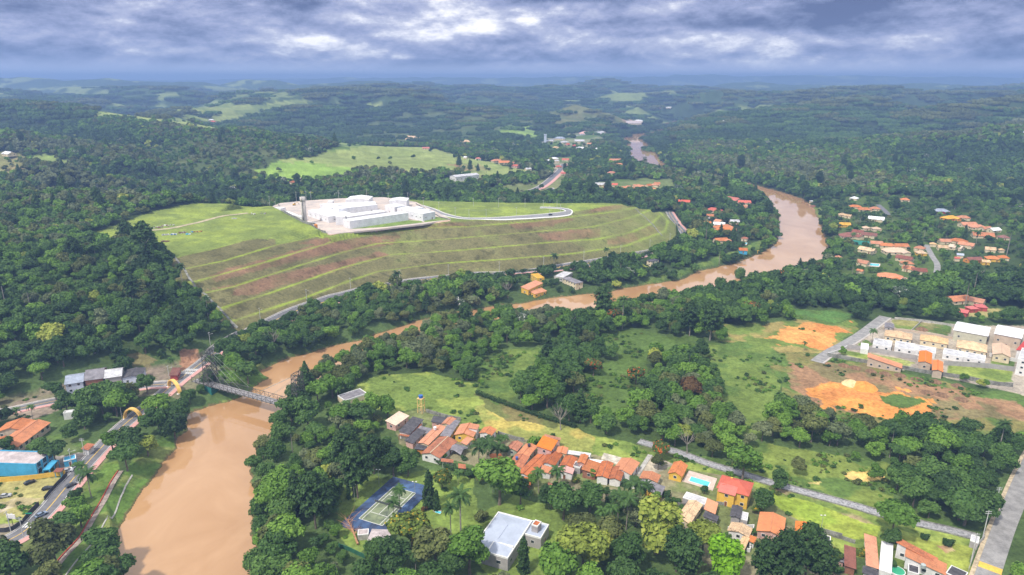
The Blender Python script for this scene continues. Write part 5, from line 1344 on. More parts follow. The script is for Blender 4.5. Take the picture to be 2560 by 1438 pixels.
cluster([('i',1670,200,140,'slate','red'),('i',1770,275,150,'mustard','orange'),('i',1915,270,110,'orange'),('i',1960,345,150,'orange'),('i',2060,370,140,'orange'),('i',2150,388,100,'orange'),('i',2240,402,110,'white','cream'),('i',2120,460,180,'orange'),('i',1710,522,100,'orange'),('i',1860,520,150,'orange'),('i',1950,560,130,'orange'),
 ('i',1840,588,120,'pale'),('i',1690,588,90,'tan'),('i',2340,480,90,'brown'),('i',1590,552,60,'tan')], 'above and right of the settlement street')
cluster([('i',2200,610,90,'tan'),('i',2320,615,50,'tan'),('i',2020,718,150,'brown','orange'),('i',2225,705,120,'orange','yellow'),('i',2340,695,90,'orange'),('i',2150,742,70,'tan','yellow'),('i',1880,670,60,'grey'),('i',1845,705,50,'red')], 'near the very tall pale palm')
cluster([('i',1850,1140,220,'orange'),('i',2060,1160,130,'orange'),('i',1915,1275,90,'crimson','red'),('i',2005,1235,90,'crimson','red'),('i',2100,1218,100,'crimson','red')], 'behind the two warehouses at the right')
cluster([('j',1400,332,150,'red'),('j',1525,362,120,'red'),('j',890,355,110,'red'),('j',1205,445,150,'red'),('j',1520,425,70,'orange'),('j',1540,405,40,'orange'),('j',1165,505,70,'orange','white'),('j',1110,580,110,'orange','pink'),('j',1035,575,60,'white'),('j',1255,562,70,'orange'),('j',1260,592,110,'white'),
 ('j',1420,565,90,'light'),('j',1310,628,190,'orange'),('j',1330,655,180,'orange'),('j',1275,760,130,'orange'),('j',1355,765,60,'orange'),('j',1530,742,60,'rust'),('j',1512,865,80,'orange','blue')], 'between curved road and river bend')
cluster([('l',1915,555,100,'orange'),('l',2015,550,90,'orange'),('l',2090,540,70,'orange'),('l',2200,535,90,'orange'),('l',2270,525,70,'orange'),('l',2330,520,70,'orange'),('l',2350,508,50,'orange'),('l',2160,528,60,'orange'),('l',2290,560,100,'orange'),('l',2130,555,60,'orange'),('l',1965,518,50,'red'),('l',1830,515,90,'light')], 'in the village row beyond the mound', ang=10)
cluster([('l',880,298,80,'orange'),('l',950,315,90,'orange'),('l',1060,305,70,'orange'),('l',1020,320,50,'orange'),('l',1055,345,60,'red','pink'),('l',715,278,40,'red','white'),('l',237,185,60,'red'),('l',105,88,90,'tan'),('l',75,100,50,'tan'),('l',165,95,50,'tan'),('l',603,125,95,'tan'),('l',703,132,50,'tan'),('l',600,268,30,'white')], 'around the pasture hill', ang=0)
cluster([('l',1350,300,50,'white'),('l',1410,280,70,'white'),('l',1340,330,50,'tan','yellow'),('l',1380,350,40,'red'),('l',1515,290,60,'red'),('l',1450,352,50,'red'),('l',1490,415,40,'red'),('l',1435,300,40,'light'),('l',1590,330,50,'orange'),('l',1650,332,40,'red'),('l',1700,332,40,'red'),('l',1170,375,50,'light')], 'in the small roadside hamlet', ang=20)
cluster([('l',1975,300,110,'orange'),('l',2000,335,80,'orange'),('l',1935,408,70,'rust')], 'beside the far river reach', ang=0)
cluster([('l',1700,50,110,'pink','white'),('l',1815,50,90,'light'),('l',1460,95,90,'slate'),('l',1370,120,60,'light'),('l',1500,130,70,'light'),('l',1530,150,40,'red','pink'),('l',1600,160,40,'red','red'),('l',1640,120,80,'light'),('l',1740,145,50,'orange'),('l',1570,188,50,'white'),('l',1650,188,90,'white'),('l',1810,190,60,'white'),('l',1515,185,40,'white'),('l',1425,178,50,'tan')], 'in the distant roadside village', ang=8)
cluster([('o',1583,308,34,'pinkgrey'),('o',1596,303,20,'white'),('o',1655,271,14,'red'),('o',1672,269,12,'white'),('o',1684,273,14,'red'),('o',1702,294,20,'white'),('o',1715,296,16,'light'),('o',1760,292,14,'red'),('o',1796,298,16,'red'),('o',1813,304,20,'white'),('o',1750,288,10,'white')], 'scattered along the far valley', ang=0)
cluster([('o',22,384,30,'white'),('o',745,448,12,'light'),('o',762,447,24,'orange','cream'),('o',735,455,16,'rust'),('o',535,305,16,'red'),('o',528,300,12,'white')], 'on the forested slopes at the upper left', ang=0)
house('o',(1139,443),(1199,437),18,7.5,'gable','light','white','long pale warehouse with grey roof beyond the factory',name='warehouse',cat='warehouse',near=0,slope=.25,cfg={'sp':7})
house('o',(862,1003),(918,985),8,3,'flat','mid','cream','long grey flat roof with pale edge among trees near the bridge end',cfg={'nowin':1},near=1)

# ------------------------------------------------------------------ the truss footbridge
CR['p'] = (300, 480, 3.784)
STEEL = mat('weathered_steel', (.085, .085, .072), .6, .3, .6)
STEELL = mat('steel_cable', (.30, .32, .28), .5, .2, .6)
def bridge():
    ax, ay, dz_ = -173.0, 348.0, 8.0
    d = Vector((55, -28, 0)).normalized(); rz = math.atan2(d.y, d.x)
    o = thing('footbridge', 'grey steel truss footbridge with lattice towers crossing the brown river', 'bridge', (ax, ay, dz_), rz)
    Wd = 2.3; L0, L1 = -4.0, 80.0; T1, T2 = 8.5, 73.0
    b = MB(); b.box(L0, L1, -Wd, Wd, -.25, 0)
    for k in range(27): b.box(L0+k*3.1, L0+k*3.1+.25, -Wd-.5, Wd+.5, -.6, -.26)
    b.build('deck', mat('deck_grey', (.27, .26, .27), .8, .2, .5), o)
    for s in (-1, 1):
        m = MB(); y = s*(Wd+.15); n = 27; p = (L1-L0)/n
        def th(x): return 2.6+3.2*math.exp(-((x-T1)/4.0)**2)+3.2*math.exp(-((x-T2)/4.0)**2)
        for k in range(n):
            x0, x1 = L0+k*p, L0+(k+1)*p
            m.tube((x0, y, th(x0)), (x1, y, th(x1)), .16, n=4); m.tube((x0, y, -.2), (x1, y, -.2), .2, n=4)
            m.tube((x0, y, -.2), (x0, y, th(x0)), .11, n=4)
            m.tube((x0, y, -.2) if k % 2 else (x0, y, th(x0)), (x1, y, th(x1)) if k % 2 else (x1, y, -.2), .10, n=4)
            m.tube((x0, y, 1.1), (x1, y, 1.1), .05, n=4)
            m.tube((x0, y, th(x0)*.6), (x0, y+s*.9, -.5), .06, n=4)
        m.build('truss', STEEL, o)
    for tx, zb in ((T1, -.3), (T2, -.3)):
        m = MB(); H0 = 19.5; lv = 8
        def leg(sx, sy, t):
            k = 1-.18*t; bx = 2.0*(1-.35*t)
            return (tx+sx*bx, sy*(Wd+.9)*k, zb+H0*t)
        for j in range(lv):
            t0, t1 = j/lv, (j+1)/lv
            for sx, sy in ((1, 1), (1, -1), (-1, -1), (-1, 1)):
                m.tube(leg(sx, sy, t0), leg(sx, sy, t1), .23, n=4)
            for (a, b2) in (((1, 1), (-1, 1)), ((1, -1), (-1, -1)), ((1, 1), (1, -1)), ((-1, 1), (-1, -1))):
                if a[0] == b2[0] and j < 2: continue      # leave the walkway open
                m.tube(leg(*a, t1), leg(*b2, t1), .12, n=4)
                m.tube(leg(*a, t0), leg(*b2, t1), .13, n=4); m.tube(leg(*b2, t0), leg(*a, t1), .13, n=4)
        for sy in (-1, 1):
            m.tube(leg(1, sy, 1), (tx, sy*1.8, zb+H0+1.1), .14, n=4); m.tube(leg(-1, sy, 1), (tx, sy*1.8, zb+H0+1.1), .14, n=4)
            m.tube(leg(1, sy, 0), (tx+6.5, sy*(Wd+.1), 2.8), .14, n=4); m.tube(leg(1, sy, .32), (tx+6.5, sy*(Wd+.1), 2.8), .14, n=4)
        m.tube((tx, -1.8, zb+H0+1.1), (tx, 1.8, zb+H0+1.1), .14, n=4)
        m.build('tower', STEEL, o)
    for tx, ends in ((T1, (20, 27, 35)), (T2, (44, 53, 60))):
        for e in ends:
            for s in (-1, 1):
                m = MB(); m.tube((tx, s*2.2, 14+abs(e-tx)*.16), (e, s*(Wd+.15), 2.6), .06, n=4); m.build('cable', STEELL, o)
    m = MB(); m.box(T1-3.2, T1+3.4, -3.4, 3.4, -9.5, -.61, .4, .4)
    m.build('pier', mat('teal_paint', (.02, .14, .13), .7, .2, .4), o)
    m = MB(); m.box(T2-2.5, T2+2.5, -3, 3, -8.5, -.61); m.build('pier', CONCD, o)
    for k in range(16):
        x, y = ax+d.x*(k*5.6-4), ay+d.y*(k*5.6-4); AVOID.append((x, y, 1.5 if k < 11 else .1))
    for k in range(5): AVOID.append((ax+d.x*9+k*3, ay+d.y*9-k*7, 4))
bridge()


# arches over the sunken road
def arch(u0, v0, u1, v1, rise, label):
    a = Vector(hit(u0, v0)); b = Vector(hit(u1, v1)); b.z = a.z = min(a.z, b.z)
    c = (a+b)/2; d = b-a; w = d.length/2; o = thing('road_arch', label, 'arch', c, math.atan2(d.y, d.x), 'yellow arches over the road')
    m = MB(); n = 18; pr = None
    for k in range(n+1):
        t = math.pi*k/n; x, z = -w*math.cos(t), rise*math.sin(t)
        x2, z2 = -(w-.7)*math.cos(t), (rise-.7)*math.sin(t)
        i = m.add([(x, -.9, z), (x, .9, z), (x2, .9, z2), (x2, -.9, z2)])
        if pr is not None:
            for q in range(4): m.face([pr+q, pr+(q+1) % 4, i+(q+1) % 4, i+q])
        pr = i
    m.build('span', mat('arch_yellow', (.74, .48, .14), .7, .12, .5), o)
    for s in (-1, 1):
        m = MB(); m.box(s*(w-.35)-.6, s*(w-.35)+.6, -1.6, 1.6, -2.5, .35); m.build('footing', W_['white'], o)
    AVOID.append((c.x, c.y, 6)); AVOID.append((c.x+2, c.y-9, 5))
arch(423,965,451,985,6.0,'yellow concrete arch nearer the footbridge tower')
arch(311,1046,357,1052,6.5,'yellow concrete arch farther left, beside dense trees')
W1 = lambda pts, cr='o': [hit(*cp(cr, p)) for p in pts]
def wall(pts, h, th, m, label, cr='o', name='boundary_wall', cat='wall', sink=1.0, cap=None):
    w = W1(pts, cr); b = MB()
    for (p, q) in zip(w[:-1], w[1:]):
        L = math.hypot(q[0]-p[0], q[1]-p[1]); n = max(1, int(L/5)); nx, ny = -(q[1]-p[1])/L*th/2, (q[0]-p[0])/L*th/2
        z = [float(Hg(p[0]+(q[0]-p[0])*k/n, p[1]+(q[1]-p[1])*k/n)) for k in range(n+1)]
        i = len(b.v)
        for k in range(n+1):
            x, y = p[0]+(q[0]-p[0])*k/n, p[1]+(q[1]-p[1])*k/n
            b.v += [(x-nx, y-ny, z[k]-sink), (x+nx, y+ny, z[k]-sink), (x+nx, y+ny, z[k]+h), (x-nx, y-ny, z[k]+h)]
        for k in range(n):
            for s in range(4): a, c = i+k*4+s, i+k*4+(s+1) % 4; b.face([a, c, c+4, a+4])
        b.face([i, i+3, i+2, i+1]); b.face([i+n*4+s for s in range(4)])
    for k in range(len(w)): AVOID.append((w[k][0], w[k][1], .5))
    ROADLINES.append(([p[:2] for p in w], 2.5))
    return tag(b.build(name, m), label, cat)
wall([(135,548),(540,620),(1060,705),(1380,765),(1800,825),(2220,905),(2420,925)], 2.4, .3, CONCD, 'long stained grey boundary wall in front of the estate', 'h')
wall([(378,452),(740,500),(1240,592)], 3.0, .25, W_['grey'], 'smooth grey retaining wall below the left terrace houses', 'h')
wall([(1572,655),(2130,692),(2440,735)], 3.0, .25, W_['grey'], 'smooth grey retaining wall below the right terrace houses', 'h')
wall([(140,545),(290,500),(378,452)], 2.2, .3, W_['white'], 'short white wall beside the estate entrance', 'h')
wall([(830,215),(1180,245),(1700,335),(2110,400)], 1.4, .4, W_['tan'], 'low beige wall along the lane behind the tan double houses', 'h')
wall([(965,88),(1300,120),(1610,165),(1700,190)], 1.6, .3, CONC, 'pale concrete wall at the upper end of the estate plots', 'h')
wall([(1170,240),(1300,120)], 1.2, .3, CONC, 'low dividing wall between two grass plots of the estate', 'h')
wall([(2130,545),(2470,620)], 2.4, .3, W_['white'], 'white garden wall right of the terrace houses', 'h')
BLK = mat('black_mesh', (.05, .052, .058), .8, .3, .8)
wall([(505,600),(560,530),(660,420),(760,320)], 2.0, .12, BLK, 'black screen fence between the grass parking lot and the road, upper stretch', 'f', 'screen_fence', 'fence')
wall([(-100,960),(60,955),(150,935),(260,860),(350,745),(445,650)], 2.0, .12, BLK, 'black screen fence curving round the grass lot, lower stretch', 'f', 'screen_fence', 'fence')
wall([(-100,390),(60,382),(420,352),(745,305)], 2.2, .2, W_['yellow'], 'pale yellow wall between the blue showroom and the grass lot', 'f')
wall([(678,515),(712,533),(765,560),(815,584)], 2.4, .3, CONCD, 'dark retaining wall down the left side of the factory yard')
wall([(1040,512),(1075,530),(1100,545),(1124,551)], 1.6, .3, CONCD, 'dark wall between the factory and the road loop')
wall([(545,262),(640,290),(800,335),(985,372)], 2.0, .2, CONCD, 'dark garden wall between the meadow and the orange roofs, left', 'a')
wall([(1460,548),(1560,580),(1700,622),(1800,640)], 2.0, .2, CONCD, 'dark garden wall between the straw meadow and the houses, centre', 'a')
wall([(1790,942),(1970,990),(2100,1025)], 2.2, .2, CONCD, 'black wall between the bright lawn and the carport', 'c')
wall([(0,1005),(110,1035),(260,1085)], 1.6, .2, CONCD, 'low dark wall at the end of the bright lawn', 'd')
wall([(200,640),(300,660),(700,640),(850,660)], 1.4, .2, CONCD, 'low dark retaining wall below the swimming pool garden', 'c')
wall([(810,930),(1105,905),(1060,1180),(1020,1175)], 1.6, .25, W_['white'], 'white wall round the tan speckled roofs', 'c')
wall([(1540,1400),(1630,1130),(1720,1030)], 1.8, .15, CONC, 'pale concrete wall beside the right hand street', 'd')
wall([(30,890),(140,930),(310,1010)], 1.8, .15, mat('green_mesh', (.03, .12, .07), .8, .2, 1), 'dark green mesh fence near the fallen tree', 'g', 'mesh_fence', 'fence')
wall([(0,868),(250,855),(490,853)], 1.0, .2, CONC, 'x', 'n') if False else None
wall([(1060,790),(1240,770)], 0, .1, CONC, 'x') if False else None
def hedge(pts, h, w_, label, cr='o', tone='dark green', name='hedge'):
    w = W1(pts, cr); P_, N_ = [], []; rs = np.random.RandomState(len(label)); base = Vector(w[0])
    for (p, q) in zip(w[:-1], w[1:]):
        L = math.hypot(q[0]-p[0], q[1]-p[1]); n = int(L*h*w_*11)
        t = rs.uniform(0, 1, n); e = rs.uniform(-1, 1, n)*w_/2; zz = h*rs.uniform(0, 1, n)**.5
        nx, ny = -(q[1]-p[1])/L, (q[0]-p[0])/L
        x = p[0]+(q[0]-p[0])*t+nx*e; y = p[1]+(q[1]-p[1])*t+ny*e
        P_.append(np.stack([x-base.x, y-base.y, Hg(x, y)+zz*(1+.15*noise2(x, y, 3, 5))-base.z], 1)); d = np.stack([nx*e/w_*2, ny*e/w_*2, zz/h], 1)+rs.normal(size=(n, 3))*.4
        N_.append(d/np.linalg.norm(d, axis=1)[:, None])
    pp = np.concatenate(P_); v, f, tn = cards(pp, np.concatenate(N_), .3, rs, np.clip(rs.normal(.5, .2, len(pp)), 0, 1))
    me = bpy.data.meshes.new(name); me.from_pydata(v.tolist(), [], f.tolist()); at = me.attributes.new('tint', 'FLOAT', 'POINT'); at.data.foreach_set('value', tn.astype(np.float32))
    me.materials.append(TONES[tone]); o = link(bpy.data.objects.new(name, me)); o.location = base
    ROADLINES.append(([p[:2] for p in w], 2.0))
    return tag(o, label, 'hedge')
hedge([(570,850),(700,925),(850,1000),(1000,1060),(1180,1100)], 2.4, 2, 'dark green clipped hedge between the garden and the orange roofed houses', 'a')
hedge([(1190,985),(1230,1000),(1300,1026),(1370,1050),(1440,1070)], 2.2, 2.5, 'dark hedge line along the far edge of the meadow', 'o')
hedge([(1700,662),(1655,685),(1608,632+6)], 1.6, 1.6, 'x', 'o') if False else None
hedge([(1604,640),(1640,626),(1672,612),(1698,592),(1690,562)], 1.8, 1.6, 'dark clipped hedge round the right foot of the terraced mound')
hedge([(1130,697),(1250,686),(1330,678),(1425,667)], 1.6, 1.8, 'long dark hedge between the terraced mound and the road')
hedge([(1790,1240),(1950,1300),(2110,1350),(2140,1370)], 2.6, 3, 'hedge x', 'b') if False else None

# ------------------------------------------------------------------ tennis court
def court():
    z = hit(950, 1270)[2]+.35
    A = Vector(P(*cp('g', (243,582)), z)); B = Vector(P(*cp('g', (480,665)), z)); C_ = Vector(P(*cp('g', (600,255)), z))
    x = (C_-A).normalized(); y = Vector((-x.y, x.x, 0)); sgn = 1 if (B-A).dot(y) > 0 else -1; y *= sgn
    L, Wd = 23.8, 11.0
    c = A+x*L/2+y*Wd/2
    o = thing('tennis_court', 'weathered blue tennis court with faded green playing area', 'tennis court', (c.x, c.y, z), math.atan2(x.y, x.x))
    b = MB(); b.box(-L/2-6.5, L/2+6.5, -Wd/2-4.5, Wd/2+4.5, -1, 0)
    m, t, bs = newmat('court_blue'); tc = t.node('ShaderNodeTexCoord').outputs['Object']
    n = t.noise(tc, .12, 6, .7, 1.0)
    t.put(bs.inputs['Base Color'], t.ramp(n, [(.36, (.04, .045, .07)), (.5, (.06, .10, .20)), (.7, (.10, .18, .34))])); bs.inputs['Roughness'].default_value = .7
    b.build('surround', m, o)
    b = MB(); b.box(-L/2, L/2, -Wd/2, Wd/2, .001, .012)
    m, t, bs = newmat('court_green'); tc = t.node('ShaderNodeTexCoord').outputs['Object']
    n = t.noise(tc, .3, 6, .7, .6)
    t.put(bs.inputs['Base Color'], t.ramp(n, [(.35, (.10, .12, .09)), (.5, (.19, .23, .14)), (.7, (.30, .34, .20))]))
    b.build('playing_area', m, o)
    b = MB(); w = .11
    def ln(x0, x1, y0, y1): b.box(x0-w, x1+w, y0-w, y1+w, .013, .03)
    sy = Wd/2-1.37
    for yy in (-Wd/2, -sy, sy, Wd/2): ln(-L/2, L/2, yy, yy)
    for xx in (-L/2, L/2): ln(xx, xx, -Wd/2, Wd/2)
    for xx in (-6.4, 6.4): ln(xx, xx, -sy, sy)
    ln(-6.4, 6.4, 0, 0)
    b.build('court_lines', WHITEP, o)
    b = MB(); b.box(-.03, .03, -Wd/2-.9, Wd/2+.9, .05, 1.0); b.build('net', mat('net', (.08, .09, .09), .9, .2, 3), o)
    for s in (-1, 1): b = MB(); b.tube((0, s*(Wd/2+.95), 0), (0, s*(Wd/2+.95), 1.15), .06); b.build('net_post', STEELL, o)
    AVOID.append((c.x, c.y, 13)); AVOID.append((c.x+x.x*11, c.y+x.y*11, 11)); AVOID.append((c.x-x.x*11, c.y-x.y*11, 11)); AVOID.append((c.x-x.x*5, c.y-x.y*5-9, 8)); AVOID.append((c.x+x.x*10+3, c.y+x.y*10-7, 8))
court()
def lamp_post(u, v, h, label, group=None, two=False):
    x, y, z = hit(u, v); o = thing('lamp_post', label, 'lamp post', (x, y, z), 0, group)
    b = MB(); b.tube((0, 0, -.5), (0, 0, h), .11, .07); b.build('post', STEELL, o)
    b = MB(); b.tube((-.7, 0, h-.05), (.7, 0, h-.05), .05); b.build('arm', STEELL, o)
    for s in (-1, 1): b = MB(); b.box(s*.7-.3, s*.7+.3, -.2, .2, h-.05, h+.15, .06, .05); b.build('lamp_head', W_['white'], o)
lamp_post(948,1216,8,'tall court floodlight beside the far left corner of the tennis court'); lamp_post(1038,1247,8,'tall court floodlight beside the right side of the tennis court'); lamp_post(887,1254,8,'tall court floodlight beside the near left side of the tennis court')
lamp_post(2052,1328,7,'lamp post standing at the lower edge of the bright lawn')
def pool(cr, deck, water, label, z=None, dm=None):
    w = [hit(*cp(cr, p)) for p in deck]; zz = max(p[2] for p in w)+.15
    c = Vector((sum(p[0] for p in w)/len(w), sum(p[1] for p in w)/len(w), zz)); o = thing('swimming_pool', label, 'swimming pool', c)
    b = MB(); b.prism([(P(*cp(cr, p), zz)[0]-c.x, P(*cp(cr, p), zz)[1]-c.y) for p in deck], -2, 0); b.build('deck', dm or mat('pool_deck', (.56, .46, .40), .9, .15, .5), o)
    q = [Vector(P(*cp(cr, p), zz))-c for p in water]; cc = sum(q, Vector())/len(q)
    b = MB(); b.prism([((p-cc)*1.08+cc)[:2] for p in q], .001, .05); b.build('rim', TRIM, o)
    b = MB(); b.prism([p[:2] for p in q], .051, .062); b.build('water', mat('pool_water', (.10, .55, .66), .08, .08, .4, 0, .5), o)
    AVOID.append((c.x, c.y, 7)); AVOID.append((c.x, c.y-7, 6))
    return o, c
po, pc_ = pool('c', [(295,375),(372,255),(692,345),(642,482)], [(375,372),(400,325),(612,388),(585,438)], 'rectangular turquoise swimming pool on a pale deck left of the yellow house')
pool('j', [(575,1035),(600,1015),(680,1030),(660,1070)], [(590,1045),(600,1030),(650,1035),(640,1058)], 'small pool by the river below the black roofed cream house')
pool('i', [(890,790),(900,755),(1030,765),(1020,800)], [(902,785),(910,762),(1018,770),(1010,792)], 'pale blue pool beside the orange house right of the river')
pool('g', [(1035,500),(1045,475),(1125,495),(1110,535)], [(1055,515),(1065,500),(1125,510),(1112,533)], 'tiny turquoise pool under trees right of the tennis court')
pool('j', [(1480,805),(1490,785),(1560,790),(1550,815)], [(1487,800),(1493,788),(1555,792),(1547,808)], 'blue pool below the rusty roof near the river bend')
def slabthing(cr, pts, h, m, label, name, cat, sub=None):
    w = [hit(*cp(cr, p)) for p in pts]; zz = max(p[2] for p in w)+h
    b = MB(); b.prism([P(*cp(cr, p), zz)[:2] for p in pts], zz-h-1.5, zz); o = tag(b.build(name, m), label, cat)
    c = (sum(p[0] for p in w)/len(w), sum(p[1] for p in w)/len(w)); AVOID.append((*c, 6)); return o
slabthing('i', [(690,545),(700,510),(940,530),(925,570)], .15, mat('court_teal', (.02, .20, .15), .8, .2, .2), 'green tennis court among the houses right of the river', 'tennis_court', 'tennis court')
slabthing('b', [(1350,440),(1385,370),(1612,430),(1575,520)], .5, mat('raw_concrete', (.52, .48, .40), .9, .3, .3), 'empty concrete basin behind the rusty twin roofs', 'basin', 'basin')
slabthing('b', [(1790,640),(1950,390),(2010,400),(1850,640)], .25, CONC, 'long pale concrete strip beside the ruined yard', 'concrete_strip', 'slab')
# small green paddling pool
x, y, z = hit(*cp('d', (735,1405))); o = thing('paddling_pool', 'round green paddling pool among the bottom right roofs', 'paddling pool', (x, y, z))
b = MB(); b.prism([(2.6*math.cos(a*math.pi/10), 2.6*math.sin(a*math.pi/10)) for a in range(20)], 0, .7); b.build('rim', TRIM, o)
b = MB(); b.prism([(2.35*math.cos(a*math.pi/10), 2.35*math.sin(a*math.pi/10)) for a in range(20)], .701, .72); b.build('water', mat('green_water', (.05, .36, .20), .2, .1, .5), o)

# ------------------------------------------------------------------ water tower, concrete reservoir, poles
def water_tower():
    x, y, z = hit(*cp('a', (480,262))); o = thing('water_tower', 'yellow framed water tower with a blue tank at the meadow edge', 'water tower', (x, y, z), R(-25))
    FY = mat('frame_yellow', (.72, .50, .20), .7, .15, .6)
    for sx in (-1, 1):
        for sy in (-1, 1): b = MB(); b.box(sx*1.3-.13, sx*1.3+.13, sy*1.3-.13, sy*1.3+.13, -.5, 8); b.build('leg', FY, o)
    b = MB()
    for zz in (4, 7.9):
        for s in (-1, 1): b.box(-1.16, 1.16, s*1.3-.1, s*1.3+.1, zz-.15, zz+.1); b.box(s*1.3-.1, s*1.3+.1, -1.16, 1.16, zz-.15, zz+.1)
    b.build('brace', FY, o)
    b = MB(); b.box(-1.5, 1.5, -1.5, 1.5, 8, 8.2); b.build('platform', FY, o)
    b = MB(); b.tube((0, 0, 8.2), (0, 0, 9.6), 1.05, 1.15, 16); b.build('tank', mat('tank_blue', (.04, .13, .42), .5, .1, .5), o)
water_tower()
def tank(cr, x_, y_, h, label, r=.65, col=(.05, .12, .35)):
    x, y, z = hit(*cp(cr, (x_, y_)), h); o = thing('water_tank', label, 'water tank', (x, y, z))
    b = MB(); b.tube((0, 0, -.5), (0, 0, .8), r*.85, r, 14); b.build('body', mat('tank_%d' % int(col[2]*100), col, .5, .1, .5), o)
    b = MB(); b.tube((0, 0, .8), (0, 0, 1.05), r*1.03, r*.35, 14); b.build('lid', mat('tank_%d' % int(col[2]*100), col), o)
tank('a', 1705, 856, 4.6, 'small blue water tank on the rusty tiled wing'); tank('a', 1862, 690, 4.6, 'dark water tank on the orange roof with the white strip', .7, (.05, .05, .08))
tank('b', 1870, 800, 4, 'white round water tank between grey roofs', .7, (.55, .6, .7)); tank('c', 730, 600, .3, 'blue water barrel at the wall of the big yellow house'); tank('a', 2010, 745, 4.6, 'grey blue tank at the foot of the tall pink house', .7, (.2, .25, .36))
tank('a', 655, 470, 5.0, 'white water tank on the longest orange roof at left', .8, (.7, .7, .72)); tank('d', 1030, 1340, 4.4, 'grey tank between the orange roofs at bottom right', .8, (.4, .45, .44))
def reservoir():
    x, y, z = P(*cp('m', (650,525)), YZ); o = thing('water_reservoir_tower', 'tall round stained concrete reservoir tower beside the white factory', 'tower', (x, y, z))
    m, t, bs = newmat('tower_concrete'); tc = t.node('ShaderNodeTexCoord').outputs['Object']
    mp = t.node('ShaderNodeMapping'); t.put(mp.inputs[0], tc); mp.inputs['Scale'].default_value = (1, 1, .25)
    n = t.noise(mp.outputs[0], .8, 6, .7)
    t.put(bs.inputs['Base Color'], t.ramp(n, [(.35, (.36, .32, .29)), (.5, (.56, .52, .48)), (.65, (.68, .66, .63))])); bs.inputs['Roughness'].default_value = .95
    b = MB(); b.tube((0, 0, -1), (0, 0, 21.5), 2.5, 2.4, 20); b.build('shaft', m, o, True)
    for k in range(9): b = MB(); b.tube((0, 0, 1.6+k*2.3), (0, 0, 1.75+k*2.3), 2.56, 2.56, 20); b.build('ring', m, o)
    b = MB(); b.tube((0, 0, 21.5), (0, 0, 25.2), 2.7, 2.7, 20); b.build('head', m, o, True)
    b = MB(); b.tube((0, 0, 25.2), (0, 0, 25.45), 2.85, 2.75, 20); b.build('cap', m, o)
    b = MB(); b.box(-.2, .2, -2.85, -2.72, 1, 24); b.build('ladder', STEEL, o)
    for k, dx in enumerate((3.5, 5.6, 7.7, 9.8)):
        g = thing('gas_tank', 'small dark equipment cabinet at the tower foot, %s from the left' % ['first', 'second', 'third', 'fourth'][k], 'cabinet', (x+dx+1, y-3+k*-.6, YZ), .1)
        b = MB(); b.box(-.8, .8, -.9, .9, 0, 1.9); b.build('cabinet', CONCD, g); b = MB(); b.box(-.9, .9, -1, 1, 1.9, 2.0); b.build('lid', TRIM, g)
        g.name = 'equipment_cabinet'
reservoir()
POLEM = mat('pole_concrete', (.50, .50, .49), .85, .15, .5)
def pole(x, y, z, h, label, group, arms=1, lamp=False, rz=0):
    o = thing('utility_pole', label, 'utility pole', (x, y, z), rz, group)
    b = MB(); b.tube((0, 0, -.6), (0, 0, h), .19, .12); b.build('post', POLEM, o)
    for k in range(arms): b = MB(); b.box(-1.1, 1.1, -.07, .07, h-.5-k*.8, h-.38-k*.8); b.build('crossarm', POLEM, o)
    if lamp: b = MB(); b.tube((0, 0, h-1.6), (0, 2.2, h-.9), .05, .05, 4); b.box(-.13, .13, 2.0, 2.7, h-.95, h-.8); b.build('lamp', POLEM, o)
tops = []
for k, (x_, y_) in enumerate(((183,285),(258,298),(540,225),(672,213),(735,213),(1105,205),(1480,195),(1768,240),(2028,238),(2232,305),(2440,370))):
    u, v = cp('m', (x_, y_)); x, y, z = P(u, v, YZ); h = 6 if x_ == 258 else 10.5
    pole(x, y, z, h, 'slender pale power pole on the far rim of the factory yard', 'power poles round the factory and road loop'); tops.append((x, y, z+h-.4, h))
CR['q'] = (860, 500, 2.977)
row2 = []
for (x_, y_) in ((828,122),(931,140),(1058,140),(1283,122),(1530,108),(1585,62),(1610,95)):
    x, y, z = hit(*cp('q', (x_, y_))); pole(x, y, z, 9.5, 'slender pale power pole along the front of the road loop', 'power poles along the road loop'); row2.append((x, y, z+9.1))
row3 = []
for (x_, y_) in ((963,45),(1150,50),(1347,52),(1483,62)):
    x, y, z = hit(*cp('q', (x_, y_+3))); pole(x, y, z, 9.5, 'slender pale power pole behind the grass of the road loop', 'power poles behind the road loop'); row3.append((x, y, z+9.1))
WIREM = mat('wire', (.20, .20, .20), .6, .1, 1)
def wires(seq, label, r=.035):
    b = MB()
    for (p, q) in zip(seq[:-1], seq[1:]):
        for off in (-.8, .8):
            pr = None
            for k in range(5):
                t = k/4; c = (p[0]+(q[0]-p[0])*t+off*.3, p[1]+(q[1]-p[1])*t+off, p[2]+(q[2]-p[2])*t-1.2*4*t*(1-t))
                if pr: b.tube(pr, c, r, r, 3, cap=False)
                pr = c
    return tag(b.build('power_line', WIREM), label, 'power line')
wires([t_[:3] for t_ in tops if t_[3] > 7]+row2[:4], 'thin power wires strung between the poles round the factory')
for k in range(6, len(line1)-4, 21):
    p = line1[k]; q = line1[k+1]; a = math.atan2(q[1]-p[1], q[0]-p[0]); x, y = p[0]-math.sin(a)*4.9, p[1]+math.cos(a)*4.9
    pole(x, y, float(Hg(x, y)), 9, 'concrete pole with street lamp on the hill side of the riverside road', 'street lamp poles along the riverside road', 1, True, a+math.pi)
for k, (u, v, h) in enumerate(((2427,1405,12),(2455,1352,13),(2483,1290,13),(2555,1185,12))):
    x, y, z = hit(u, v); pole(x, y, z, h, 'tall pole on the left verge of the right hand street, %s from the bottom' % ['first', 'second', 'third', 'fourth'][k], 'tall poles of the right hand street', 2)
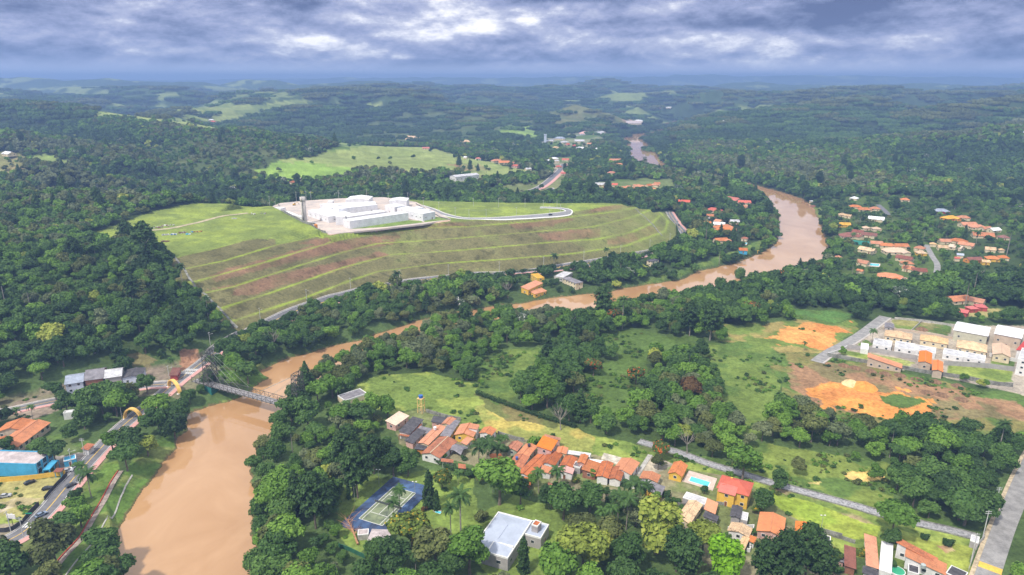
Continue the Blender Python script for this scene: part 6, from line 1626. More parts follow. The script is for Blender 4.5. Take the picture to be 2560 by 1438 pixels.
for k, (u, v) in enumerate(((212,1140),(60,1345))):
    x, y, z = hit(u, v); pole(x, y, z, 9, ['concrete pole near the blue kiosk', 'dark pole at the road junction lower left'][k], None, 2)
x, y, z = hit(*cp('c', (1300,650))); 
# billboard on the grass lot
x, y, z = hit(33, 1315); o = thing('billboard', 'blank white billboard on a post in the grass lot', 'billboard', (x, y, z), R(-10))
b = MB(); b.tube((0, 0, -.5), (0, 0, 4.2), .12); b.build('post', STEEL, o)
b = MB(); b.box(-1.9, 1.9, -.12, .12, 3.3, 5.2); b.build('panel', W_['white'], o)
x, y, z = hit(75, 1300); o = thing('street_sign', 'green street sign standing beside the black screen fence', 'street sign', (x, y, z), R(5))
b = MB(); b.tube((0, 0, -.3), (0, 0, 3.2), .05); b.build('post', STEEL, o); b = MB(); b.box(-1.2, 1.2, -.04, .04, 2.7, 3.2); b.build('panel', mat('sign_green', (.02, .28, .18), .5, .1, 1), o)

for px_, lb in (([(414,628),(437,644),(459,671),(482,706),(519,742),(551,773),(577,805),(594,820)],'left'),([(1589,521),(1612,542),(1635,565),(1655,590)],'right')):
    b = MB(); ribbon(b, smooth([hit(u, v)[:2] for u, v in px_], 2), -.7, .7, .25, side=.6)
    tag(b.build('drain', CONCD), 'stepped concrete drain running down the %s side of the terraced mound' % lb, 'drain')
# ------------------------------------------------------------------ cars
CARC = {'white': (.75, .75, .76), 'silver': (.42, .43, .45), 'black': (.015, .016, .018), 'grey blue': (.20, .26, .36), 'dark grey': (.06, .065, .07)}
def carmesh():
    prof = [(-2.1,.35),(-2.15,.75),(-1.9,.92),(-1.35,.98),(1.0,.98),(1.9,.84),(2.12,.6),(2.1,.32)]
    b = MB(); n = len(prof); hw = .86
    i = b.add([(x, -hw, z) for x, z in prof]+[(x, hw, z) for x, z in prof])
    b.face([i+k for k in range(n)][::-1]); b.face([i+n+k for k in range(n)])
    for k in range(n): k2 = (k+1) % n; b.face([i+k, i+k2, i+n+k2, i+n+k])
    # roof panel
    i = b.add([(-1.15,-.62,1.43),(.25,-.62,1.43),(.25,.62,1.43),(-1.15,.62,1.43),(-1.15,-.62,1.38),(.25,-.62,1.38),(.25,.62,1.38),(-1.15,.62,1.38)])
    for q in ((0,1,2,3),(4,7,6,5),(0,4,5,1),(1,5,6,2),(2,6,7,3),(3,7,4,0)): b.face([i+k for k in q])
    g = MB(); i = g.add([(-1.8,-.78,.97),(1.05,-.78,.97),(1.05,.78,.97),(-1.8,.78,.97),(-1.15,-.6,1.385),(.25,-.6,1.385),(.25,.6,1.385),(-1.15,.6,1.385)])
    for q in ((0,1,5,4),(1,2,6,5),(2,3,7,6),(3,0,4,7)): g.face([i+k for k in q])
    w = MB(); w.tube((0, -.1, 0), (0, .1, 0), .33, .33, 14)
    h = MB(); h.box(-.05, .05, -.18, .18, -.08, .08)
    car = mat('car_paint', (.5, .5, .5), .25, .03, .5, 0, .6)
    return b.mesh('body', car), g.mesh('windows', GL), w.mesh('wheel', mat('tyre', (.02, .02, .02), .8, .1, 1)), h.mesh('headlight', mat('headlight', (.7, .7, .72), .2, .05, 1))
CB, CG, CW_, CH_ = carmesh()
CARM = {k: mat('car_'+k.replace(' ', '_'), v, .25, .03, .5, 0, .6) for k, v in CARC.items()}
def car(u, v, col, label, ang=None):
    x, y, z = hit(u, v)
    if ang is None:
        best = min(((p[0]-x)**2+(p[1]-y)**2, math.atan2(q[1]-p[1], q[0]-p[0])) for l, _ in ROADLINES for p, q in zip(l[:-1], l[1:])); a = best[1]
    else: a = R(ang)
    o = thing('parked_car' if ang is not None else 'car', label, 'car', (x, y, z+.14), a)
    c = link(bpy.data.objects.new('body', CB), o); c.material_slots[0].link = 'OBJECT'; c.material_slots[0].material = CARM[col]
    link(bpy.data.objects.new('windows', CG), o)
    for wx in (-1.35, 1.35):
        for wy in (-.82, .82): w = link(bpy.data.objects.new('wheel', CW_), o); w.location = (wx, wy, .33)
    for wy in (-.6, .6): w = link(bpy.data.objects.new('headlight', CH_), o); w.location = (2.1, wy, .62)
    AVOID.append((x, y, 3)); AVOID.append((x, y-5, 2))
car(191,1169,'white','white car standing next to the road above the silver car', 55)
car(170,1180,'silver','silver car parked by the red awning of the showroom', 15)
car(75,1209,'black','black car parked on the grass nearest the yellow wall', 50)
car(120,1224,'black','black car parked on the grass beside the black fence', 20)
car(14,1243,'silver','silver car parked alone at the left edge of the grass lot', 20)
car(104,1290,'grey blue','grey blue car driving near the zebra crossing at lower left', 58)
car(216,983,'dark grey','dark car parked in front of the leftmost workshop', 15)
car(1313,676,'dark grey','dark car on the road under the middle of the mound')
car(1606,639,'silver','silver car on the road at the right foot of the mound')
car(1697,564,'dark grey','dark car on the curved road right of the mound')
car(1376,538,'dark grey','dark car on the white kerbed road loop'); car(178,1216,'dark grey','dark car on the riverside road half under trees', 58)

# ------------------------------------------------------------------ heaps, stacks, excavator, fallen tree
def heap(u, v, r, m, label, group, name='soil_heap', cat='soil heap', seed=0):
    x, y, z = hit(u, v); rs = np.random.RandomState(seed+int(u)); b = MB(); n, k_ = 14, 5
    top = b.add([(0, 0, r*.42)]); prev = None
    for j in range(1, k_+1):
        t = j/k_; ring = [(r*t*math.cos(a*2*math.pi/n)*(1+rs.uniform(-.13, .13)), r*t*math.sin(a*2*math.pi/n)*(1+rs.uniform(-.13, .13)), r*.42*(1-t**1.4)*(1+rs.uniform(-.2, .2))-(.3 if j == k_ else 0)) for a in range(n)]
        i = b.add(ring)
        for a in range(n):
            a2 = (a+1) % n
            if prev is None: b.face([top, i+a, i+a2])
            else: b.face([prev+a, i+a, i+a2, prev+a2])
        prev = i
    o = b.build(name, m, smooth=True); o.location = (x, y, z); tag(o, label, cat, group)
SOILM = mat('heap_soil', (.20, .12, .07), .95, .35, .6)
for u, v in ((480,680),(680,722),(850,752),(1030,772),(1240,822),(1470,852),(1740,902),(1370,985),(1550,1015),(1790,1070),(340,650)):
    heap(*cp('h', (u, v+12)), 3.6, SOILM, 'low brown soil heap in the line along the estate wall', 'brown soil heaps on the cleared ground', seed=v)
heap(2128, 960, 5.5, mat('heap_cream', (.72, .50, .26), .95, .2, .5), 'pale cream sand heap on the orange clearing', None, 'sand_heap', 'sand heap')
heap(2160, 968, 7.5, mat('heap_orange', (.64, .27, .06), .95, .2, .5), 'large orange earth heap beside the pale sand heap', None, 'earth_heap', 'earth heap')
heap(2305, 824, 4.5, SOILM, 'brown soil heap in the green plot behind the estate', None)
def stack(u, v, n, cols, label, cr='p', spread=4, name='scrap_pile'):
    x, y, z = hit(*cp(cr, (u, v))); rs = random.Random(u*7+v); o = thing(name, label, 'scrap pile', (x, y, z))
    for ci, c in enumerate(cols):
        b = MB()
        for k in range(n//len(cols)):
            a, d = rs.uniform(0, 6.28), rs.uniform(0, spread); cx, cy = math.cos(a)*d, math.sin(a)*d*.7; L, w_, h = rs.uniform(.5, 2.2), rs.uniform(.3, .9), rs.uniform(.2, 1.1)
            i = len(b.v); b.box(cx-L/2, cx+L/2, cy-w_/2, cy+w_/2, -.2, h); ca, sa = math.cos(a), math.sin(a)
            for j in range(i, len(b.v)): px, py, pz = b.v[j]; b.v[j] = (cx+(px-cx)*ca-(py-cy)*sa, cy+(px-cx)*sa+(py-cy)*ca, pz)
        tag(b.build(['boards', 'sheets', 'blocks'][ci], mat('scrap_%s' % '_'.join(str(int(q*100)) for q in c), c, .8, .3, 1), o), kind='stuff')
wh, bl, cy_, bn, gy, yl = (.6, .62, .64), (.06, .20, .48), (.10, .42, .60), (.22, .13, .09), (.36, .36, .35), (.62, .38, .06)
stack(75,385,36,[wh,bl],'white and blue scrap at the far left tip of the plateau'); stack(140,375,26,[wh,gy],'whitish scrap near the left tip of the plateau'); stack(240,395,24,[gy,bn],'grey scrap in the left part of the scrap line')
stack(420,408,20,[gy,wh],'pale sheets lying left of the blue tarpaulin'); stack(505,405,22,[bl,wh],'blue tarpaulin heap in the middle of the scrap line',spread=3.4); stack(590,388,26,[gy,bn],'dark scrap right of the blue tarpaulin')
stack(650,402,12,[cy_,wh],'light blue boxes at the right part of the scrap line',spread=2.2); stack(683,382,10,[bl,cy_],'blue cabin like boxes behind the light blue boxes',spread=2); stack(735,378,16,[yl,bn],'orange timber at the right end of the scrap line',spread=4)
stack(425,470,22,[bn],'isolated round brown brushwood pile on the plateau',spread=3.4); stack(258,430,12,[bn],'small brown brushwood pile at the plateau edge',spread=2.6); stack(350,340,24,[gy,bn],'long low rubble beside the dirt track',spread=6)
stack(450,320,24,[wh,bn],'low rubble farther along the dirt track',spread=6); stack(1080,255,12,[gy,wh],'grey concrete blocks on the plateau grass',spread=2.6); stack(1250,210,10,[bn,wh],'brown rubble left of the factory yard',spread=3.4); stack(1370,206,12,[gy,bn],'low grey rubble nearest the factory yard',spread=4)
def excavator():
    x, y, z = P(*cp('m', (510,285)), YZ); o = thing('excavator', 'small yellow excavator at work behind the concrete tower', 'excavator', (x, y, YZ), .4)
    Y_ = mat('machine_yellow', (.70, .40, .04), .5, .1, 1)
    for s in (-1, 1): b = MB(); b.box(-1.6, 1.6, s*1.1-.3, s*1.1+.3, 0, .8, .2); b.build('track', STEEL, o)
    b = MB(); b.box(-1.5, 1.3, -1.1, 1.1, .85, 1.8); b.build('body', Y_, o); b = MB(); b.box(.2, 1.3, -1.1, 0, 1.8, 2.8, .1, .1); b.build('cab', GL, o)
    b = MB(); b.tube((1.2, .4, 1.5), (3.6, .4, 3.6), .2, .16); b.tube((3.6, .4, 3.6), (5.0, .4, 1.6), .16, .12); b.build('arm', Y_, o); b = MB(); b.box(4.6, 5.5, 0, .8, .8, 1.7, .2); b.build('bucket', STEEL, o)
excavator()
b = MB(); q = random.Random(3); tip = Vector(hit(*cp('g', (130,640)))); ro = Vector(hit(*cp('g', (235,875))))+Vector((0, 0, .8)); tip.z += 2.2
b.tube(ro, ro.lerp(tip, .5)+Vector((0, 0, .5)), .45, .32); b.tube(ro.lerp(tip, .5)+Vector((0, 0, .5)), tip, .32, .12)
for k in range(26):
    t = q.uniform(.3, 1); s = ro.lerp(tip, t)+Vector((0, 0, .5)); e = s+Vector((q.uniform(-6, 5), q.uniform(-1, 6), q.uniform(-1.5, 3.2)))
    b.tube(s, e, .12, .03, 4); b.tube(s.lerp(e, .5), s.lerp(e, .5)+Vector((q.uniform(-2, 2), q.uniform(-2, 2), q.uniform(-.5, 1.5))), .06, .02, 3)
tag(b.build('fallen_tree', mat('dead_wood', (.40, .22, .12), .9, .3, 1)), 'fallen dead tree with bare orange brown branches near the tennis court', 'fallen tree'); AVOID.append((ro.x, ro.y, 5)); AVOID.append((tip.x, tip.y, 5))
x, y, z = hit(*cp('a', (935,790))); o = thing('shade_sail', 'grey tensile shade sail over a garden between orange roofs', 'shade sail', (x, y, z), R(-28))
b = MB(); s_ = 4.5; i = b.add([(-s_,-s_*.8,2.4),(0,-s_*.6,3.1),(s_,-s_*.8,2.4),(s_*.8,0,3.2),(s_,s_*.8,2.4),(0,s_*.6,3.1),(-s_,s_*.8,2.4),(-s_*.8,0,3.2),(0,0,4.4)])
for k in range(8): b.face([i+k, i+(k+1) % 8, i+8])
b.build('canvas', T_['mid'], o)
for sx in (-1, 1):
    for sy in (-1, 1): b = MB(); b.tube((sx*s_, sy*s_*.8, -.3), (sx*s_, sy*s_*.8, 2.5), .07); b.build('post', STEELL, o)
# small yellow gate by the river and the chain link rails
x, y, z = hit(1898, 634); o = thing('yellow_frame', 'small yellow timber frame on the grassy river bank', 'frame', (x, y, z), .2)
for s in (-1, 1): b = MB(); b.box(s*2-.15, s*2+.15, -.15, .15, -.3, 3); b.build('post', W_['yellow'], o)
b = MB(); b.box(-2.6, 2.6, -.2, .2, 3, 3.3); b.build('beam', W_['yellow'], o)
wall([(1352,452),(1372,370),(1385,362)], 1, .3, CONC, 'x', 'b') if False else None
# far river pier and mast
x, y, z = P(1611, 412, 0); o = thing('bridge_pier', 'old dark stone pier standing in the far river reach', 'pier', (x, y, z))
b = MB(); b.box(-4, 4, -3, 3, -1, 15, .6, .4); b.build('shaft', CONCD, o); b = MB(); b.box(-4.3, 4.3, -3.3, 3.3, 15, 17); b.build('cap', CONCD, o)
x, y, z = hit(1363, 357); o = thing('tower', 'pale slender tower left of the distant roadside village', 'tower', (x, y, z))
b = MB(); b.box(-3, 3, -3, 3, -1, 19); b.build('shaft', W_['blueg'], o); b = MB(); b.box(-3.6, 3.6, -3.6, 3.6, 19, 21); b.build('head', W_['blueg'], o)
x, y, z = hit(2556, 362); o = thing('lattice_mast', 'white headed lattice mast on the wooded slope at the right edge', 'mast', (x, y, z))
b = MB()
for sx in (-1, 1):
    for sy in (-1, 1): b.tube((sx*2, sy*2, -1), (sx*.6, sy*.6, 24), .25, .15, 4)
for k in range(8): b.tube((-2+k*.17, -2+k*.17, k*3), (2-k*.17, -2+k*.17, k*3+3), .12, .12, 4)
b.build('lattice', STEELL, o); b = MB(); b.box(-3, 3, -1, 1, 22, 24.5); b.build('antenna', TRIM, o)

# ------------------------------------------------------------------ hand placed trees
for a in [
 (1248,1262,'broad',1.95,'bright green','large bright green spreading tree in front of the orange roofs, garden centre',0),
 (1302,1262,'broad',1.05,'mid green','medium tree half hidden behind the large bright garden tree',1),
 (1408,1300,'broad',1.45,'mid green','leafy green tree with a few orange flowers left of the pink roofed house',3),
 (1380,1270,'broad',1.1,'dark green','dark tree beside two palms at the hedge, garden right',4),
 (1640,1385,'broad',1.95,'yellow green','huge feathery yellow green tree below the grey roofed veranda',6),
 (1455,1435,'broad',1.8,'yellow green','pale yellow green tree right of the grey villa',0),
 (1500,1400,'broad',1.2,'yellow green','smaller pale yellow tree between the villa tree and the palm clump',2),
 (1392,1468,'broad',1.5,'bright green','rounded fresh green tree directly right of the villa wall',3),
 (1805,1452,'broad',1.5,'lime green','glowing lime green tree at the bottom edge, only one of its colour',6),
 (1755,1390,'broad',1.3,'yellow green','yellow green feathery tree left of the tan speckled roofs',5),
 (1570,1430,'broad',1.25,'mid green','green tree at the bottom between the two yellow green giants',1),
 (1520,1360,'broad',1.2,'olive green','olive bushy tree left of the big palm clump by the grey roof',2),
 (1090,1420,'broad',1.5,'olive green','olive rounded tree at the bottom edge left of the royal palms',4),
 (1030,1385,'broad',1.6,'yellow flowered','wide tree dotted with yellow flowers between court and royal palms',0),
 (1175,1435,'broad',1.5,'bright green','bright green tree hugging the left corner of the grey villa',1),
 (1130,1450,'broad',1.2,'dark green','dark tree below the two royal palms',3),
 (985,1440,'broad',1.3,'dark green','dark green tree at the bottom edge below the mossy pavilion',6),
 (940,1400,'broad',.9,'mid green','small tree in front of the mossy grey pavilion',7),
 (1105,1222,'broad',.95,'yellow flowered','small tree with yellow blossom beside the tall slim cypress',2),
 (1205,1298,'bush',1.6,'olive green','brownish round bush left above the grey villa',0),
 (1063,1275,'bush',.9,'rust red','small rust red shrub by the tennis court corner',0),
 (1337,1112,'bush',1.9,'bright green','round solitary bush in the straw meadow behind the roofs',0),
 (1382,1090,'bush',.7,'mid green','tiny bush in the meadow right of the round solitary bush',0),
 (1855,1200,'broad',1.5,'bright green','large solitary tree leaning over the stone canal above the yellow house',0),
 (1905,1278,'broad',1.0,'mid green','rounded tree right of the yellow house on the bright lawn',7),
 (2228,1345,'broad',1.45,'bright green','big solitary tree standing across the stone canal, right',5),
 (2228,1378,'broad',.85,'dark green','smaller dark tree in front of the big canal tree',1),
 (1945,1225,'broad',.9,'dark green','dark drooping tree on the canal right of the yellow house',6),
 (2312,1346,'bush',.9,'dark green','lone dark bush on the lower right lawn, left one',0),
 (2370,1362,'bush',1.1,'dark green','dark double bush on the lower right lawn, right one',0),
 (1483,940,'broad',1.15,'orange flowered','orange flowering tree in the middle of the central grove',0),
 (1650,1150,'broad',1.0,'orange flowered','tree with orange blossom beside the start of the canal',3),
 (1645,1175,'broad',.7,'olive green','small olive tree on the lawn just in front of the canal',1),
 (1590,960,'broad',1.1,'orange flowered','orange tinted tree at the right of the central grove',4),
 (1720,1000,'broad',1.3,'rust red','rust brown leafed tree by the big green field',2),
 (1718,1135,'bare',1.0,None,'leafless grey tree left of the canal bend',0),(1402,1075,'bare',1.1,None,'leafless grey tree at the meadow hedge',0),
 (688,878,'bare',1.2,None,'bare pale tree on the river bank left of the bend',0),(1270,745,'bare',1.2,None,'bare pale tree above the hidden part of the river',0),(2445,705,'bare',1.2,None,'bare pale tree in the woods left of the red roofs',0),
 (370,1140,'broad',1.1,'yellow green','yellow green tree on the left bank above the water',0),
 (318,1178,'broad',1.3,'mid green','wide green tree between road and river, left bank',5),
 (330,1140,'broad',1.3,'dark green','dark green tree behind the yellow green bank tree',3),
 (440,1100,'broad',1.3,'dark green','dark tree overhanging the water below the footbridge',7),
 (400,1085,'broad',1.3,'mid green','green bank tree left of the one overhanging the water',4),
 (140,1418,'broad',1.6,'olive green','big dark olive tree by the junction at lower left',6),
 (195,1290,'broad',.9,'bright green','small bright tree between the palm and the riverside path',0),
 (205,1318,'broad',.95,'bright green','bright bushy tree touching the riverside path',7),
 (196,1262,'broad',.7,'dark green','small dark tree at the road under the left palm',1),
 (30,1465,'broad',1.5,'dark green','dark tree in the bottom left corner',3),
 (140,1160,'broad',1.2,'dark green','dark tree between the orange arcade wing and the blue showroom',5),
 (100,1140,'broad',1.0,'mid green','green tree right of the arcade wing',2),
 (20,1140,'broad',.9,'mid green','green tree over the front wing of the courtyard building',1),
 (140,1000,'broad',1.1,'mid green','green tree left of the leftmost workshop',0),
 (370,985,'broad',1.2,'mid green','tree beside the dark roofed workshop',4),
 (620,960,'broad',1.3,'mid green','tree on the grassy point beside the footbridge',0),(590,940,'broad',1.3,'bright green','bright tree on the grassy point behind the footbridge cables',3),(640,925,'broad',1.0,'dark green','dark tree at the tip of the grassy point',6),
 (728,1055,'broad',1.25,'mid green','tree hiding the near end of the footbridge',0),(752,1035,'broad',1.35,'dark green','dark tree in front of the second bridge tower',3),(795,1010,'broad',1.3,'bright green','bright tree right of the second bridge tower',5),(770,1070,'broad',1.4,'mid green','big tree on the right bank below the second bridge tower',6),(705,1085,'broad',1.2,'mid green','tree at the water below the footbridge end',1),
 (475,1010,'broad',.9,'mid green','small tree left of the teal bridge pier',7),
 ]:
    u, v, kd, s, tone, lab, sd = a
    tree(u, v, kd, s*(1.12 if s > 1.2 and kd == 'broad' else 1), tone, lab, seed=sd)
for a in [
 (1128,1353,'royal',.85,'shorter of the two royal palms left of the grey villa'),(1153,1372,'royal',1.3,'taller of the two royal palms left of the grey villa'),
 (985,1296,'palm',.75,'left of two palms leaning over the tennis court'),(999,1277,'palm',.85,'right of two palms leaning over the tennis court'),
 (1145,1212,'palm',.6,'small single palm on the lawn below the hedge'),
 (1346,1232,'palm',.85,'left of two palms in front of the rusty roofs'),(1391,1226,'palm',.95,'right of two palms in front of the rusty roofs'),
 (1232,1243-10,'palm',.4,'short palm under the big bright garden tree'),
 (1197,1172,'palm',1.15,'leftmost palm of the big clump among the orange roofs'),(1222,1182,'palm',1.2,'front palm of the big clump among the orange roofs'),(1243,1168,'palm',1.0,'rightmost palm of the big clump among the orange roofs'),(1217,1152,'palm',1.0,'rear palm of the big clump among the orange roofs'),(1262,1130,'palm',.65,'small palm right of the big palm clump'),
 (1545,1300,'palm',1.1,'leftmost palm of the clump above the yellow green tree'),(1565,1325,'palm',1.2,'front palm of the clump above the yellow green tree'),(1590,1292,'palm',1.25,'tallest palm of the clump above the yellow green tree'),(1612,1280,'palm',1.0,'rightmost palm of the clump above the yellow green tree'),(1575,1262,'palm',1.0,'rear palm of the clump above the yellow green tree'),(1530,1330,'palm',.9,'low palm at the foot of the clump by the olive tree'),(1503,1322,'palm',.8,'bushy palm left of the olive tree, lower garden'),
 (1325,1250,'palm',.38,'small star shaped palm at the hedge, left of three'),(1350,1262,'palm',.36,'small star shaped palm at the hedge, middle of three'),(1372,1272,'palm',.34,'small star shaped palm at the hedge, right of three'),
 (229,1244,'palm',1.15,'tall palm beside the riverside road'),(208,1205,'palm',.8,'short palm behind the tall roadside palm'),
 (45,1050,'palm',.6,'left of two broad palms behind the courtyard building'),(82,1048,'palm',.6,'right of two broad palms behind the courtyard building'),
 (432,930,'palm',.7,'small palm behind the nearer arch'),(2516,640,'royal',1.55,'very tall pale trunked palm at the right of the settlement'),(2412,768,'royal',1.2,'tall royal palm in front of the orange roof at right'),
 (2178,860,'palm',.8,'round headed palm at the estate road'),(2010,878,'palm',.5,'small palm on the orange earth'),(1040,1440,'palm',.8,'palm at the bottom edge below the yellow flowered tree'),(960,1432,'palm',.9,'palm at the bottom edge left of the dark tree'),
 (1905,1276,'palm',.7,'bushy palm at the foot of the rounded lawn tree'),(2265,585,'palm',1.0,'palm left of the settlement street'),(2178,640,'palm',.9,'palm by the green tennis court'),(2310,600,'palm',1.1,'palm at the top of the settlement street'),(845,1000,'palm',.7,'drooping palm beside the long grey flat roof'),(870,1045,'palm',.8,'pale palm near the river bank grove'),(1385,668,'palm',1.1,'palm behind the bright yellow house by the river road'),
 ]:
    tree(a[0], a[1], a[2], a[3]*1.08, 'dark green' if a[3] > .95 else 'mid green', a[4])
for a in [
 (895,1245,'pine',1.2,'dark green','tall pine with long bare trunk left above the tennis court'),(868,1195,'pine',1.15,'dark green','dark tall pine in the near grove, left of the court pine'),
 (790,1322,'pine',1.2,'dark green','big dark pine at the right edge of the river grove'),(745,1295,'fir',1.15,'dark green','dark conical pine behind the big river grove pine'),(822,1285,'fir',1.0,'dark green','dark conical pine left of the thin cypresses'),
 (1955,1478,'pine',1.15,'dark green','wide dark pine in front of the largest bright orange roof'),(2012,1450,'pine',1.1,'dark green','dark pine right of the wide one at the bottom'),(1905,1465,'pine',.9,'dark green','smaller dark pine right of the lime green tree'),
 (1712,1462,'pine',1.05,'dark green','dark pine at the bottom edge left of the lime green tree'),(1690,1430,'pine',.9,'dark green','dark pine beside the huge yellow green tree'),(2045,1470,'pine',.9,'dark green','dark pine below the slatted orange roof'),
 (935,1185,'pine',.95,'dark green','dark pine behind the upper left court corner'),(985,1190,'broad',1.2,'dark green','dark round tree above the tennis court'),(1020,1190,'broad',1.1,'mid green','round tree above the right court corner'),(955,1165,'broad',1.3,'dark green','dark tree in the grove behind the court'),
 (1074,1268,'cypress',1.35,'dark green','tall slim dark cypress at the right court corner'),(1092,1275,'cypress',.75,'dark green','short dark cypress next to the tall one'),(1309,1430,'cypress',1.15,'dark green','dense dark cypress pressed to the villa wall'),
 (872,1247,'spire',1.2,'dark green','thin spire cypress, left of a pair above the court'),(887,1242,'spire',1.15,'dark green','thin spire cypress, right of a pair above the court'),
 (1148,418,'fir',1.3,'dark green','tall dark conifer on the pasture hill, left of the slope group'),(1175,428,'fir',1.1,'dark green','dark conifer on the pasture hill, middle of the slope group'),(1195,430,'fir',.8,'dark green','small dark conifer above the long pale warehouse'),
 (935,200,'broad',3.0,'dark green','lone giant tree crown on the far skyline'),
 ]:
    u, v, kd, s, tone, lab = a
    tree(u, v, kd, s, tone, lab)
for (u, v, s) in ((668,1205,1.0),(690,1150,1.1),(700,1105,1.1),(648,1290,.9),(660,1340,.95),(740,1050,1.0),(640,1430,1.0),(2150-300,700,1.2),(1800,725,1.2)):
    tree(u, v, 'bamboo', s, 'mid green', 'plume of fresh green bamboo leaning over the river from the right bank', 'bamboo on the right river bank')
# garden shrubs between the houses
rs_ = random.Random(11)
YARD = [(1000,1060),(1040,1140),(1095,1085),(1110,1150),(1160,1150),(1175,1195),(1250,1110),(1260,1140),(1285,1150),(1330,1215),(1440,1205),(1455,1235),(1480,1195),(1490,1225),(1515,1240),(1535,1255),(1640,1250),(1672,1262),(1665,1240),(1690,1258),(1700,1275),(1760,1235),(1790,1300),(1840,1330),(1880,1340),(1890,1285),(1855,1345),(1820,1340),(2090,1385),(2085,1410),(2095,1430),(2150,1385),(2228,1420),(1610,1220),(1560,1215),(1745,1330),(1770,1345),(1700,1400),(1440,1260),(1420,1250)]
for (u, v) in YARD:
    sm = rs_.random() < .5
    tree(u, v, 'bush' if sm else 'broad', rs_.uniform(.6, 1.1) if sm else rs_.uniform(.35, .6), rs_.choice(['dark green', 'mid green', 'bright green', 'mid green', 'yellow flowered']),
         'small garden shrub between the houses of the lower right rows' if sm else 'small garden tree between the houses of the lower right rows', 'garden shrubs among the houses' if sm else 'garden trees among the houses', seed=int(u+v))
for k, (u, v) in enumerate(((2085,520),(2130,610),(2150,560),(2205,600),(2230,560),(2290,560),(2345,575),(2365,600),(2390,640),(2440,610),(2470,560),(2500,680),(2130,690),(2180,700),(2090,660),(2260,680),(2330,540),(2420,520),(2050,755),(2100,745))):
    tree(u, v, 'palm', .8+.5*((k*7) % 5)/5, 'mid green', 'slender palm among the houses of the settlement right of the river', 'palms of the right settlement')
for k, (u, v) in enumerate(((1720,560),(1760,600),(1790,555),(1830,600),(1700,640),(1850,560),(1780,500),(1745,520))):
    tree(u, v, 'palm', .8+.4*((k*7) % 5)/5, 'mid green', 'slender palm among the houses inside the river bend', 'palms inside the river bend')
PHRASES = [(100,1000,150,'in the trees around the left workshops'),(60,1120,120,'around the courtyard building at left'),(250,1120,120,'between the road and river, left bank'),(120,1380,150,'near the lower left road junction'),
 (150,850,300,'on the steep forested hill behind the workshops'),(450,850,200,'at the foot of the forested hill by the footbridge'),(150,650,300,'on the high forested hill at far left'),
 (600,900,120,'on the grassy point by the footbridge'),(800,820,200,'on the far bank between road and river'),(1100,730,250,'on the far bank below the terraced mound'),(1550,680,200,'on the river bank below the right end of the mound'),
 (720,1100,130,'on the near right bank by the footbridge end'),(700,1300,150,'in the dense near grove on the right river bank'),(900,1120,130,'in the grove left of the orange roofs'),(900,1400,150,'in the garden wood at the bottom, left of centre'),
 (1100,1350,120,'in the garden around the tennis court'),(1500,1400,200,'in the bottom gardens right of the villa'),(1000,900,180,'in the belt of trees between river and meadow'),(1250,820,200,'in the belt along the hidden stretch of river'),
 (1400,950,180,'in the central grove between the green clearings'),(1620,900,160,'in the central grove by the big green field'),(1600,1050,160,'in the grove behind the start of the stone canal'),(1800,760,200,'in the woods on the near side of the river bend'),
 (2000,1100,150,'in the wood below the orange clearing'),(2300,1150,180,'in the dense wood between canal and orange clearing'),(2450,1250,120,'beside the right hand street'),(2200,740,220,'in the woods in front of the estate'),(2450,700,200,'in the woods behind the red roofs'),(2150,1200,130,'on the meadow beyond the stone canal')]
NBROAD = 215
HAZEC = (.30, .475, .86, 1); HAZED = 2.2e-4

# ------------------------------------------------------------------ the forest, trees beyond the nearest three hundred as one mass
def scatter(step, r0, r1, seed, half=.80):
    rs = np.random.RandomState(seed)
    xs = np.arange(-r1*math.sin(half), r1*math.sin(half), step); ys = np.arange(170, r1, step)
    X, Y = np.meshgrid(xs, ys); X = X.ravel(); Y = Y.ravel()
    X = X+rs.uniform(-.42, .42, X.shape)*step; Y = Y+rs.uniform(-.42, .42, Y.shape)*step
    r = np.hypot(X, Y); k = (r >= r0) & (r < r1) & (np.abs(X) < Y*.80+40)
    X, Y = X[k], Y[k]
    o = opn(X, Y); z = Hg(X, Y)
    p = rs.uniform(0, 1, X.shape)
    keep = np.where(o < 0, p < .95, p < o) & (z > .5)
    return X[keep], Y[keep], z[keep]
X, Y, Z = [], [], []
for step, r0, r1, sd in ((7.5, 170, 560, 1), (7.6, 560, 1000, 2), (9.0, 1000, 1750, 3)):
    a, b, c = scatter(step, r0, r1, sd); X.append(a); Y.append(b); Z.append(c)
X = np.concatenate(X); Y = np.concatenate(Y); Z = np.concatenate(Z)
ok = np.ones(X.shape, bool)
for ax, ay, ar in AVOID+TAKEN:
    ok &= (X-ax)**2+(Y-ay)**2 > (ar+1.5)**2
# keep the roads and courses clear
for pts, w_ in ROADLINES:
    ok &= dline(X, Y, pts) > w_
X, Y, Z = X[ok], Y[ok], Z[ok]
rs = np.random.RandomState(77)
n = len(X)
U1, V1, D1 = proj(X, Y, Z)
sizen = fbm(X, Y, 45, 3, 201)
S = np.clip(.98+.42*sizen+rs.normal(0, .16, n), .5, 1.55)
S = np.where(D1 > 700, S*1.08, np.where(D1 < 560, S*1.12, S))
# smaller trees near houses and along settlement gardens
for ax, ay, ar in AVOID:
    dd = np.hypot(X-ax, Y-ay); front = (Y < ay) & (dd < ar+16) & (np.abs(X-ax) < ar+6)
    S = np.where(front, np.minimum(S, .55), S)
o_ = opn(X, Y); S = np.where((o_ > 0), S*.7, S)
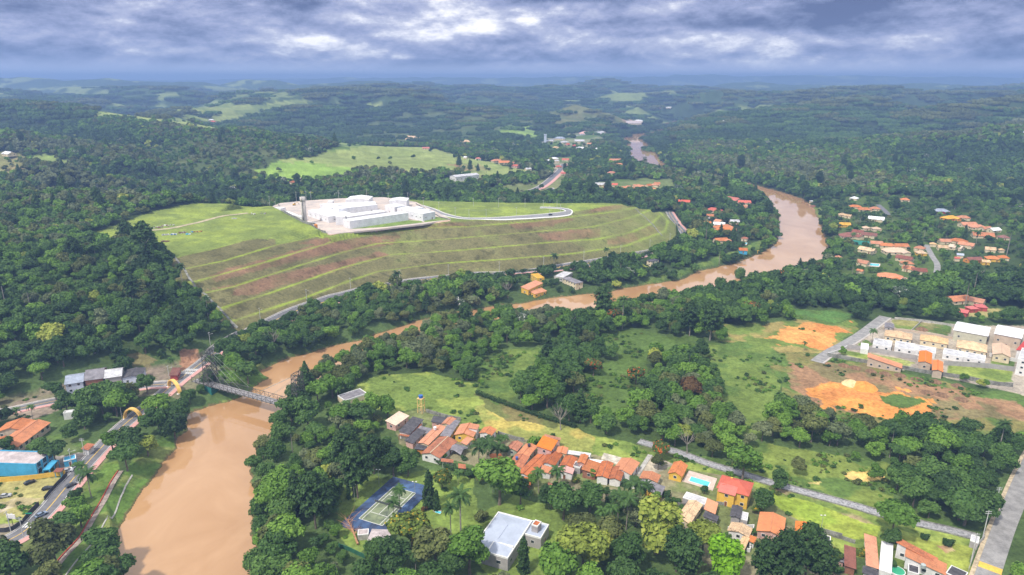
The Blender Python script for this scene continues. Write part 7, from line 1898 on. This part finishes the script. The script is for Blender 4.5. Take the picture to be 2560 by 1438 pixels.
# tone index by place
tn = .9*fbm(X, Y, 110, 3, 203)+1.1*fbm(X, Y, 320, 3, 207)*sstep(np.hypot(X, Y), 500, 1100)+rs.normal(0, .36, n)
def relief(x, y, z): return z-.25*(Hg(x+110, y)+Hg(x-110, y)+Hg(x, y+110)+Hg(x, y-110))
rl = relief(X, Y, Z); tn = tn+np.clip(rl/11, -.7, .6)*sstep(np.hypot(X, Y), 600, 1000)  # lighter ridge scrub, darker valleys; these tones also stand in for hillside shading
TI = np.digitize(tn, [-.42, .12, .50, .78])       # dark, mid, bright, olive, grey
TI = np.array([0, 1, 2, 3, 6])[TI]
q = rs.uniform(0, 1, n)
TI = np.where(q < .012, 4, TI); TI = np.where((q > .9945) & (D1 > 450), 9, TI); TI = np.where((q > .962) & (q < .966) & (X > 0) & (D1 < 700), 7, TI)
near = np.argsort(-(S/D1)*((np.abs(X) < Y*.78) & (U1 > -60) & (U1 < 2620) & (V1 < 1520)))
near = near[:NBROAD]
nearset = np.zeros(n, bool); nearset[near] = True
def phrase(u, v):
    best = None; bd = 1e9
    for pu, pv, pr, t_ in PHRASES:
        d = math.hypot(u-pu, (v-pv)*1.3)/pr
        if d < bd: bd = d; best = t_
    return best
for i in near:
    sc_ = S[i]; sz = 'tall' if sc_ > 1.15 else 'small' if sc_ < .8 else 'medium'
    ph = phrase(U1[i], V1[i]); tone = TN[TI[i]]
    lab = f"{sz} {tone} broadleaf tree {ph}"
    sd = int(abs(X[i])*13+Y[i]*7)
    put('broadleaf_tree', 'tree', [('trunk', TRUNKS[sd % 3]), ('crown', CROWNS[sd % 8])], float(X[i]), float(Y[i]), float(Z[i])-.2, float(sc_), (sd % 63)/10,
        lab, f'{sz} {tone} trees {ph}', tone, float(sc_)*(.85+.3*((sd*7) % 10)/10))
# sources of the mass: they exist only inside a collection that the forest object instances
src = bpy.data.collections.new('forest_sources')
def srcobj(me, tone):
    o = bpy.data.objects.new('source', me.copy()); o.data.materials.clear(); o.data.materials.append(TONES[TN[tone]])
    o.name = 'a%03d' % len(src.objects); src.objects.link(o); return len(src.objects)-1
IDX = {}
mids = [crown_mesh('crown', 300+k, rad=5.2, hgt=[6.5, 7.5, 6.2][k], base=2.2, n=520, size=.85, lobes=[10, 12, 9][k], flat=.8) for k in range(3)]
fars = [crown_mesh('crown', 310+k, rad=5.6, hgt=7.2, base=1.6, n=170, size=1.5, lobes=7, flat=.85) for k in range(2)]
USED = [0, 1, 2, 3, 4, 6, 7, 9]
for t_ in USED:
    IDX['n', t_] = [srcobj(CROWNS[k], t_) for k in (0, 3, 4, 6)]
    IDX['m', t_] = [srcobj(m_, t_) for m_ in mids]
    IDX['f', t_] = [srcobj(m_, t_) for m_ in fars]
def joined(a, b, tone, dz=0.0):
    v, fs, mi, tn_ = [], [], [], []
    for k, me_ in enumerate((a, b)):
        i0 = len(v); v += [tuple(q.co) for q in me_.vertices]; fs += [[i0+j for j in p.vertices] for p in me_.polygons]; mi += [k]*len(me_.polygons)
        at_ = me_.attributes.get('tint'); tn_ += [x.value for x in at_.data] if at_ else [.5]*len(me_.vertices)
    me = bpy.data.meshes.new('joined'); me.from_pydata(v, [], fs); me.materials.append(BARKP); me.materials.append(TONES[tone])
    me.polygons.foreach_set('material_index', mi); at_ = me.attributes.new('tint', 'FLOAT', 'POINT'); at_.data.foreach_set('value', tn_)
    o = bpy.data.objects.new('a%03d' % len(src.objects), me); src.objects.link(o); return len(src.objects)-1
XTRA = [joined(*PALMS[0], 'mid green'), joined(PTRUNK, PINEC[1], 'dark green'), joined(*PALMS[2], 'dark green'), joined(PTRUNK, PINEC[0], 'dark green'), joined(TRUNKS[0], BAMBOO, 'mid green')]
# patches of canopy for the far hills
def patch(seed):
    rs_ = np.random.RandomState(seed); P_, N_, T_ = [], [], []
    for i in range(38):
        a, rr_ = rs_.uniform(0, 6.283), math.sqrt(rs_.uniform(0, 1))*32
        cx, cy, lr = math.cos(a)*rr_, math.sin(a)*rr_, rs_.uniform(3.8, 6.2); k = 46; ti = rs_.uniform(.25, .75)
        d = rs_.normal(size=(k, 3)); d[:, 2] = np.abs(d[:, 2])-.2; d /= np.linalg.norm(d, axis=1)[:, None]
        P_.append(np.array([[cx, cy, rs_.uniform(2, 5.5)]])+d*lr*np.array([[1, 1, .9]])); N_.append(d); T_.append(np.clip(rs_.normal(ti, .1, k), 0, 1))
    v, f, tn_ = cards(np.concatenate(P_), np.concatenate(N_), 2.1, rs_, np.concatenate(T_))
    me = bpy.data.meshes.new('canopy'); me.from_pydata(v.tolist(), [], f.tolist())
    at = me.attributes.new('tint', 'FLOAT', 'POINT'); at.data.foreach_set('value', tn_.astype(np.float32))
    return me
pats = [patch(k) for k in (1, 2, 3)]
for t_ in (0, 1, 3, 6): IDX['p', t_] = [srcobj(m_, t_) for m_ in pats]
px_, py_, pz_, ps_, pi_, pr_ = [], [], [], [], [], []
for i in range(n):
    if nearset[i]: continue
    lod = 'n' if D1[i] < 520 else 'm' if D1[i] < 950 else 'f'
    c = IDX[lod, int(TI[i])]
    if D1[i] < 1300 and rs.uniform() < .035: c = [XTRA[int(rs.uniform(0, 4.99))]]
    px_.append(X[i]); py_.append(Y[i]); pz_.append(Z[i]-.2); ps_.append(S[i]); pi_.append(c[rs.randint(len(c))]); pr_.append(rs.uniform(0, 6.28))
for step, r0, r1, sd in ((44, 1735, 3000, 5), (56, 3000, 5200, 6)):
    a, b, c = scatter(step, r0, r1, sd, .78)
    pk_ = fbm(a, b, 330, 4, 51)+.5*fbm(a, b, 130, 3, 52)
    k = (pk_ < .31) | (np.hypot(a, b) < 2500)
    a, b, c = a[k], b[k], c[k]
    rl2 = np.clip(relief(a, b, c)/11, -1.2, 1.5)  # far patches too: ridge and valley shading put into the canopy tones
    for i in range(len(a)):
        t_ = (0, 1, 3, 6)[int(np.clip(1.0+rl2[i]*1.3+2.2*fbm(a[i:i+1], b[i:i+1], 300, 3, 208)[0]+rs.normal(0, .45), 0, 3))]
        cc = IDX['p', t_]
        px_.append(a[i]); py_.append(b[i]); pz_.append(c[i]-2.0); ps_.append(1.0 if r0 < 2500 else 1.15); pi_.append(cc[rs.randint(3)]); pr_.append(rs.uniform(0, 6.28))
print('forest instances', len(px_))
fo = bpy.data.meshes.new('forest')
fo.from_pydata([], [], [])
fo.vertices.add(len(px_)); fo.vertices.foreach_set('co', np.stack([px_, py_, pz_], 1).astype(np.float32).ravel())
for nm, typ, val in (('scl', 'FLOAT', ps_), ('rot', 'FLOAT', pr_), ('idx', 'INT', pi_)):
    at = fo.attributes.new(nm, typ, 'POINT'); at.data.foreach_set('value', np.array(val, np.int32 if typ == 'INT' else np.float32))
forest = link(bpy.data.objects.new('forest', fo))
tag(forest, 'dense broadleaf forest covering the hills, river banks and valley floor', 'forest', kind='stuff')
# low scrub and weeds on the open ground
xs = []
rs2 = np.random.RandomState(5); N2 = 60000
qr = rs2.uniform(200, 620, N2)**1.0; qa = rs2.uniform(-.72, .72, N2); qx, qy = qr*np.sin(qa), qr*np.cos(qa)
sc_ = opn(qx, qy, SCR); cl_ = fbm(qx, qy, 18, 3, 301)
k = (sc_ > 0) & (rs2.uniform(0, 1, N2) < sc_*sstep(cl_, .02, .45)*.5) & (Hg(qx, qy) > .7)
qx, qy = qx[k], qy[k]
k = np.ones(qx.shape, bool)
for ax, ay, ar in AVOID: k &= (qx-ax)**2+(qy-ay)**2 > (ar)**2
for pts, w_ in ROADLINES: k &= dline(qx, qy, pts) > w_-1.5
qx, qy = qx[k], qy[k]; qz = Hg(qx, qy)
src2 = bpy.data.collections.new('scrub_sources')
for j, t_ in enumerate((0, 1, 2, 3, 1, 2)):
    o = bpy.data.objects.new('b%02d' % j, crown_mesh('scrub', 400+j, rad=1.6, hgt=1.1, base=.05, n=70, size=.34, lobes=5, flat=.5)); o.data.materials.clear(); o.data.materials.append(TONES[TN[t_]]); src2.objects.link(o)
sm = bpy.data.meshes.new('scrub'); sm.vertices.add(len(qx)); sm.vertices.foreach_set('co', np.stack([qx, qy, qz], 1).astype(np.float32).ravel())
for nm, typ, val in (('scl', 'FLOAT', rs2.uniform(.35, 1.3, len(qx))), ('rot', 'FLOAT', rs2.uniform(0, 6.28, len(qx))), ('idx', 'INT', rs2.randint(0, 6, len(qx)))):
    at = sm.attributes.new(nm, typ, 'POINT'); at.data.foreach_set('value', val.astype(np.int32 if typ == 'INT' else np.float32))
scrub = link(bpy.data.objects.new('scrub', sm)); tag(scrub, 'low weeds and scrub dotting the meadows and cleared ground', 'scrub', kind='stuff')
print('scrub', len(qx))
def make_scatter(obj, src):
  ng = bpy.data.node_groups.new('scatter', 'GeometryNodeTree')
  ng.interface.new_socket('Geometry', in_out='INPUT', socket_type='NodeSocketGeometry'); ng.interface.new_socket('Geometry', in_out='OUTPUT', socket_type='NodeSocketGeometry')
  gi = ng.nodes.new('NodeGroupInput'); go = ng.nodes.new('NodeGroupOutput')
  ci = ng.nodes.new('GeometryNodeCollectionInfo'); ci.inputs[0].default_value = src
  ci.inputs['Separate Children'].default_value = True; ci.inputs['Reset Children'].default_value = True
  ip = ng.nodes.new('GeometryNodeInstanceOnPoints'); ip.inputs['Pick Instance'].default_value = True
  def nattr(nm, typ):
      a_ = ng.nodes.new('GeometryNodeInputNamedAttribute'); a_.data_type = typ; a_.inputs[0].default_value = nm; return a_.outputs[0]
  cx_ = ng.nodes.new('ShaderNodeCombineXYZ'); e2r = ng.nodes.new('FunctionNodeEulerToRotation')
  ng.links.new(nattr('rot', 'FLOAT'), cx_.inputs[2]); ng.links.new(cx_.outputs[0], e2r.inputs[0])
  ng.links.new(gi.outputs[0], ip.inputs['Points']); ng.links.new(ci.outputs[0], ip.inputs['Instance'])
  ng.links.new(nattr('idx', 'INT'), ip.inputs['Instance Index']); ng.links.new(e2r.outputs[0], ip.inputs['Rotation'])
  ng.links.new(nattr('scl', 'FLOAT'), ip.inputs['Scale']); ng.links.new(ip.outputs[0], go.inputs[0])
  md = obj.modifiers.new('scatter', 'NODES'); md.node_group = ng

make_scatter(forest, src); make_scatter(scrub, src2)

# ------------------------------------------------------------------ haze
hb = MB(); hb.box(-17000, 17000, -2500, 17500, -40, 285)
m = bpy.data.materials.new('haze'); m.use_nodes = True
t = NT(m.node_tree); t.n.remove(t.n['Principled BSDF'])
pv = t.node('ShaderNodeVolumePrincipled'); pv.inputs['Color'].default_value = HAZEC; pv.inputs['Density'].default_value = HAZED
pv.inputs['Anisotropy'].default_value = .1
t.l.new(pv.outputs[0], t.n['Material Output'].inputs['Volume'])
tag(hb.build('haze', m), kind='stuff')
